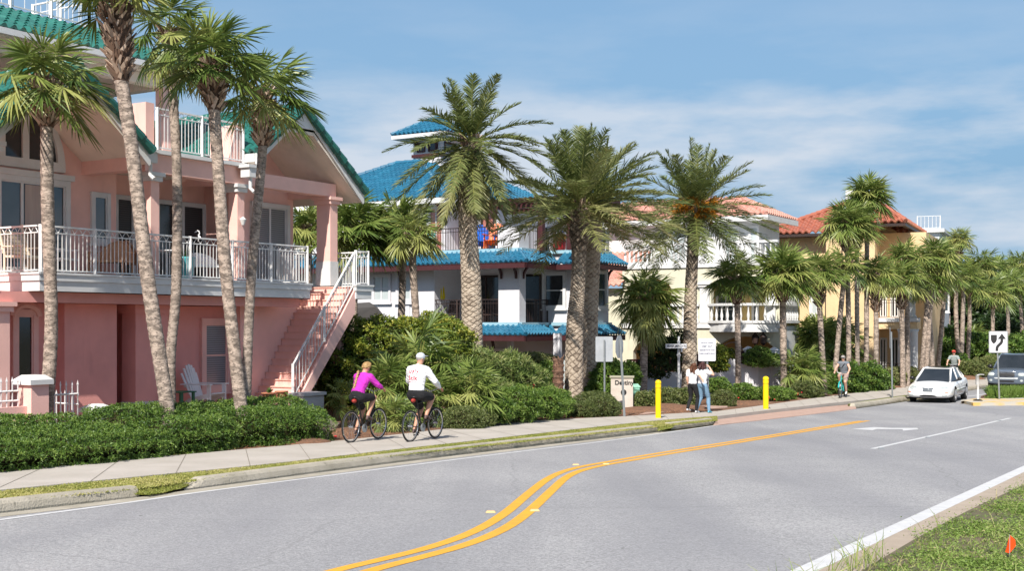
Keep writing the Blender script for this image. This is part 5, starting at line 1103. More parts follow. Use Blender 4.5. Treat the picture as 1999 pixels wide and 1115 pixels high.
# Canary date palms
def phoenix_crown(m, rng, C, nf, R_, mat_l=0, mat_r=1, elo=-60, sagk=.42, wind=(.10, .03), dry=.5, pairs=58, gold=False):
    g = np.array([wind[0], wind[1], -1.0])
    for i in range(nf):
        f = (i + .5) / nf; el = R(86 + (elo - 86) * f ** .8 + rng.uniform(-7, 7)); az = i * 2.39996 + rng.uniform(-.25, .25)
        d = np.array([math.cos(az) * math.cos(el), math.sin(az) * math.cos(el), math.sin(el)]); L = R_ * rng.uniform(.9, 1.1) * (.82 + .18 * math.cos(el)); sg = g * sagk * (.12 + .95 * math.cos(el)) * (1 - .4 * f)
        q = lambda t: np.array(C) + d * (.12 + L * t) + sg * L * t * t
        m.tube([Vector(q(t)) for t in (0, .25, .5, .75, 1)], [.03, .02, .014, .009, .003], 4, mat_r, .3 + .5 * f, cap=False)
        n = pairs; t = np.linspace(.10, .995, n); c = np.array(C) + d * (.12 + L * t[:, None]) + sg * L * t[:, None] ** 2; a = nrm(d + 2 * sg * t[:, None]); side = nrm(np.cross(a, [0, 0, 1.0]) + 1e-6); nn = nrm(np.cross(side, a))
        ll = R_ * .205 * (np.sin(np.pi * np.clip(t * .93 + .05, 0, 1)) ** .55) * rng.uniform(.85, 1.1, n)
        tone = np.clip(rng.normal(.30 + .06 * (1 - f), .08) + rng.normal(0, .08, n) + dry * max(0, f - .45) * 1.1, 0, 1)
        for sgn in (-1, 1):
            tw = rng.uniform(.15, .75, n)[:, None]; D = nrm(a * .85 + side * sgn * .8 + nn * tw * .8 + rng.normal(0, .09, (n, 3)))
            strips(m, c, D, nrm(np.cross(D, nn) + rng.normal(0, .4, (n, 3))), ll, .038, np.tile(g, (n, 1)) * rng.uniform(.1, .35, (n, 1)), 2, [.7, 1, .08], mat_l, tone)
def phoenix(path, Y, r0, rtop, R_, label, nf=62, seed=1, dry=.5, dark_head=.6, gold=False, scale_h=.062, tone=0.0, elo=-60, bulge=0.0, z0=None, flower=False, wind=(.10, .03), sagk=.42):
    rng = np.random.default_rng(seed); pts = [at(x, y, Y) for x, y in path]; zg = zr(Y) + .03 if z0 is None else z0
    if pts[0].z > zg + .2: pts = [Vector((pts[0].x, pts[0].y, zg))] + pts
    base = pts[0].copy(); t = empty('date_palm', base, label, 'palm tree', 'Canary date palms in front of the houses'); H = pts[-1].z - base.z
    n = int(H / .021); Q = spline(pts, n); na = 90; ns = 10; jr = rng.normal(0, .10, (41, 37)); V = np.zeros((n, na, 3)); va = np.zeros((n, na)); th = np.arange(na) / na
    for i, q in enumerate(Q):
        f = i / (n - 1); z = f * H; r = r0 + (rtop - r0) * min(1, f * 1.15) ** 1.3 + bulge * math.exp(-((f - .93) / .05) ** 2)
        zz = z / (scale_h * 2.1) + .10 * np.sin(th * 31.4 + z * 3) + .06 * np.sin(th * 69 + z * 7 + seed); ca = zz + th * 7; cb = zz - th * 7 + 40; fa_, fb_ = ca % 1, cb % 1; k = int(z / scale_h)
        b = np.clip(np.minimum(np.sin(np.pi * fa_), np.sin(np.pi * fb_)) * 1.9, 0, 1)
        rr = r * (1 + rng.normal(0, .006, na)) + b * (.024 if f < .9 else .05)
        V[i, :, 0] = q.x + rr * np.cos(2 * np.pi * th); V[i, :, 1] = q.y + rr * np.sin(2 * np.pi * th); V[i, :, 2] = q.z
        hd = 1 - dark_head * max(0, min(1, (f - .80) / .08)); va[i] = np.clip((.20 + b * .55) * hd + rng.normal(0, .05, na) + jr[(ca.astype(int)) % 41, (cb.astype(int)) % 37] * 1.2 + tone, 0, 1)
    m = M(); ii, kk = np.meshgrid(np.arange(n - 1), np.arange(na), indexing='ij'); ii = ii.ravel(); kk = kk.ravel()
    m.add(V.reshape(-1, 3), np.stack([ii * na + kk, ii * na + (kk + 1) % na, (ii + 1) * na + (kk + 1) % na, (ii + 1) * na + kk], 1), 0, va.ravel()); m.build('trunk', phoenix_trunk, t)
    C = Q[-1]; m = M(); boots(m, rng, C - Vector((0, 0, .75)), C + Vector((0, 0, .15)), rtop * 1.02, rtop * 1.15, 150, .30, .05, .7); m.build('boot', boot_m, t)
    m = M(); phoenix_crown(m, rng, C + Vector((0, 0, .1)), nf, R_, dry=dry, elo=elo, wind=wind, sagk=sagk); m.build('crown', [phoenix_leaf, petiole_m], t)
    if flower:
        m = M()
        for i in range(46):
            az = rng.uniform(0, 6.28); el = rng.uniform(-.25, .75); d = Vector((math.cos(az) * math.cos(el), math.sin(az) * math.cos(el), math.sin(el))); c = C + d * rng.uniform(.3, .8) + Vector((0, -.1, .1)); nn = 26
            D = nrm(np.tile(np.array(d), (nn, 1)) + rng.normal(0, .4, (nn, 3))); strips(m, np.tile(np.array(c), (nn, 1)), D, nrm(rng.normal(0, 1, (nn, 3))), .42, .026, np.tile([0, 0, -.3], (nn, 1)), 2, [.8, 1, .6])
        m.build('flower_cluster', mat('orange_date_stalk', (.55, .22, .01), .6, (.42, .16, .01), scale=5, trans=.1), t)
    return t
phoenix([(922, 720), (920, 560), (912, 400), (921, 285)], 38, .34, .23, 2.65, 'tall date palm with pale ringed trunk and drooping dry skirt before the blue roof', 54, 1, sagk=.36, dry=.75, elo=-88, dark_head=0, tone=.08)
phoenix([(1120, 790), (1122, 640), (1128, 560), (1133, 410)], 42, .33, .21, 3.45, 'windswept date palm with rough brown waist, front one of the crossing pair', 62, 2, dry=.6, elo=-22, dark_head=.4, bulge=.1, wind=(.32, .1), sagk=.30)
phoenix([(1152, 770), (1153, 600), (1162, 440), (1172, 395)], 45, .27, .25, 2.8, 'grey smooth trunked date palm standing right behind the windswept one', 26, 3, dry=.9, elo=-30, dark_head=.1, scale_h=.05, tone=.14)
phoenix([(1345, 760), (1347, 660), (1349, 560), (1357, 415)], 50, .31, .21, 3.35, 'date palm with orange flower stalks and net-patterned trunk beside the street name post', 58, 4, dry=.15, elo=-42, sagk=.28, dark_head=.6, flower=True, scale_h=.085)
# ---- leafy masses
def leafm(name, cols, rough=.5, tr=.2): return mat(name, cols[1], rough, attr=cols, trans=tr, spec=.45)
hedge_leaf = leafm('hedge_leaf', [(.018, .045, .008), (.06, .125, .018), (.13, .215, .032), (.24, .32, .07)]); bright_leaf = leafm('yellow_green_leaf', [(.025, .055, .008), (.09, .14, .016), (.20, .24, .03), (.40, .37, .06)])
olive_leaf = leafm('olive_leaf', [(.025, .045, .01), (.085, .12, .03), (.17, .20, .06), (.29, .29, .12)]); oleander_leaf = leafm('oleander_leaf', [(.03, .06, .012), (.09, .14, .03), (.18, .24, .06), (.34, .34, .14)])
dark_leaf = leafm('dark_tree_leaf', [(.008, .02, .006), (.02, .045, .012), (.04, .08, .02), (.08, .12, .035)]); dry_leaf = leafm('dry_leaf', [(.06, .045, .025), (.13, .11, .06), (.2, .18, .09), (.1, .14, .05)])
under_m = mat('dark_shrub_core', (.045, .04, .02), 1.0, (.02, .025, .01), scale=14, spec=0)  # dark solid balls filling the inside of the leaf masses
twig_m = mat('twig', (.16, .12, .09), .9)
def leafmass(m, rng, ells, dens, ll, lw, mi=0, k=5, exp=2.0, inner=.35, core=True, tone=0.0, sag=.15, up=.35, rough=.07):
    """ellipsoids (centre, radii) covered with tufts of leaves; lumpy, with gaps"""
    A = [(np.array(c, float), np.array(r, float)) for c, r in ells]
    for j, (c, r) in enumerate(A):
        area = 4 * math.pi * ((r[0] * r[1]) ** 1.6 / 3 + (r[0] * r[2]) ** 1.6 / 3 + (r[1] * r[2]) ** 1.6 / 3) ** (1 / 1.6); n = int(area * dens)
        u = nrm(rng.normal(0, 1, (n, 3))); e = 2.0 / exp; s_ = np.sign(u) * np.abs(u) ** e; s_ = s_ / (np.sum(np.abs(s_) ** exp, 1, keepdims=True)) ** (1 / exp)
        ph = c * 1.7; lump = 1 + rough * (np.sin(u[:, 0] * 9 + ph[0]) * np.sin(u[:, 1] * 8 + ph[1]) + np.sin(u[:, 2] * 11 + ph[2] + u[:, 0] * 5)) ; dpt = 1 - np.abs(rng.normal(0, .07, n)) - (rng.uniform(0, 1, n) < inner) * rng.uniform(0, .25, n)
        p = c + s_ * r * (lump * dpt)[:, None]; keep = (u[:, 2] > -.75)
        for i, (c2, r2) in enumerate(A):
            if i != j: keep &= (np.sum(np.abs((p - c2) / (r2 * .88)) ** exp, 1) > 1)
        p = p[keep]; uu = nrm((s_ / r)[keep]); n = len(p)
        if n == 0: continue
        lumpk = lump[keep]; dk = dpt[keep]
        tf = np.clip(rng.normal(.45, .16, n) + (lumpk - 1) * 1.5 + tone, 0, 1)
        for q in range(k):
            D = nrm(uu * .55 + rng.normal(0, .75, (n, 3)) + np.array([0, 0, up])); Sd = nrm(np.cross(D, nrm(rng.normal(0, 1, (n, 3)) + uu * .4)))
            L = ll * rng.uniform(.6, 1.25, n); strips(m, p, D, Sd, L, lw, np.tile([0, 0, -1.0], (n, 1)) * sag, 2, [.3, 1, .1], mi, np.clip(tf + rng.normal(0, .10, n), 0, 1))
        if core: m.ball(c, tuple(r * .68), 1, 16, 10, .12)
def shrub(name, label, cat, ells, dens, ll, lw, lm, seed=1, group=None, **kw):
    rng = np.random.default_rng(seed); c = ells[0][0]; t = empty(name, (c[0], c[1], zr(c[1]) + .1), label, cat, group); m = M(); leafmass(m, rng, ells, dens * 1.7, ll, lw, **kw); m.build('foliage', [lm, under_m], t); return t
def along(px0, py0, px1, py1, back, n, rad, h, jit=.1, seed=0, hi=None):
    """row of ellipsoids standing behind a line on the ground"""
    rg = random.Random(seed); a, b = P(px0, py0, .12), P(px1, py1, .12); d = (b - a).normalized(); nrm_ = Vector((-d.y, d.x, 0)); out = []
    for i in range(n):
        p = a.lerp(b, (i + .5) / n) + nrm_ * (back + rg.uniform(-jit, jit)); hh = (h if hi is None else h + (hi - h) * i / max(1, n - 1)) * rg.uniform(.93, 1.06); out.append(((p.x, p.y, zr(p.y) + .05 + hh * .42), (rad[0] * rg.uniform(.92, 1.1), rad[1] * rg.uniform(.92, 1.1), hh * .60)))
    return out
HG = 'clipped hedge runs in front of the pink house'
shrub('hedge', 'long clipped green hedge run left of the leaning palm', 'hedge', along(-60, 927, 325, 891, .75, 9, (.85, .7), .52, .05, 1) + along(-80, 927, 325, 891, 1.7, 8, (.95, .8), .60, .05, 2), 420, .055, .016, hedge_leaf, 1, HG, exp=3.2, k=5)
shrub('hedge', 'back row of hedge below the grey door', 'hedge', along(196, 903, 330, 889, 2.9, 3, (.9, .7), .78, .05, 3) , 330, .06, .017, hedge_leaf, 3, HG, exp=3.0)
shrub('hedge', 'short hedge block between the two leaning palm trunks', 'hedge', along(352, 887, 462, 877, .75, 3, (.75, .7), .72, .05, 4) + along(350, 887, 470, 877, 1.8, 3, (.8, .8), .88, .05, 5), 420, .055, .016, hedge_leaf, 4, HG, exp=3.2)
shrub('hedge', 'rounded hedge run ending at the dry twigs near the woman cyclist', 'hedge', along(500, 873, 655, 862, .95, 4, (.8, .75), .78, .05, 6) + along(500, 873, 690, 858, 2.1, 5, (.8, .8), .92, .05, 7), 400, .055, .016, hedge_leaf, 6, HG, exp=2.8)
def E(px, py, Y, rx, rz, ry=None): c = at(px, py, Y); return ((c.x, c.y, c.z), (rx, ry or rx, rz))
SG = 'leafy shrubs in the street bed'
shrub('bush', 'tall yellow green bush behind the woman cyclist, under the covered grill', 'bush', [E(700, 690, 37, .95, 1.0), E(690, 745, 36.5, 1.1, 1.1), E(752, 668, 37.5, 1.0, .75), E(740, 730, 37, 1.2, 1.2)], 170, .10, .04, bright_leaf, 11, SG, k=4, rough=.12)
shrub('bush', 'yellow green bush left of the tall pale date palm trunk, below the brown balcony railing', 'bush', [E(800, 660, 38.5, 1.0, .6), E(850, 655, 38, .95, .7), E(835, 720, 37.5, 1.2, 1.3), E(882, 690, 37, .75, .9)], 170, .10, .04, bright_leaf, 12, SG, k=4, rough=.12)
shrub('oleander', 'large loose oleander shrub with pointed leaves left of the thick crossing palm trunks', 'shrub', [E(925, 752, 36.5, .95, .95), E(985, 748, 37.5, .95, .85), E(1030, 765, 38, .8, .7), E(950, 790, 35.8, 1.0, .6)], 130, .17, .022, oleander_leaf, 13, SG, k=5, rough=.14, up=.7)
shrub('bush', 'small grey green bush against the grey garage wall', 'bush', [E(1035, 708, 44, 1.0, .35), E(1070, 712, 44.5, .5, .3)], 200, .07, .025, olive_leaf, 14, SG, tone=.25)
shrub('bush', 'dark green bush left of the cut palm stump', 'bush', [E(1062, 742, 41.5, .55, .6), E(1040, 765, 40, .6, .6)], 220, .08, .03, hedge_leaf, 15, SG)
shrub('bush', 'glossy mid green mound before the oleander', 'bush', [E(965, 800, 33.2, .6, .42), E(1010, 792, 34.5, .75, .55), E(1060, 790, 36, .72, .5), E(1092, 790, 37.5, .45, .45)], 300, .07, .022, hedge_leaf, 16, SG, tone=.12)
shrub('bush', 'low clipped olive coloured mound right of the man cyclist', 'bush', [E(905, 822, 31.6, .62, .38), E(935, 818, 32.4, .5, .3)], 380, .045, .016, olive_leaf, 17, SG, rough=.03)
shrub('bush', 'low clipped green mound at the foot of the crossing date palms', 'bush', [E(1135, 803, 38.2, .55, .32), E(1175, 797, 38.6, .62, .42), E(1160, 785, 39.8, .7, .35)], 340, .05, .016, olive_leaf, 18, SG, rough=.04, tone=-.05)
shrub('bush', 'broad leaved green bush behind the two blank sign backs', 'bush', [E(1190, 745, 45, .8, .75), E(1222, 735, 45.5, .55, .5), E(1175, 775, 44.5, .7, .6)], 200, .11, .05, hedge_leaf, 19, SG, tone=.1)
shrub('bush', 'variegated low hedge mound right of the stone name sign', 'bush', [E(1258, 785, 42.8, .45, .38), E(1295, 780, 44, .6, .42), E(1330, 782, 45, .55, .45)], 260, .07, .028, olive_leaf, 20, SG, tone=.08)
shrub('bush', 'round clipped ball bush just right of the two walking women', 'bush', [E(1412, 782, 46.8, .52, .42)], 380, .05, .018, olive_leaf, 21, SG, rough=.03, tone=.05)
shrub('bush', 'loose green bush between the ball bush and second yellow bollard', 'bush', [E(1402, 755, 48.5, .5, .35), E(1450, 768, 49, .55, .4), E(1480, 772, 50, .45, .35)], 240, .08, .028, hedge_leaf, 22, SG, tone=.1)
shrub('bush', 'leafy green bush right behind the second yellow bollard', 'bush', [E(1510, 770, 51, .6, .33), E(1535, 772, 51.5, .4, .3)], 240, .08, .028, hedge_leaf, 23, SG, tone=.18)
shrub('bush', 'olive bush with red flowers beside the pavement', 'bush', [E(1568, 762, 53.2, .55, .42), E(1590, 768, 53.6, .4, .3)], 280, .06, .02, olive_leaf, 24, SG)
shrub('bush', 'tall dark green hedge bank behind the man on the teal bicycle', 'hedge', [E(1610, 752, 57, .9, .8), E(1650, 745, 58, 1.0, .95), E(1690, 742, 59.5, 1.0, .9), E(1715, 748, 60.5, .7, .65), E(1625, 725, 60, 1.0, .7)], 120, .12, .045, hedge_leaf, 25, SG, rough=.1)
shrub('bush', 'pale green ball bush left of the grey road sign back', 'bush', [E(1737, 738, 63, .5, .55), E(1750, 735, 64, .5, .5)], 180, .08, .03, olive_leaf, 26, SG, tone=.3)
shrub('bush', 'pale green ball bush right of the grey road sign back', 'bush', [E(1779, 735, 65, .45, .5)], 180, .08, .03, olive_leaf, 27, SG, tone=.3)
shrub('bush', 'green bushes behind the white car roof', 'bush', [E(1840, 700, 76, 1.2, 1.2), E(1850, 680, 80, 1.5, 1.3), E(1865, 712, 74, .9, .7)], 60, .16, .07, hedge_leaf, 28, SG)
shrub('bush', 'clipped hedge bank right of the second cyclist', 'hedge', [E(1895, 722, 72, .9, .55), E(1920, 718, 74, .9, .65), E(1935, 716, 76, .7, .7)], 110, .10, .04, olive_leaf, 29, SG, tone=.1)
shrub('bush', 'dark layered bushes under the far palm row', 'bush', [E(1900, 690, 82, 2.0, 1.3), E(1945, 690, 86, 2.2, 1.3), E(1990, 690, 90, 2.2, 1.5)], 40, .2, .08, hedge_leaf, 30, SG)
shrub('dense_tree', 'dark evergreen tree mass behind the far palm row', 'tree', [E(1862, 610, 100, 2.4, 2.4), E(1900, 600, 104, 3.2, 3), E(1950, 610, 108, 3.2, 2.8), E(1995, 605, 112, 3.4, 3)], 20, .35, .15, dark_leaf, 31, rough=.16)
shrub('dense_tree', 'low dark tree far right above the grey car', 'tree', [E(1975, 650, 98, 2.4, 1.8), E(1940, 655, 95, 1.8, 1.6)], 26, .3, .12, dark_leaf, 32)
shrub('bush', 'dark leafy shrub tree behind the street name post', 'bush', [E(1290, 700, 51.5, .8, .75), E(1318, 690, 51, .6, .8), E(1275, 720, 51.5, .6, .5)], 170, .10, .045, dark_leaf, 33, SG, core=False, rough=.2, tone=.15)
shrub('bush', 'yellow green shrub behind the lettered white sign', 'bush', [E(1402, 694, 53, .45, .45), E(1424, 692, 53.5, .25, .25), E(1400, 715, 53, .5, .3)], 200, .09, .04, bright_leaf, 34, SG)
shrub('bush', 'green shrub on the white wall under the lanterns', 'bush', [E(1480, 700, 55, .65, .5), E(1510, 705, 55.5, .4, .3)], 180, .09, .035, hedge_leaf, 35, SG, tone=.1)
def fanclump(label, px, py, Y, R_, nf, seed, stems=1, leafm_=None, elo=-35, trunkh=0):
    rng = np.random.default_rng(seed); c = at(px, py, Y); g = Vector((c.x, c.y, zr(Y) + .08)); t = empty('fan_palm_shrub', g, label, 'palm shrub', 'low fan palm shrubs in the beds'); m = M()
    for k in range(stems):
        q = c + Vector((rng.uniform(-.3, .3) * R_ * (stems > 1) * 2, rng.uniform(-.3, .3) * R_, rng.uniform(-.15, .15) * (stems > 1))); fan_leaves(m, rng, q, nf, R_, 22, elo=elo, blade=.55, wseg=.045, dead=.15)
        m.tube([Vector((q.x, q.y, g.z)), q], [.09, .07], 8, 1)
    m.build('frond_cluster', [sabal_leaf, petiole_m], t)
fanclump('large fan palm shrub with yellowing leaves behind the man in the white cap', 818, 715, 34, 1.5, 30, 61, 1)
fanclump('bushy fan palm shrub between the two cyclists', 735, 765, 31.5, .95, 26, 62, 3)
fanclump('low fan palm shrub at the pavement edge between the bicycles', 768, 812, 30.2, .62, 22, 63, 2, elo=-20)
fanclump('fan palm shrub right of the man in the white shirt', 880, 770, 33, .95, 26, 64, 3)
fanclump('small fan palm at the left of the woman cyclist by the pink wall', 672, 770, 32.5, .55, 16, 65, 1)
fanclump('bright green round fan palm before the white wall end', 1548, 715, 54, 1.1, 34, 66, 2, elo=-50)
fanclump('drooping yellow green fan palm beside the dark hedge bank', 1592, 745, 55, .7, 20, 67, 2)
fanclump('dark fan palm thicket in front of the orange wall', 1570, 665, 60, 1.4, 30, 68, 3)
fanclump('dark fan palm thicket behind the first orange-house palm trunk', 1618, 668, 62, 1.5, 28, 69, 3)
fanclump('silver green fan palm under the far palms', 1905, 665, 84, 1.4, 24, 70, 2)
# cut palm stump
m = M(); rng = np.random.default_rng(8); c = at(1090, 790, 41); pts = [Vector((c.x, c.y, zr(41))), at(1090, 700, 41)]
mm, Q = trunk_mesh(pts, lambda f: .17 * (1 + .05 * math.sin(f * 9)), 16, .06, rng, .012); boots(mm, rng, Q[2], Q[-1], .17, .17, 90, .14, .04, .6, 0); tag(mm.build('palm_stump', mat('stump_bark', (.22, .12, .08), .95, (.10, .06, .04), scale=9, bump=1)), 'brown cut-off palm stump left of the thick crossing trunks', 'stump')
# flowers
redf = mat('red_flower', (.6, .02, .02), .6, (.5, .01, .03))
def flowers(label, spots, par=None, name='red_flowers'):
    m = M(); rg = random.Random(len(spots))
    for x, y, Y, n in spots:
        c = at(x, y, Y)
        for i in range(n):
            q = c + Vector((rg.gauss(0, .10), rg.gauss(0, .1), rg.gauss(0, .04))); m.ball(q, (.035, .035, .025), 0, 6, 4)
    tag(m.build(name, redf), label, 'flowers', kind='stuff')
flowers('small red flowers at the foot of the street bed shrubs', [(1560, 769, 52.5, 7), (1502, 779, 49.5, 4), (1428, 776, 48, 2), (642, 851, 27.8, 8), (1028, 756, 37, 4)])
# dry twigs
m = M(); rg = random.Random(4); c = P(632, 862, .12) + Vector((-.1, .25, 0))
def twig(p, d, L, r, dep):
    q = p + d * L; m.tube([p, q], [r, r * .6], 3, cap=False)
    if dep:
        for _ in range(3): twig(q, (d + Vector((rg.gauss(0, .45), rg.gauss(0, .45), rg.gauss(.1, .3)))).normalized(), L * .7, r * .6, dep - 1)
for i in range(14): twig(c + Vector((rg.uniform(-.25, .25), rg.uniform(-.1, .2), 0)), Vector((rg.gauss(0, .5), rg.gauss(-.2, .3), 1)).normalized(), .2, .008, 3)
tag(m.build('dead_shrub', mat('bleached_twig', (.42, .37, .33), .9, (.3, .26, .22))), 'bleached leafless dead shrub at the right end of the clipped hedge', 'dead shrub')
# grass: verge and near bank
grass_m = mat('grass_blade', (.12, .16, .03), .6, attr=[(.10, .13, .02), (.25, .28, .05), (.40, .37, .12), (.5, .44, .2)], trans=.25); weed_m = mat('weed_leaf', (.08, .14, .02), .6, attr=[(.04, .07, .01), (.12, .20, .03), (.21, .30, .06), (.42, .37, .18)], trans=.22)
def scatter(A, B, n, rng, dz, fa=0.0, fb=1.0):
    A = resample(A, 400); B = resample(B, 400); i = rng.integers(0, 399, n); f = rng.uniform(0, 1, n); g = rng.uniform(fa, fb, n)
    a = np.array([tuple(p) for p in A]); b = np.array([tuple(p) for p in B]); pa = a[i] * (1 - f[:, None]) + a[i + 1] * f[:, None]; pb = b[i] * (1 - f[:, None]) + b[i + 1] * f[:, None]; p = pa * (1 - g[:, None]) + pb * g[:, None]
    zt = np.array([zr(y) for y in np.linspace(0, 130, 1301)]); p[:, 2] = np.interp(p[:, 1], np.linspace(0, 130, 1301), zt) + dz; return p
def blades(m, rng, p, h, w, lean=.5, tone=.5, n=2, spread=.15):
    N = len(p); D = nrm(np.stack([rng.normal(0, lean, N), rng.normal(0, lean, N), np.ones(N)], 1)); strips(m, p, D, nrm(np.cross(D, rng.normal(0, 1, (N, 3)))), h * rng.uniform(.5, 1.3, N), w, np.tile([0, 0, -.4], (N, 1)), n, [1, .8, .1], 0, np.clip(rng.normal(tone, spread, N), 0, 1))
rng = np.random.default_rng(77); m = M()
KB2 = pl((-60, 990), (0, 982), (270, 956), (368, 941), (700, 898), (1000, 866), (1292, 833), (1400, 822), dz=.1); SF_ = pl((-60, 965), (0, 957), (266, 931), (525, 906.6), (700, 885.6), (944, 858.5), (1160, 834), (1280, 821), (1400, 812), dz=.12)
p = scatter(KB2, SF_, 70000, rng, .095); tn = .5 + .22 * np.sin(p[:, 0] * 2.1 + p[:, 1] * .9) * np.sin(p[:, 1] * 1.7); blades(m, rng, p, .055, .012, .6, tn)
gp = pl((262, 968), (300, 969), (368, 952), dz=.02, it=1); p = scatter(gp, pl((270, 956), (310, 948), (368, 941), dz=.05, it=1), 5000, rng, .03); blades(m, rng, p, .08, .012, .6, .35)
p = scatter(pl((1285, 842), (1312, 836), dz=.05, it=0), pl((1290, 828), (1320, 823), dz=.1, it=0), 2500, rng, .05); blades(m, rng, p, .08, .012, .6, .35)
m.build('grass', grass_m, kind='stuff')
m = M(); p = scatter(AR, offset(AR, 6.5), 1, rng, .02)
ARv = pl((1640, 1145), (1691, 1114), (1800, 1048), (1908, 991), (1999, 950), (2060, 920), it=1); ARo = offset(ARv, 3.2)
c_ = scatter(ARv, ARo, 900, rng, .02, .045, 1); cl = []; cn = np.sin(c_[:, 0] * 2.3 + 1.1) * np.sin(c_[:, 1] * 1.7 + .4) + rng.normal(0, .35, 900)
for q in range(900):
    if cn[q] < -.25: continue
    k = int(rng.integers(60, 190)); s_ = rng.uniform(.05, .15); cl.append(np.array(c_[q]) + np.stack([rng.normal(0, s_, k), rng.normal(0, s_, k), np.abs(rng.normal(.02, .03, k))], 1))
p = np.concatenate(cl); blades(m, rng, p, .032, .011, 1.1, np.clip(.55 + .2 * np.sin(p[:, 0] * 5) * np.sin(p[:, 1] * 4), 0, 1), 2)
p = scatter(ARv, ARo, 42000, rng, .02, .02, 1); den = (np.sin(p[:, 0] * 3.1 + 1) * np.sin(p[:, 1] * 2.3) + rng.normal(0, .4, len(p))) > .1; p = p[den]; blades(m, rng, p, .07, .008, .7, .62, 2, .22)
p = scatter(ARv, ARo, 260, rng, .02, .0, 1); blades(m, rng, p, .34, .008, .35, .8, 2)
p = scatter(pl((1500, 1180), (1600, 1135), (1691, 1105), it=0), pl((1560, 1190), (1691, 1125), (1760, 1085), it=0), 120, rng, .02); blades(m, rng, p, .42, .008, .35, .75, 2)
ARx = [ARv[-1] + (ARv[-1] - ARv[-2]).normalized() * k for k in (0, 10, 22)]; p = scatter(ARx, offset(ARx, 5), 26000, rng, .02); blades(m, rng, p, .08, .016, .9, .55)
m.build('rough_grass', weed_m, kind='stuff')
pf = P(1971, 1092, .02); t = empty('marker_flag', pf, 'small orange plastic marker flag stuck in the rough roadside grass', 'flag'); m = M(); m.tube([pf, pf + Vector((.0, 0, .22))], .004, 5); m.build('pole', mat('wire', (.3, .3, .3), .4), t)
m = M(); V = [pf + Vector(v) for v in ((0, 0, .22), (.055, .01, .17), (.05, -.012, .12), (.0, .0, .05), (-.035, .01, .06), (-.02, -.01, .14))]; m.prism(V, [v + Vector((0, .004, 0)) for v in V]); m.build('pennant', mat('orange_plastic_film', (.95, .10, .01), .5, trans=.3), t)
# island planting
m = M(); rng = np.random.default_rng(5); q0, q1 = P(1930, 779, .1), P(2020, 777, .1); b0, b1 = q0 + Vector((1.2, 3.2, 0)), q1 + Vector((1.2, 3.2, 0)); n = 9000; f, g = rng.uniform(0, 1, (n, 1)), rng.uniform(0, 1, (n, 1)); p = np.array(q0) * (1 - f) * (1 - g) + np.array(q1) * f * (1 - g) + np.array(b0) * (1 - f) * g + np.array(b1) * f * g; p[:, 2] = .18
blades(m, rng, p, .62, .02, .22, .38); c = np.array(q0) * (1 - f) + np.array(q1) * f; c[:, 2] = .18; c = c[:3000] + rng.normal(0, .12, (3000, 3)) * [1, 1, .3]; blades(m, rng, c, .12, .05, .9, .3)
m.build('island_grass', weed_m, kind='stuff')
m = M(); m.hexa([Vector((v.x, v.y, .08)) for v in (q0 + Vector((-.5, -.4, 0)), q1 + Vector((3, -.4, 0)), b1 + Vector((3, .4, 0)), b0 + Vector((-.2, .3, 0)))] + [Vector((v.x, v.y, .19)) for v in (q0 + Vector((-.3, -.2, 0)), q1 + Vector((3, -.2, 0)), b1 + Vector((3, .2, 0)), b0 + Vector((0, .1, 0)))]); m.build('island_bed', mulch, kind='structure')
# pine straw mounds in the bed
m = M()
def mound(px, py, Y, r, h):
    c = P(px, py, .1); m.ball((c.x, c.y + r * .5, c.z - .03), (r, r * .8, h), 0, 20, 8)
for a in ((560, 868, 0, .9, .14), (1115, 812, 0, .8, .12), (1260, 806, 0, 1.1, .2), (1300, 804, 0, 1.2, .28), (1340, 802, 0, 1.0, .2), (1450, 790, 0, 1.5, .18), (1520, 782, 0, 1.3, .16), (1740, 758, 0, .9, .15), (1890, 742, 0, 1.2, .3)): mound(*a)
m.build('mulch_mounds', mulch, smooth=True, kind='stuff')
rng = np.random.default_rng(9); m = M(); p = scatter(SB, offset(SB, -2.2), 14000, rng, .11); N = len(p); D = nrm(np.stack([rng.normal(0, 1, N), rng.normal(0, 1, N), rng.uniform(0, .25, N)], 1)); strips(m, p, D, nrm(np.cross(D, [0, 0, 1.0])), .12, .010, np.zeros((N, 3)), 1, [1, .6], 0, rng.uniform(0, 1, N))
m.build('pine_needles', mat('pine_needle', (.3, .15, .08), .9, attr=[(.16, .07, .04), (.30, .14, .07), (.42, .24, .13)]), kind='stuff')
m = M(); rng = np.random.default_rng(12); leafmass(m, rng, [E(2050 + 75 * i, 640 + 6 * (i % 3), 118 + 5 * (i % 2), 4.6, 3.4 + .7 * (i % 3)) for i in range(11)], 7, .6, .25, rough=.16); m.build('treeline', [dark_leaf, under_m], kind='stuff')
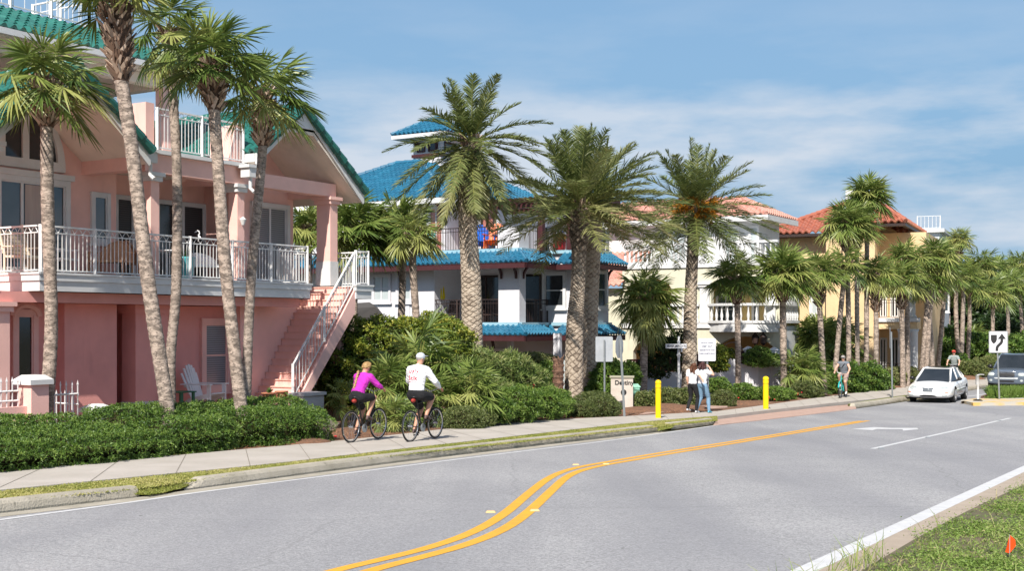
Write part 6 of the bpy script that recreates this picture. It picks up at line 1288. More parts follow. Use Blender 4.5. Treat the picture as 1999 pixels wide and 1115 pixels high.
# ================================================================ PEOPLE, BICYCLES
skinm = mat('skin', (.56, .30, .20), .55, (.50, .25, .165), scale=6); skinp = mat('light_skin', (.62, .37, .27), .55, (.55, .31, .22), scale=6)
def cloth(n, c, k=.2): return mat(n, c, .9, tuple(x * (1 - k) for x in c), scale=5, bump=.5, bscale=9, detail=2)
def skin_mesh(name, nodes, edges, root, mats, grow=0.0, sub=2, region=None, keep=None, vox=.0075, folds=0.0):
    """one continuous surface round a skeleton of tapering limbs, welded and smoothed"""
    m = M(); rr = lambda n: (nodes[n][1],) * 2 if np.isscalar(nodes[n][1]) else nodes[n][1]
    for a, b in edges:
        if keep is not None and (a not in keep or b not in keep): continue
        A, B = Vector(nodes[a][0]), Vector(nodes[b][0]); ra, rb = rr(a), rr(b); L = (B - A).length; n = max(2, int(L / (.22 * (min(ra + rb) + grow))) + 1)
        for i in range(n + 1):
            f = i / n; x, y = ra[0] + (rb[0] - ra[0]) * f + grow, ra[1] + (rb[1] - ra[1]) * f + grow; q = 10 if x > .02 else 8
            m.ball(A.lerp(B, f), (x, y, min(x, y)), 0, q + 2, q - 2)
    ob = m.build(name, mats[0], world=False); md = ob.modifiers.new('r', 'REMESH'); md.mode = 'VOXEL'; md.voxel_size = vox; sm = ob.modifiers.new('s', 'SMOOTH'); sm.iterations = 3; sm.factor = .5
    dg = bpy.context.evaluated_depsgraph_get(); new = bpy.data.meshes.new_from_object(ob.evaluated_get(dg)); bpy.data.objects.remove(ob); new.name = name; new.materials.clear()
    for m_ in mats: new.materials.append(m_)
    nv = len(new.vertices); co = np.empty(nv * 3); new.vertices.foreach_get('co', co); co = co.reshape(-1, 3)
    if folds:
        no = np.empty(nv * 3); new.vertices.foreach_get('normal', no); no = no.reshape(-1, 3); d = np.sin(co[:, 2] * 42 + co[:, 0] * 31 + 2 * np.sin(co[:, 1] * 23)) * np.sin(co[:, 0] * 19 + co[:, 2] * 13 + 1.3) + .5 * np.sin(co[:, 2] * 85 + co[:, 0] * 60); co = co + no * (d * folds)[:, None]; new.vertices.foreach_set('co', co.astype(np.float32).ravel())
    npo = len(new.polygons); mi = np.zeros(npo, np.int32)
    if region:
        ce = np.empty(npo * 3); new.polygons.foreach_get('center', ce); ce = ce.reshape(-1, 3); best = np.full(npo, 9e9)
        for a, b in edges:
            A, B = np.array(nodes[a][0]), np.array(nodes[b][0]); d = B - A; t = np.clip(((ce - A) @ d) / max(1e-9, d @ d), 0, 1); e = np.linalg.norm(ce - A - t[:, None] * d, axis=1); k = e < best; best[k] = e[k]; mi[k] = region.get(b, region.get(a, 0))
    new.polygons.foreach_set('material_index', mi); new.polygons.foreach_set('use_smooth', np.ones(npo, bool)); new.update()
    o = bpy.data.objects.new(name, new); S.collection.objects.link(o); return o
def hand(nodes, edges, side, wrist, d, palm_n, curl=.6, s=1.0):
    """palm and five fingers of different lengths; d points along the hand, palm_n out of the palm"""
    d = Vector(d).normalized(); n = Vector(palm_n).normalized(); x = d.cross(n).normalized() * (1 if side == 'r' else -1); w = Vector(wrist)
    pc = w + d * .055 * s; nodes['palm' + side] = (pc, (.030 * s, .018 * s)); edges.append(('wrist' + side, 'palm' + side))
    for i, (o_, L) in enumerate(((.028, .075), (.009, .085), (-.010, .078), (-.028, .06))):
        k = pc + d * .035 * s + x * o_ * s; a = k + (d * math.cos(curl * .6) + n * math.sin(curl * .6)) * L * .5 * s; b = a + (d * math.cos(curl * 1.9) + n * math.sin(curl * 1.9)) * L * .5 * s
        for j, q in enumerate((k, a, b)): nodes[f'f{side}{i}{j}'] = (q, (.0095 - .0012 * j) * s)
        edges += [('palm' + side, f'f{side}{i}0'), (f'f{side}{i}0', f'f{side}{i}1'), (f'f{side}{i}1', f'f{side}{i}2')]
    k = pc - d * .02 * s + x * .034 * s + n * .008; a = k + (d * .6 + x * .6 + n * .5).normalized() * .035 * s; b = a + (d * .8 + n * .5).normalized() * .03 * s
    nodes[f't{side}0'] = (k, .012 * s); nodes[f't{side}1'] = (a, .011 * s); nodes[f't{side}2'] = (b, .009 * s); edges += [('palm' + side, f't{side}0'), (f't{side}0', f't{side}1'), (f't{side}1', f't{side}2')]
def person(loc, heading, J, label, skin, hair, shirt, legs, shoes, w=1.0, sleeves='long', legcut='knee', hairlen=.1, hat=None, extra=None, female=False, hd=(0, 1, 0), handdir=None, head_s=1.0, shirt_low=True):
    """J: joints in the person's own frame (x right, y forward, z up)"""
    V_ = Vector; J = {k: V_(v) for k, v in J.items()}; t = empty('person', (0, 0, 0), label, 'person')
    nd = {}; ed = []
    def N(n, p, r, par=None):
        nd[n] = (V_(p), r)
        if par: ed.append((par, n))
    hip, ch, nk, hdp = J['hip'], J['chest'], J['neck'], J['head']
    N('pelvis', hip, (.155 * w, .115 * w)); N('waist', hip.lerp(ch, .42), (.135 * w * (.9 if female else 1), .10 * w), 'pelvis'); N('chest', ch, (.165 * w, .115 * w), 'waist'); N('upper', ch.lerp(nk, .6), (.13 * w, .085 * w), 'chest')
    N('neck', nk, .058, 'upper'); up = (hdp - nk).normalized(); f = V_(hd).normalized(); N('jaw', nk.lerp(hdp, .55) + f * .015, (.064 * head_s, .07 * head_s), 'neck'); N('head', hdp, (.078 * head_s, .092 * head_s), 'jaw'); N('crown', hdp + up * .075 * head_s, (.06, .07), 'head')
    N('nose', hdp + f * .098 * head_s - up * .02, .012, 'head'); sd = f.cross(up).normalized()
    for s_, q in ((1, 'r'), (-1, 'l')): N('ear' + q, hdp + sd * s_ * .082 * head_s - up * .01, (.010, .018), 'head')
    for q in 'rl':
        N('sh' + q, J['sh' + q], .062 * w, 'upper'); N('ua' + q, J['sh' + q].lerp(J['el' + q], .5), .048 * w, 'sh' + q); N('el' + q, J['el' + q], .040 * w, 'ua' + q); N('fa' + q, J['el' + q].lerp(J['wr' + q], .4), .040 * w, 'el' + q); N('wrist' + q, J['wr' + q], (.027, .022), 'fa' + q)
        hdir = (J['wr' + q] - J['el' + q]).normalized() if not handdir else V_(handdir[q][0]); pn = V_((0, 0, -1)) if not handdir else V_(handdir[q][1]); hand(nd, ed, q, J['wr' + q], hdir, pn)
        sx = 1 if q == 'r' else -1; N('hj' + q, hip + V_((sx * .095 * w, .0, -.05)), .092 * w, 'pelvis'); N('th' + q, (hip + V_((sx * .1 * w, 0, -.05))).lerp(J['kn' + q], .45), .082 * w, 'hj' + q); N('kn' + q, J['kn' + q], .056 * w, 'th' + q)
        N('ca' + q, J['kn' + q].lerp(J['an' + q], .35) + V_((0, -.015, 0)), .056 * w, 'kn' + q); N('an' + q, J['an' + q], .036, 'ca' + q); N('heel' + q, J['an' + q] + V_((0, -.03, -.055)), .03, 'an' + q); fo = J.get('ft' + q, V_((0, 1, -.15))).normalized()
        N('ball' + q, J['an' + q] + V_((0, -.01, -.05)) + fo * .13, (.038, .026), 'an' + q); N('toe' + q, J['an' + q] + V_((0, -.01, -.055)) + fo * .19, (.03, .016), 'ball' + q)
    reg = {'crown': 1}
    for q in 'rl':
        for k in ('heel', 'ball', 'toe'): reg[k + q] = 2
    b = skin_mesh('body', nd, ed, 'pelvis', [skin, hair, shoes or skin], region=reg); b.parent = t
    arm = ['sh', 'ua', 'el', 'fa', 'wrist'] if sleeves == 'long' else (['sh', 'ua'] if sleeves == 'short' else ['sh'])
    kp = ['pelvis', 'waist', 'chest', 'upper', 'neck'] + [a + q for a in arm for q in 'rl']; nd2 = dict(nd); nd2['pelvis'] = (hip.lerp(ch, .22), (.142 * w, .108 * w)); nd2['neck'] = (nk.lerp(ch, .22), .062 * w)
    s_ = skin_mesh('shirt', nd2, ed, 'pelvis', [shirt], grow=.02, keep=set(kp), vox=.009, folds=.0035); s_.parent = t
    lg = ['hj', 'th'] + (['kn'] if legcut != 'short' else []) + (['ca', 'an'] if legcut == 'long' else []); nd3 = dict(nd); nd3['pelvis'] = (hip + V_((0, 0, 0)), (.15 * w, .115 * w))
    if legcut == 'knee':
        for q in 'rl': nd3['kn' + q] = (nd['th' + q][0].lerp(nd['kn' + q][0], .62), .072 * w)
    l_ = skin_mesh('trousers' if legcut == 'long' else 'shorts', nd3, ed, 'pelvis', [legs], grow=.014, vox=.009, folds=.002, keep=set(['pelvis'] + [a + q for a in lg for q in 'rl'])); l_.parent = t
    m = M(); c = hdp + up * .03 - f * .012; rr = .092 * head_s                     # hair cap
    m.ball(c, (rr, rr * 1.12, rr * 1.02), 0, 16, 12); h = m.build('hair', hair, t, smooth=True, world=False)
    if not hat and hairlen <= .12:
        m = M(); rg = random.Random(7)
        for i in range(150):
            a = rg.uniform(-2.3, 2.3); pts = []
            for k in range(5):
                e = 1.35 - k * .42 - rg.uniform(0, .12); q = c - f * rr * 1.06 * math.cos(e) * math.cos(a) + sd * rr * 1.0 * math.cos(e) * math.sin(a) + up * rr * 1.04 * math.sin(e); pts.append(q); a += rg.uniform(-.12, .12)
            m.tube(pts, [.004, .009, .009, .007, .002], 4)
        m.build('hair_lock', hair, h, smooth=True, world=False)
    if hairlen > .12:
        m = M(); rg = random.Random(3)
        for i in range(70):
            a = rg.uniform(-1.9, 1.9); s0 = c - f * .09 * math.cos(a) * head_s + sd * .09 * math.sin(a) * head_s; e = s0 + V_((rg.gauss(0, .035), rg.gauss(0, .03), -hairlen * rg.uniform(.6, 1))) - f * .03; md_ = s0.lerp(e, .5) + V_((rg.gauss(0, .02), rg.gauss(0, .02), 0)); m.tube([s0 + up * .04, md_, e], [.018, .02, .006], 5)
        m.build('hair_lock', hair, h, smooth=True, world=False)
    if hat:
        m = M(); m.ball(c + up * .022, (rr * 1.08, rr * 1.2, rr * .98), 0, 16, 12); br = []
        for k in range(9): a = math.pi * k / 8 - math.pi / 2; br.append(c + f * (.075 + .11 * math.cos(a)) + sd * .085 * math.sin(a) + up * .028)
        m.prism(br, [v + up * .008 for v in br]); m.build('cap', hat, t, smooth=False, world=False)
    if extra: extra(t, nd, f, up, sd)
    t.location = loc; t.rotation_euler = (0, 0, heading); return t
steel = mat('galvanised_steel', (.34, .36, .37), .45, (.28, .30, .31), scale=6, metal=.5); blackp = mat('black_paint', (.015, .015, .016), .35); rubber = mat('tyre_rubber', (.02, .02, .02), .85); chrome = mat('bright_metal', (.55, .55, .56), .25, metal=.9)
def bicycle(loc, heading, fm, label, cruiser=False, fat=.016, basket=False, tailbag=None):
    t = empty('bicycle', (0, 0, 0), label, 'bicycle'); W_ = .34; ry, fy = -.45, .60; V_ = Vector
    for y in (ry, fy):
        m = M(); ring = [V_((0, y + W_ * .96 * math.cos(2 * math.pi * k / 36), .34 + W_ * .96 * math.sin(2 * math.pi * k / 36))) for k in range(37)]; 
        rim = [V_((0, y + W_ * .88 * math.cos(2 * math.pi * k / 36), .34 + W_ * .88 * math.sin(2 * math.pi * k / 36))) for k in range(37)]; m.tube(rim, .011, 6); m.tube([V_((-.05, y, .34)), V_((.05, y, .34))], .02, 8); wh = m.build('wheel', chrome, t, world=False)
        q = M(); q.tube(ring, fat, 8); q.build('tyre', rubber, wh, smooth=True, world=False); q = M()
        for k in range(24): a = 2 * math.pi * k / 24; q.tube([V_((.03 * (-1) ** k, y, .34)), V_((0, y + W_ * .87 * math.cos(a), .34 + W_ * .87 * math.sin(a)))], .0016, 3, cap=False)
        q.build('spokes', chrome, wh, world=False)
    m = M(); bb, st, hd = V_((0, 0, .28)), V_((0, -.17, .80)), V_((0, .42, .88)); ht = V_((0, .45, .72))
    if cruiser: m.tube(spline([st + V_((0, 0, -.05)), V_((0, .15, .80)), ht + V_((0, 0, .08))], 8), .018, 8); m.tube(spline([bb, V_((0, .25, .42)), ht], 8), .02, 8)
    else: m.tube([st, hd], .016, 8); m.tube([bb, ht], .018, 8)
    m.tube([bb, V_((0, -.20, .90))], .016, 8); m.tube([hd + V_((0, -.02, .1)), ht], .019, 8)
    for s_ in (-.045, .045): m.tube([V_((s_, ry, .34)), bb + V_((s_ * .6, 0, 0))], .009, 6); m.tube([V_((s_, ry, .34)), st + V_((s_ * .3, 0, -.03))], .008, 6); m.tube([ht, V_((s_ * 1.2, .50, .58)), V_((s_, fy, .34))], .012, 6)
    m.build('frame', fm, t, world=False)
    m = M(); m.ball(V_((0, -.25, .955)), (.085, .12, .035), 0, 12, 8); m.ball(V_((0, -.12, .96)), (.035, .12, .025), 0, 10, 6); m.build('saddle', blackp, t, smooth=True, world=False)
    m = M(); b = V_((0, .40, 1.04)); m.tube([hd, b], .013, 8)
    for s_ in (-1, 1): m.tube([b, b + V_((s_ * .16, .02, .06)), V_((s_ * .27, .36, 1.12)), V_((s_ * .30, .27, 1.12))], .011, 6)
    hb = m.build('handlebar', chrome, t, world=False); m = M()
    for s_ in (-1, 1): m.tube([V_((s_ * .29, .33, 1.12)), V_((s_ * .305, .23, 1.12))], .016, 8)
    m.build('grip', blackp, hb, world=False)
    m = M(); m.tube([V_((.035, 0, .28)), V_((.05, 0, .28))], [.09, .09], 20); cr = m.build('chainring', steel, t, world=False)
    for s_, z in ((1, 1), (-1, -1)):
        m = M(); m.tube([V_((.06 * s_, 0, .28)), V_((.07 * s_, .03 * z, .28 + .165 * z))], .01, 6); p = V_((.12 * s_, .03 * z, .28 + .165 * z)); m.box(WORLD, p.y - .045, p.y + .045, p.x - .045, p.x + .045, p.z - .012, p.z + .012); m.build('pedal', blackp, t, world=False)
    if tailbag: m = M(); m.ball(V_((0, -.33, .88)), (.05, .07, .045), 0, 10, 6); m.build('saddle_bag', tailbag, t, smooth=True, world=False)
    if cruiser:
        m = M(); 
        for y in (ry, fy): m.tube([V_((0, y + .385 * math.cos(a), .34 + .385 * math.sin(a))) for a in [math.pi * (.1 + .8 * k / 10) for k in range(11)]], [.028] * 11, 6)
        m.build('mudguard', fm, t, smooth=True, world=False)
    t.location = loc; t.rotation_euler = (0, 0, heading); return t
def head_to(dx, dy): return math.atan2(-dx, dy)          # turn local +y to the direction (dx, dy)
cyc = dict(hip=(0, -.20, 1.03), chest=(0, -.10, 1.36), neck=(0, -.03, 1.56), head=(0, .015, 1.70), shr=(.18, -.05, 1.47), shl=(-.18, -.05, 1.47), elr=(.30, .08, 1.25), ell=(-.30, .08, 1.25), wrr=(.295, .26, 1.145), wrl=(-.295, .26, 1.145),
    knr=(.13, .24, .93), knl=(-.12, .20, .68), anr=(.12, .0, .545), anl=(-.12, -.09, .235))
grip = {'r': ((0, .75, -.3), (0, .2, -1)), 'l': ((0, .75, -.3), (0, .2, -1))}
H1 = head_to(.45, .893)
blond = mat('blond_hair', (.38, .24, .10), .6, (.26, .15, .06), scale=30); brownh = mat('brown_hair', (.09, .035, .02), .5, (.14, .06, .03), scale=25); darkh = mat('dark_hair', (.05, .022, .02), .5, (.08, .03, .03), scale=25); greyh = mat('grey_hair', (.30, .28, .26), .6)
magenta = cloth('magenta_jersey', (.52, .03, .42)); whitec = cloth('white_cotton', (.80, .80, .82), .06); blackc = cloth('black_cloth', (.012, .012, .014)); shoe_b = mat('brown_shoe', (.10, .06, .055), .6)
def bike_at(px0, px1, py, dx, dy): p = P((px0 + px1) / 2, py, .124); d = Vector((dx, dy, 0)).normalized(); return p - d * .075
bw = bike_at(694, 731, 861.5, .45, .893); bm = bike_at(807, 845, 860, .45, .893)
bicycle(bw, H1, blackp, 'black bicycle ridden by the woman in the magenta top', tailbag=mat('red_bag', (.3, .03, .02), .6)); bicycle(bm, H1, blackp, 'black bicycle ridden by the man in the white long sleeved shirt', tailbag=bpy.data.materials['red_bag'])
def braid(t, nd, f, up, sd):
    m = M(); p = nd['neck'][0] - f * .07; pts = [p + Vector((-.03 + .012 * (-1) ** k, -.065 - .0155 * k, .07 - .032 * k)) for k in range(13)]; m.tube(pts, [.028, .034, .026] * 4 + [.01], 6); m.build('braid', blond, t, smooth=True, world=False)
    m = M(); m.ball(nd['head'][0] - f * .06 + up * .05, (.06, .05, .05), 0, 10, 8); m.build('hair_bun', blond, t, smooth=True, world=False)
Jw = dict(cyc); Jw.update(hip=(0, -.22, 1.0), chest=(0, -.06, 1.27), neck=(0, .04, 1.44), head=(.02, .10, 1.575), shr=(.165, .02, 1.37), shl=(-.165, .02, 1.37), elr=(.27, .16, 1.20), ell=(-.27, .16, 1.20))
person(bw, H1, Jw, 'woman cyclist with blond braid, magenta long sleeved top and black shorts', skinm, blond, magenta, blackc, shoe_b, w=.98, female=True, extra=braid, handdir=grip, hd=(.25, 1, 0))
capm = mat('pale_cap_cloth', (.52, .55, .60), .9, (.45, .48, .53), scale=8)
def textobj(txt, size, mt, depth=.002, align='CENTER', spacing=1.0, shear=0.0, bold=0.0, italic=False):
    cu = bpy.data.curves.new('t', 'FONT'); cu.body = txt; cu.size = size; cu.align_x = align; cu.align_y = 'CENTER'; cu.extrude = depth; cu.space_line = .85; cu.space_character = spacing; cu.shear = shear; cu.offset = bold; o = bpy.data.objects.new('t', cu); S.collection.objects.link(o)
    dg = bpy.context.evaluated_depsgraph_get(); me = bpy.data.meshes.new_from_object(o.evaluated_get(dg)); bpy.data.objects.remove(o); me.materials.clear(); me.materials.append(mt); return me
def textpart(name, txt, size, mt, par, org, xdir, updir, out=None, local=True, wrap=None, **kw):
    """flat lettering placed on a surface: org centre, xdir reading direction, updir up"""
    me = textobj(txt, size, mt, **kw); xd, ud = Vector(xdir).normalized(), Vector(updir).normalized(); nz_ = xd.cross(ud).normalized(); O = Vector(org)
    for v in me.vertices:
        c = v.co; q = O + xd * c.x + ud * c.y + nz_ * c.z
        if wrap: q = wrap(q, c)
        v.co = q
    o = bpy.data.objects.new(name, me); S.collection.objects.link(o); o.parent = par
    if not local: o.location = -wloc(par)
    return o
def tee_print(t, nd, f, up, sd):
    red = mat('red_print', (.62, .03, .06), .8, (.55, .03, .06)); sh = [o for o in bpy.data.objects if o.parent == t and o.name.startswith('shirt')][0]
    from mathutils.bvhtree import BVHTree
    bv = BVHTree.FromPolygons([v.co for v in sh.data.vertices], [tuple(p.vertices) for p in sh.data.polygons])
    def wrap(q, c):
        r = bv.ray_cast(Vector((q.x, -1.5, q.z)), Vector((0, 1, 0))); return r[0] + Vector((0, -.004 - .003 * (c.z > 0), 0)) if r[0] else q
    ch = nd['chest'][0]
    for txt, dz, sz in (('Ugly', .10, .135), ('Stik', -.045, .135), ('AMERICAN TACKLE', -.125, .024)): textpart('lettering', txt, sz, red, t, ch + Vector((-.035, -.3, dz)), (1, 0, 0), (0, 0, 1), wrap=wrap, bold=.0025 if sz > .1 else 0, spacing=1.12)
Jm = dict(cyc); Jm.update(hip=(0, -.20, 1.04), chest=(0, -.16, 1.40), neck=(0, -.10, 1.62), head=(.01, -.05, 1.76), shr=(.20, -.12, 1.52), shl=(-.20, -.12, 1.52), elr=(.33, .02, 1.28), ell=(-.33, .02, 1.28))
person(bm, H1, Jm, 'man cyclist in pale cap, white long sleeved shirt with red lettering and black shorts', skinm, greyh, whitec, blackc, shoe_b, w=1.16, hat=capm, extra=tee_print, handdir=grip, hd=(.5, 1, 0))
# the two women walking away
walk = dict(hip=(0, 0, .93), chest=(0, .02, 1.24), neck=(0, .02, 1.43), head=(0, .03, 1.57), shr=(.165, .01, 1.37), shl=(-.165, .01, 1.37), elr=(.21, -.02, 1.12), ell=(-.20, -.02, 1.10), wrr=(.20, .10, .90), wrl=(-.19, .08, .88), knr=(.13, .12, .50), knl=(-.12, -.02, .50), anr=(.17, -.05, .09), anl=(-.12, -.12, .12))
H2 = head_to(.62, .78); pw_ = P(1371, 806, .125); pb = P(1352, 806, .125)
denim = cloth('light_blue_denim', (.16, .27, .38)); bluesh = mat('light_blue_trainers', (.12, .42, .55), .6); greysh = mat('white_trainers', (.6, .6, .62), .6)
J3 = dict(walk); J3.update(elr=(.36, .10, 1.27), wrr=(.20, .12, 1.52), ell=(-.34, .03, 1.25), wrl=(-.46, -.06, 1.20), knr=(.15, .14, .5), anr=(.24, .02, .09), knl=(-.08, .05, .50), anl=(-.14, -.14, .09))
person(pw_, H2, J3, 'woman in white blouse and light blue jeans, one hand raised to her dark hair', skinp, darkh, whitec, denim, bluesh, w=.97, sleeves='short', legcut='long', hairlen=.16, female=True, handdir={'r': ((-.6, 0, .6), (-.7, 0, -.7)), 'l': ((-1, -.1, -.1), (0, 1, 0))})
J4 = dict(walk); J4.update(elr=(.30, -.03, 1.22), wrr=(.40, -.10, 1.15), head=(.03, .03, 1.53), knl=(-.10, .06, .5), anl=(-.06, -.22, .16))
person(pb, H2, J4, 'auburn haired woman in white top and black leggings, arm round her friend', skinp, brownh, whitec, blackc, greysh, w=.9, sleeves='short', legcut='long', hairlen=.26, female=True)
# man on the teal cruiser riding towards the viewer
H3 = head_to(-.45, -.89); bc = P(1646, 776, .124); tealp = mat('teal_bike_paint', (.03, .42, .40), .35); greyt = cloth('grey_vest', (.17, .19, .22))
bicycle(bc, H3, tealp, 'teal cruiser bicycle coming towards the viewer on the pavement', cruiser=True, fat=.026)
def sling(t, nd, f, up, sd):
    m = M(); a = nd['shl'][0] + Vector((.06, .05, .05)); b = nd['pelvis'][0] + Vector((.17, .05, .1)); c = nd['chest'][0] + Vector((.0, .16, 0)); m.tube(spline([a, c, b], 8), .018, 6); m.build('bag_strap', blackc, t, world=False)
    m = M(); h = nd['head'][0]; m.box(WORLD, h.y + .075, h.y + .11, h.x - .07, h.x + .07, h.z - .005, h.z + .03); m.build('sunglasses', blackp, t, world=False)
plaid = cloth('checked_shorts', (.42, .30, .26), .4)
person(bc, H3, cyc, 'man in grey sleeveless shirt and dark sunglasses riding the teal bicycle', skinp, greyh, greyt, plaid, greysh, w=1.12, sleeves='none', extra=sling, handdir=grip)
b4 = P(1862, 752, .124); bicycle(b4, H3, blackp, 'dark bicycle mostly hidden behind the white car'); redh = mat('red_head_cloth', (.62, .07, .05), .8)
person(b4, H3, cyc, 'cyclist with red head cloth and grey shirt passing behind the white car', skinp, redh, cloth('sage_shirt', (.30, .34, .33)), blackc, greysh, w=1.05, sleeves='short', hat=redh, handdir=grip)
# ================================================================ VEHICLES
def carpaint(n, c): return mat(n, c, .28, tuple(x * .94 for x in c), scale=3, coat=.6, spec=.5)
lampm = mat('headlamp_glass', (.50, .54, .52), .12, (.34, .37, .37), scale=9, spec=.8); amber = mat('amber_lens', (.80, .16, .02), .3); darkgap = mat('dark_intake', (.02, .02, .022), .6); hub = mat('alloy_wheel', (.42, .42, .43), .35, metal=.6)
def loft(m, secs, mat_=0, close=True):
    n = len(secs[0]); V = [tuple(p) for s_ in secs for p in s_]; F = [(i * n + k, i * n + (k + 1) % n, (i + 1) * n + (k + 1) % n, (i + 1) * n + k) for i in range(len(secs) - 1) for k in range(n)]
    F += [tuple(range(n))[::-1], tuple(range((len(secs) - 1) * n, len(secs) * n))]; m.add(V, F, mat_)
def apply_mods(o):
    dg = bpy.context.evaluated_depsgraph_get(); me = bpy.data.meshes.new_from_object(o.evaluated_get(dg)); o.modifiers.clear(); o.data = me
def vehicle(loc, heading, prof, gh, paint, lower, label, cat, wheels, width, roofz, kind):
    """prof: (y, half width, z bottom, z top) along the body; gh: greenhouse stations (y, half width, z) base and roof outlines"""
    t = empty('parked_car' if False else ('sedan' if kind == 'sedan' else 'off_road_car'), (0, 0, 0), label, cat); V_ = Vector
    secs = []
    for y, w, zb, zt in prof:
        h = zt - zb; half = [(0, zb), (w * .80, zb), (w * .96, zb + h * .10), (w, zb + h * .38), (w * .99, zb + h * .62), (w * .95, zb + h * .84), (w * .80, zt - .015), (w * .4, zt + .015)]
        ring = [V_((x, y, z)) for x, z in half] + [V_((0, y, zt + .025))] + [V_((-x, y, z)) for x, z in half[:0:-1]]; secs.append(ring)
    m = M(); loft(m, secs); b = m.build('body', paint, t, smooth=True, world=False)
    sb = b.modifiers.new('s', 'SUBSURF'); sb.levels = sb.render_levels = 2; apply_mods(b)
    wy, wr = wheels
    for y in wy:                                       # wheel arches
        c = M(); c.tube([V_((-width, y, wr)), V_((width, y, wr))], wr * 1.14, 28); co = c.build('cut', paint, world=False); bo = b.modifiers.new('b', 'BOOLEAN'); bo.object = co; bo.operation = 'DIFFERENCE'; bo.solver = 'EXACT'; apply_mods(b); bpy.data.objects.remove(co)
    for p in b.data.polygons: p.use_smooth = True
    b.data.set_sharp_from_angle(angle=R(35)) if hasattr(b.data, 'set_sharp_from_angle') else None
    m = M()
    for y in wy: m.box(WORLD, y - wr * 1.2, y + wr * 1.2, -width * .70, width * .70, wr * .5, wr * 2.05)
    m.box(WORLD, wy[0] - .2, wy[1] + .2, -width * .8, width * .8, prof[3][2] + .02, prof[3][2] + .12); m.build('underbody', darkgap, t, world=False)
    base, top = gh; m = M(); n = len(base); lo = [V_((w, y, z)) for y, w, z in base] + [V_((-w, y, z)) for y, w, z in base[::-1]]; hi = [V_((w, y, z)) for y, w, z in top] + [V_((-w, y, z)) for y, w, z in top[::-1]]
    m.prism(lo, hi); m.build('glazing', glassd if kind == 'sedan' else glassd, t, world=False)
    up = V_((0, 0, 1)); m = M(); hr = [V_((p.x * 1.02, p.y * 1.015, p.z)) for p in hi]; m.prism([p - up * .045 for p in hr], [V_((p.x * .97, p.y * .98, p.z + .02)) for p in hr]); m.build('roof', paint, t, world=False)
    for i in [0, n - 1] + list(range(1, n - 1)):
        for a, c in ((lo[i], hi[i]), (lo[2 * n - 1 - i], hi[2 * n - 1 - i])): m = M(); m.tube([a * 1.004, c * 1.004 - up * .02], .045 if i in (0, n - 1) else .035, 6); m.build('pillar', paint, t, smooth=True, world=False)
    for y in wy:
        for s_ in (-1, 1):
            x0, x1 = s_ * (width - .23), s_ * (width - .015); m = M(); m.tube([V_((x0, y, wr)), V_((x0 * 1.02, y, wr)), V_((x1 * .985, y, wr)), V_((x1, y, wr))], [wr * .93, wr, wr, wr * .93], 28); wh = m.build('wheel', rubber, t, world=False)
            m = M(); m.tube([V_((x1 - s_ * .01, y, wr)), V_((x1 + s_ * .006, y, wr))], [wr * .68, wr * .64], 24); ri = m.build('rim', darkgap, wh, world=False); m = M()
            for k in range(7): a = 2 * math.pi * k / 7; m.tube([V_((x1 + s_ * .008, y, wr)), V_((x1 + s_ * .008, y + wr * .63 * math.cos(a), wr + wr * .63 * math.sin(a)))], [.035, .022], 5)
            m.tube([V_((x1 + s_ * .007, y + wr * .64 * math.cos(2 * math.pi * k / 24), wr + wr * .64 * math.sin(2 * math.pi * k / 24))) for k in range(25)], .018, 6); m.build('wheel_spoke', hub, wh, world=False)
    return t, b
def finish(t, loc, heading): t.location = loc; t.rotation_euler = (0, 0, heading)
def front_z(b, x, z, bvh={}):                          # where the nose of the body is
    from mathutils.bvhtree import BVHTree
    if b.name not in bvh: bvh[b.name] = BVHTree.FromPolygons([v.co for v in b.data.vertices], [tuple(p.vertices) for p in b.data.polygons])
    r = bvh[b.name].ray_cast(Vector((x, 6, z)), Vector((0, -1, 0))); return r[0].y if r[0] else 2.0
def decal(t, b, name, mt, outline, out=.012, world=False):
    """a shallow panel hugging the nose: outline in (x, z)"""
    m = M(); c = (sum(p[0] for p in outline) / len(outline), sum(p[1] for p in outline) / len(outline)); n = len(outline); V = []; rings = 4
    for k in range(rings + 1):
        f = k / rings
        for x, z in outline: xx, zz = c[0] + (x - c[0]) * f, c[1] + (z - c[1]) * f; V.append((xx, front_z(b, xx, zz) + out * (1 if k < rings else -.5), zz))
    F = [(k * n + i, k * n + (i + 1) % n, (k + 1) * n + (i + 1) % n, (k + 1) * n + i) for k in range(rings) for i in range(n)]
    m.add(V, F); return m.build(name, mt, t, smooth=True, world=False)
def ell(cx, cz, rx, rz, n=18, p=2.0, rot=0):
    o = []
    for k in range(n):
        a = 2 * math.pi * k / n; x = math.copysign(abs(math.cos(a)) ** (2 / p), math.cos(a)) * rx; z = math.copysign(abs(math.sin(a)) ** (2 / p), math.sin(a)) * rz; o.append((cx + x * math.cos(rot) - z * math.sin(rot), cz + x * math.sin(rot) + z * math.cos(rot)))
    return o
whitepaint = carpaint('white_car_paint', (.78, .78, .77)); greypaint = carpaint('silver_blue_car_paint', (.10, .125, .16))
prof = [(-2.58, .62, .38, .86), (-2.50, .80, .30, .96), (-2.1, .90, .24, 1.01), (-1.4, .93, .20, .99), (-.4, .94, .18, .95), (.6, .94, .18, .92), (1.2, .94, .19, .90), (1.8, .93, .20, .82), (2.25, .90, .21, .72), (2.48, .82, .24, .64), (2.60, .62, .30, .54)]
gh = ([(1.45, .70, .86), (.55, .84, .93), (-.6, .85, .95), (-1.95, .68, .99)], [(.42, .56, 1.38), (.1, .60, 1.41), (-.6, .60, 1.42), (-1.15, .56, 1.37)])
t, b = vehicle(None, 0, prof, gh, whitepaint, .2, 'white four door saloon car driving towards the viewer', 'car', ((-1.42, 1.42), .325), .93, 1.42, 'sedan')
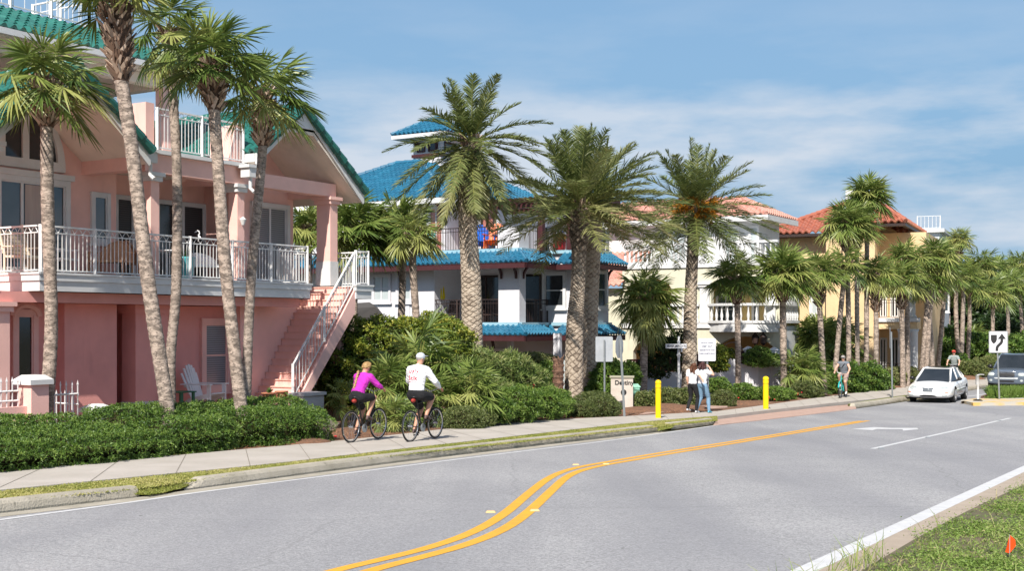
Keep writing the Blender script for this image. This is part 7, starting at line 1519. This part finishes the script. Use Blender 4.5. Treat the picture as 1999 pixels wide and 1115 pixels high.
for s_ in (-1, 1):
    decal(t, b, 'headlight', lampm, ell(s_ * .60, .63, .20, .085, p=2.4, rot=s_ * .12)); decal(t, b, 'fog_lamp', lampm, ell(s_ * .66, .335, .12, .045)); 
    decal(t, b, 'indicator', amber, ell(s_ * .74, .475, .09, .022)); m = M(); m.ball(Vector((s_ * .98, .78, .98)), (.10, .06, .075), 0, 12, 8); m.tube([Vector((s_ * .85, .8, .93)), Vector((s_ * .96, .79, .95))], .025, 6); m.build('wing_mirror', darkgap if s_ < 0 else blackp, t, smooth=True, world=False)
gr = decal(t, b, 'grille', mat('grey_grille', (.13, .15, .17), .5, (.07, .08, .09), scale=60), [(-.28, .63), (-.24, .655), (.24, .655), (.28, .63), (.24, .50), (.18, .47), (-.18, .47), (-.24, .50)]); decal(t, b, 'grille_surround', chrome, [(-.30, .66), (.30, .66), (.29, .675), (-.29, .675)], .016)
decal(t, b, 'bumper_intake', darkgap, [(-.42, .275), (-.34, .33), (-.18, .36), (.18, .36), (.34, .33), (.42, .275), (.3, .265), (-.3, .265)]); bd = decal(t, b, 'badge', chrome, [(-.13, .60), (-.03, .59), (0, .605), (.03, .59), (.13, .60), (.03, .575), (0, .565), (-.03, .575)], .02)
m = M(); m.box(WORLD, -.95, .0, -.42, .42, 1.432, 1.445); m.build('sunroof', glassd, t, world=False)
m = M(); 
for s_ in (-1, 1): m.tube([Vector((s_ * .945, 1.0, .55)), Vector((s_ * .955, 0, .56)), Vector((s_ * .945, -1.0, .57))], .014, 5); m.tube([Vector((s_ * .94, .1, .80)), Vector((s_ * .945, -.08, .80))], .018, 6)
m.build('side_moulding', whitepaint, t, world=False)
m = M(); m.box(WORLD, 1.0, 1.2, -.45, .45, .80, .9); m.ball(Vector((.32, .35, 1.02)), (.13, .12, .2)); m.build('seat', mat('beige_seat', (.25, .22, .18), .8), t, world=False)
pa = P(1821, 785, .0); HD = head_to(-.485, -.875); fwd = Vector((-.485, -.875, 0)); c = pa - fwd * 1.42; z1, z0 = zr((c + fwd * 1.4).y), zr((c - fwd * 1.4).y); finish(t, Vector((c.x, c.y, (z0 + z1) / 2 + .003)), HD)
# dark silver off-road car
prof = [(-2.45, .80, .45, 1.10), (-2.38, .92, .40, 1.18), (-1.6, .97, .38, 1.20), (-.4, .98, .38, 1.18), (.9, .98, .38, 1.16), (1.5, .97, .38, 1.14), (2.05, .95, .40, 1.08), (2.32, .90, .42, 1.00), (2.42, .78, .46, .90)]
gh = ([(1.15, .82, 1.14), (.4, .90, 1.17), (-.9, .90, 1.19), (-2.38, .82, 1.18)], [(.35, .68, 1.80), (0, .71, 1.84), (-1.2, .71, 1.85), (-2.2, .68, 1.80)])
t, b = vehicle(None, 0, prof, gh, greypaint, .4, 'blue grey off-road car at the right picture edge behind the island', 'car', ((-1.45, 1.45), .385), .97, 1.85, 'suv')
for s_ in (-1, 1):
    decal(t, b, 'headlight', lampm, ell(s_ * .70, .90, .17, .095, p=3)); decal(t, b, 'fog_lamp', lampm, ell(s_ * .70, .60, .08, .06)); m = M(); m.ball(Vector((s_ * 1.08, .78, 1.22)), (.12, .07, .10), 0, 12, 8); m.tube([Vector((s_ * .92, .8, 1.15)), Vector((s_ * 1.05, .79, 1.18))], .03, 6); m.build('wing_mirror', blackp, t, smooth=True, world=False)
    m = M(); m.tube([Vector((s_ * .62, .2, 1.86)), Vector((s_ * .64, .1, 1.93)), Vector((s_ * .64, -1.8, 1.93)), Vector((s_ * .62, -1.9, 1.86))], .022, 6); m.build('roof_rail', blackp, t, world=False)
gr = decal(t, b, 'grille', darkgap, ell(0, .88, .44, .15, p=5, n=28)); 
for k in range(-10, 11): 
    x = k * .04
    if k == 0: continue
    m = M() if k == -10 else m; m.tube([Vector((x, front_z(b, x, .78) + .02, .76)), Vector((x, front_z(b, x, .98) + .02, 1.0))], .006, 4)
m.build('grille_bar', chrome, gr, world=False); decal(t, b, 'grille_surround', chrome, [(-.47, 1.02), (.47, 1.02), (.46, 1.05), (-.46, 1.05)], .03); decal(t, b, 'bumper', mat('silver_bumper', (.5, .52, .53), .35), [(-.55, .66), (.55, .66), (.6, .74), (-.6, .74)], .02); decal(t, b, 'bumper_intake', darkgap, [(-.40, .52), (.40, .52), (.42, .62), (-.42, .62)], .015)
pa = P(1972, 766, .0); d = Vector((-.55, -.835, 0)); c = pa - d * 1.45; finish(t, Vector((c.x, c.y, zr(c.y) + .003)), head_to(d.x, d.y))
# ================================================================ SIGNS, POSTS
alu = mat('aluminium_sign_back', (.46, .48, .50), .5, (.40, .42, .44), scale=4, metal=.3); signw = mat('white_sign_face', (.64, .64, .66), .5, (.58, .58, .60), scale=3); blackt = mat('black_lettering', (.02, .02, .02), .6); yel = mat('yellow_bollard_plastic', (.88, .62, .005), .4, (.80, .55, .005), scale=3)
def plate(m, c, xd, up, outline, th=.006):
    xd, up = Vector(xd).normalized(), Vector(up); n = xd.cross(up); q = [c + xd * x + up * z for x, z in outline]; m.prism([p - n * th / 2 for p in q], [p + n * th / 2 for p in q])
def post_sign(label, bx, by, tx, ty, outline, Cpx, xd, face, Y=None, pw=.03, cat='road sign', name='road_sign', postm=None, off=-.05):
    b = P(bx, by, .1) if Y is None else Vector((*at(bx, by, Y).xy, zr(Y) + .05)); Y = b.y; top = at(tx, ty, Y); t = empty(name, b, label, cat); m = M(); m.tube([b, Vector((top.x, top.y, top.z))], pw, 6); m.build('post', postm or steel, t)
    c = at(Cpx[0], Cpx[1], Y); xd = Vector(xd).normalized(); n = xd.cross(Vector((0, 0, 1))); c = c + n * off; m = M(); plate(m, c, xd, (0, 0, 1), outline); pn = m.build('sign_panel', face, t); return t, pn, c, xd
rect = lambda w, h: [(-w, -h), (w, -h), (w, h), (-w, h)]
rr = lambda w, h, r=.04: [(w - r + r * math.cos(a), h - r + r * math.sin(a)) for a in (0, .5, 1.05, 1.57)] + [(-w + r - r * math.sin(a), h - r + r * math.cos(a)) for a in (0, .5, 1.05, 1.57)] + [(-w + r - r * math.cos(a), -h + r - r * math.sin(a)) for a in (0, .5, 1.05, 1.57)] + [(w - r + r * math.sin(a), -h + r - r * math.cos(a)) for a in (0, .5, 1.05, 1.57)]
post_sign('blank grey back of a rectangular road sign beside the thick palms', 1180, 818, 1180, 664, rr(.285, .41), (1180, 682), (1, .12, 0), alu, Y=40)
oc = [(.38 * math.cos(R(22.5 + 45 * k)), .38 * math.sin(R(22.5 + 45 * k))) for k in range(8)]
post_sign('grey back of an eight sided stop sign on a leaning steel post', 1219, 815, 1211, 662, oc, (1212, 677.5), (.42, .9, 0), alu, pw=.04)
# street name post
b = Vector((*at(1325, 790, 47).xy, zr(47) + .08)); t = empty('street_name_post', b, 'white ornate post with narrow street name board above the mulch bed', 'street sign'); m = M(); c = at(1323, 700, 47)
Hn = at(1323, 660, 47).z - b.z; m.lathe([(.11, 0), (.09, .25), (.055, .4), (.048, Hn - .75), (.06, Hn - .7), (.09, Hn - .66), (.05, Hn - .6), (.05, Hn - .2), (.06, Hn - .12), (.025, Hn - .06), (.05, Hn), (.035, Hn + .05), (.0, Hn + .07)], b, 14); m.build('post', whitem, t, smooth=True)
m = M(); c = at(1320, 676, 46.8); plate(m, c, (1, .1, 0), (0, 0, 1), rect(.41, .085), .03); pn = m.build('name_board', signw, t); textpart('lettering', 'SILVER BEACH RD', .105, blackt, pn, c + Vector((.04, -.022, 0)), (1, .1, 0), (0, 0, 1), local=False, spacing=.95)
m = M(); m.ball(c + Vector((-.36, -.03, 0)), (.035, .012, .035)); m.build('emblem', blackt, pn)
m = M(); c2 = at(1331, 683, 47); plate(m, c2, (.2, 1, 0), (0, 0, 1), rect(.38, .085), .03); m.build('name_board', signw, t)
t, pn, c, xd = post_sign('white sign with four lines of lettering on a steel post', 1384, 806, 1379, 668, rr(.30, .385), (1379.5, 683), (1, .1, 0), signw, pw=.035, off=.05, cat='notice sign', name='notice_sign')
for i, (s_, z) in enumerate((('PRIVATE  ROAD', .235), ('KEEP  OUT', .115), ('RESIDENTS OF AND', -.01), ('THEIR GUESTS ONLY', -.13))): textpart('lettering', s_, .058 if i != 1 else .072, mat('faded_lettering', (.30, .31, .36), .7) if i == 0 else bpy.data.materials['faded_lettering'], pn, c + Vector((0, -.012, z)), xd, (0, 0, 1), local=False, bold=.002)
post_sign('narrow grey back of a road sign seen almost edge-on before the far palms', 1742, 778, 1740, 648, rr(.30, .45), (1740, 660), (.33, .95, 0), alu, pw=.035)
t, pn, c, xd = post_sign('white keep right sign with black shield and curved arrow on the island', 1951, 781, 1946, 655, rr(.38, .46), (1948.5, 668), (1, -.2, 0), signw, pw=.035, off=.05)
n = xd.cross(Vector((0, 0, 1)))
def onface(name, poly, mt=blackt):
    m = M(); q = [c + n * .006 + xd * x + Vector((0, 0, z)) for x, z in poly]; m.prism(q, [v + n * .004 for v in q]); m.build(name, mt, pn)
onface('shield', [(-.30, .30), (-.06, .30), (-.06, .10), (-.10, .0), (-.18, -.08), (-.26, .0), (-.30, .10)])
cv = spline([Vector((-.06, -.38, 0)), Vector((-.04, -.2, 0)), Vector((.12, -.02, 0)), Vector((.14, .15, 0))], 9); L_ = []; R_2 = []
for i, p in enumerate(cv): d = (cv[min(i + 1, 8)] - cv[max(i - 1, 0)]).normalized(); L_.append((p.x - d.y * .055, p.y + d.x * .055)); R_2.append((p.x + d.y * .055, p.y - d.x * .055))
for i in range(8): onface('arrow_shaft', [L_[i], R_2[i], R_2[i + 1], L_[i + 1]]) if i == 0 else None
m = M()
for i in range(8):
    q = [c + n * .0062 + xd * x + Vector((0, 0, z)) for x, z in (L_[i], R_2[i], R_2[i + 1], L_[i + 1])]; m.prism(q, [v + n * .004 for v in q])
m.build('arrow', blackt, pn); [bpy.data.objects.remove(o) for o in list(bpy.data.objects) if o.name.startswith('arrow_shaft')]
onface('arrow_head', [(.14, .36), (-.02, .13), (.30, .13)])
rim = M(); o_ = rr(.365, .445); 
for i in range(len(o_)):
    a, b_ = o_[i], o_[(i + 1) % len(o_)]; rim.tube([c + n * .004 + xd * a[0] + Vector((0, 0, a[1])), c + n * .004 + xd * b_[0] + Vector((0, 0, b_[1]))], .008, 4)
rim.build('sign_border', blackt, pn)
# bollards
for px, py, h, lb in ((1285, 819, 77, 'bright yellow bollard in front of the street bed, nearer one'), (1495, 801, 66, 'bright yellow bollard farther along the pavement, beyond the walking women')):
    b = P(px, py, .08); H = h / FPX * b.y; t = empty('bollard', b, lb, 'bollard', 'yellow bollards along the pavement'); r = 5.4 / FPX * b.y; m = M()
    m.lathe([(r, 0), (r, H * .79), (r * 1.06, H * .80), (r * 1.06, H * .905), (r * 1.1, H * .91), (r * 1.08, H * .95), (r * .75, H * .985), (r * .2, H)], b, 20); bo = m.build('post', yel, t, smooth=False)
    m = M(); m.lathe([(r * 1.02, H * .785), (r * 1.085, H * .79), (r * 1.085, H * .798), (r, H * .80)], b, 20); m.lathe([(r * 1.07, H * .90), (r * 1.12, H * .903), (r * 1.12, H * .909), (r, H * .91)], b, 20); m.build('groove_ring', mat('dark_yellow_ring', (.35, .22, .01), .6) if px < 1300 else bpy.data.materials['dark_yellow_ring'], bo)
# delineator on the island nose
b = P(1909, 783, .12); t = empty('delineator_post', b, 'bent white plastic marker post with black foot on the island nose', 'marker post'); m = M(); z = 50 / FPX * b.y; m.tube([b, b + Vector((0, 0, z * .62)), b + Vector((-.02, 0, z * .66)), b + Vector((-.02, 0, z))], [.04, .04, .075, .07], 10); m.build('post', whitem, t, smooth=True)
m = M(); m.lathe([(.2, 0), (.16, .05), (.06, .08)], b - Vector((0, 0, .005)), 14); m.build('foot', rubber, t); m = M(); m.tube([b + Vector((-.02, 0, z)), b + Vector((.2, .3, z + .02)), b + Vector((.44, .5, z + .0))], [.03, .02, .02], 6); m.build('arm', whitem, t)
# stone name sign
stone = mat('pale_stone', (.56, .50, .44), .9, (.48, .42, .36), scale=3, bump=.4); c = at(1214, 788, 42.3); b = Vector((c.x, c.y, zr(42.3) + .05)); t = empty('monument_sign', b, 'pale stone name sign with dark lettering and round emblem', 'stone sign')
xd = Vector((1, -.12, 0)).normalized(); yd = Vector((.12, 1, 0)).normalized(); FS = Frame(b.x, b.y, yd.x, yd.y); zt = at(1214, 738, 42.3).z
m = M(); m.box(FS, 0, .35, -.38, .38, b.z - .1, zt); m.build('stone_block', stone, t); m = M(); m.box(FS, -.04, .39, -.42, .42, zt + .002, zt + .06); m.build('coping', mat('stone_cap', (.36, .34, .26), .9), t)
textpart('lettering', 'Destiny', .21, blackt, t, FS.p(-.01, .08, zt - .17), xd, (0, 0, 1), local=False, bold=.004, depth=.008)
m = M(); q = FS.p(-.0, .06, zt - .5)
m.tube([q, q + Vector((0, -.02, 0))], .10, 16); m.build('emblem', blackt, t)
for k in range(1): pass
gb = mat('pale_green_plastic', (.22, .45, .33), .6); c = at(1242, 762, 44); m = M(); m.box(WORLD, c.y, c.y + .3, c.x - .15, c.x + .12, zr(44), c.z + .1)
for k in range(3): m.box(WORLD, c.y - .03, c.y, c.x - .1, c.x + .12, c.z - .25 + k * .13, c.z - .2 + k * .13)
m.prism([Vector((c.x - .2, c.y - .02, c.z + .102)), Vector((c.x + .17, c.y - .02, c.z + .102)), Vector((c.x + .17, c.y + .32, c.z + .102)), Vector((c.x - .2, c.y + .32, c.z + .102))], [Vector((c.x - .1, c.y + .05, c.z + .22)), Vector((c.x + .07, c.y + .05, c.z + .22)), Vector((c.x + .07, c.y + .2, c.z + .22)), Vector((c.x - .1, c.y + .2, c.z + .22))])
tag(m.build('utility_box', gb), 'pale green louvred utility box right of the stone name sign', 'utility box')
# raised pavement markers
for i, (px, py, lb) in enumerate(((958, 1001, 'left reflective marker beside the yellow double bend'), (1044, 998, 'right reflective marker beside the yellow double bend'), (1124, 908.5, 'small marker on the far side of the yellow line top bend'), (1183, 907, 'small marker on the near side of the yellow line top bend'), (1720, 876.5, 'road stud at the near end of the white lane line'), (1812, 855, 'road stud in the middle of the white lane line'), (1951, 822, 'road stud near the far end of the white lane line'))):
    p = P(px, py, .004); m = M(); a, b_ = .06, .05; lo = [p + Vector(v) for v in ((-a, -b_, 0), (a, -b_, 0), (a, b_, 0), (-a, b_, 0))]; hi = [p + Vector(v) for v in ((-a * .75, -b_ * .4, .02), (a * .75, -b_ * .4, .02), (a * .75, b_ * .4, .02), (-a * .75, b_ * .4, .02))]; m.prism(lo, hi)
    tag(m.build('road_stud', mat('yellow_stud', (.6, .42, .2), .5) if i == 0 else (bpy.data.materials['yellow_stud'] if i < 4 else steel)), lb, 'road stud', 'road studs along the painted lines')
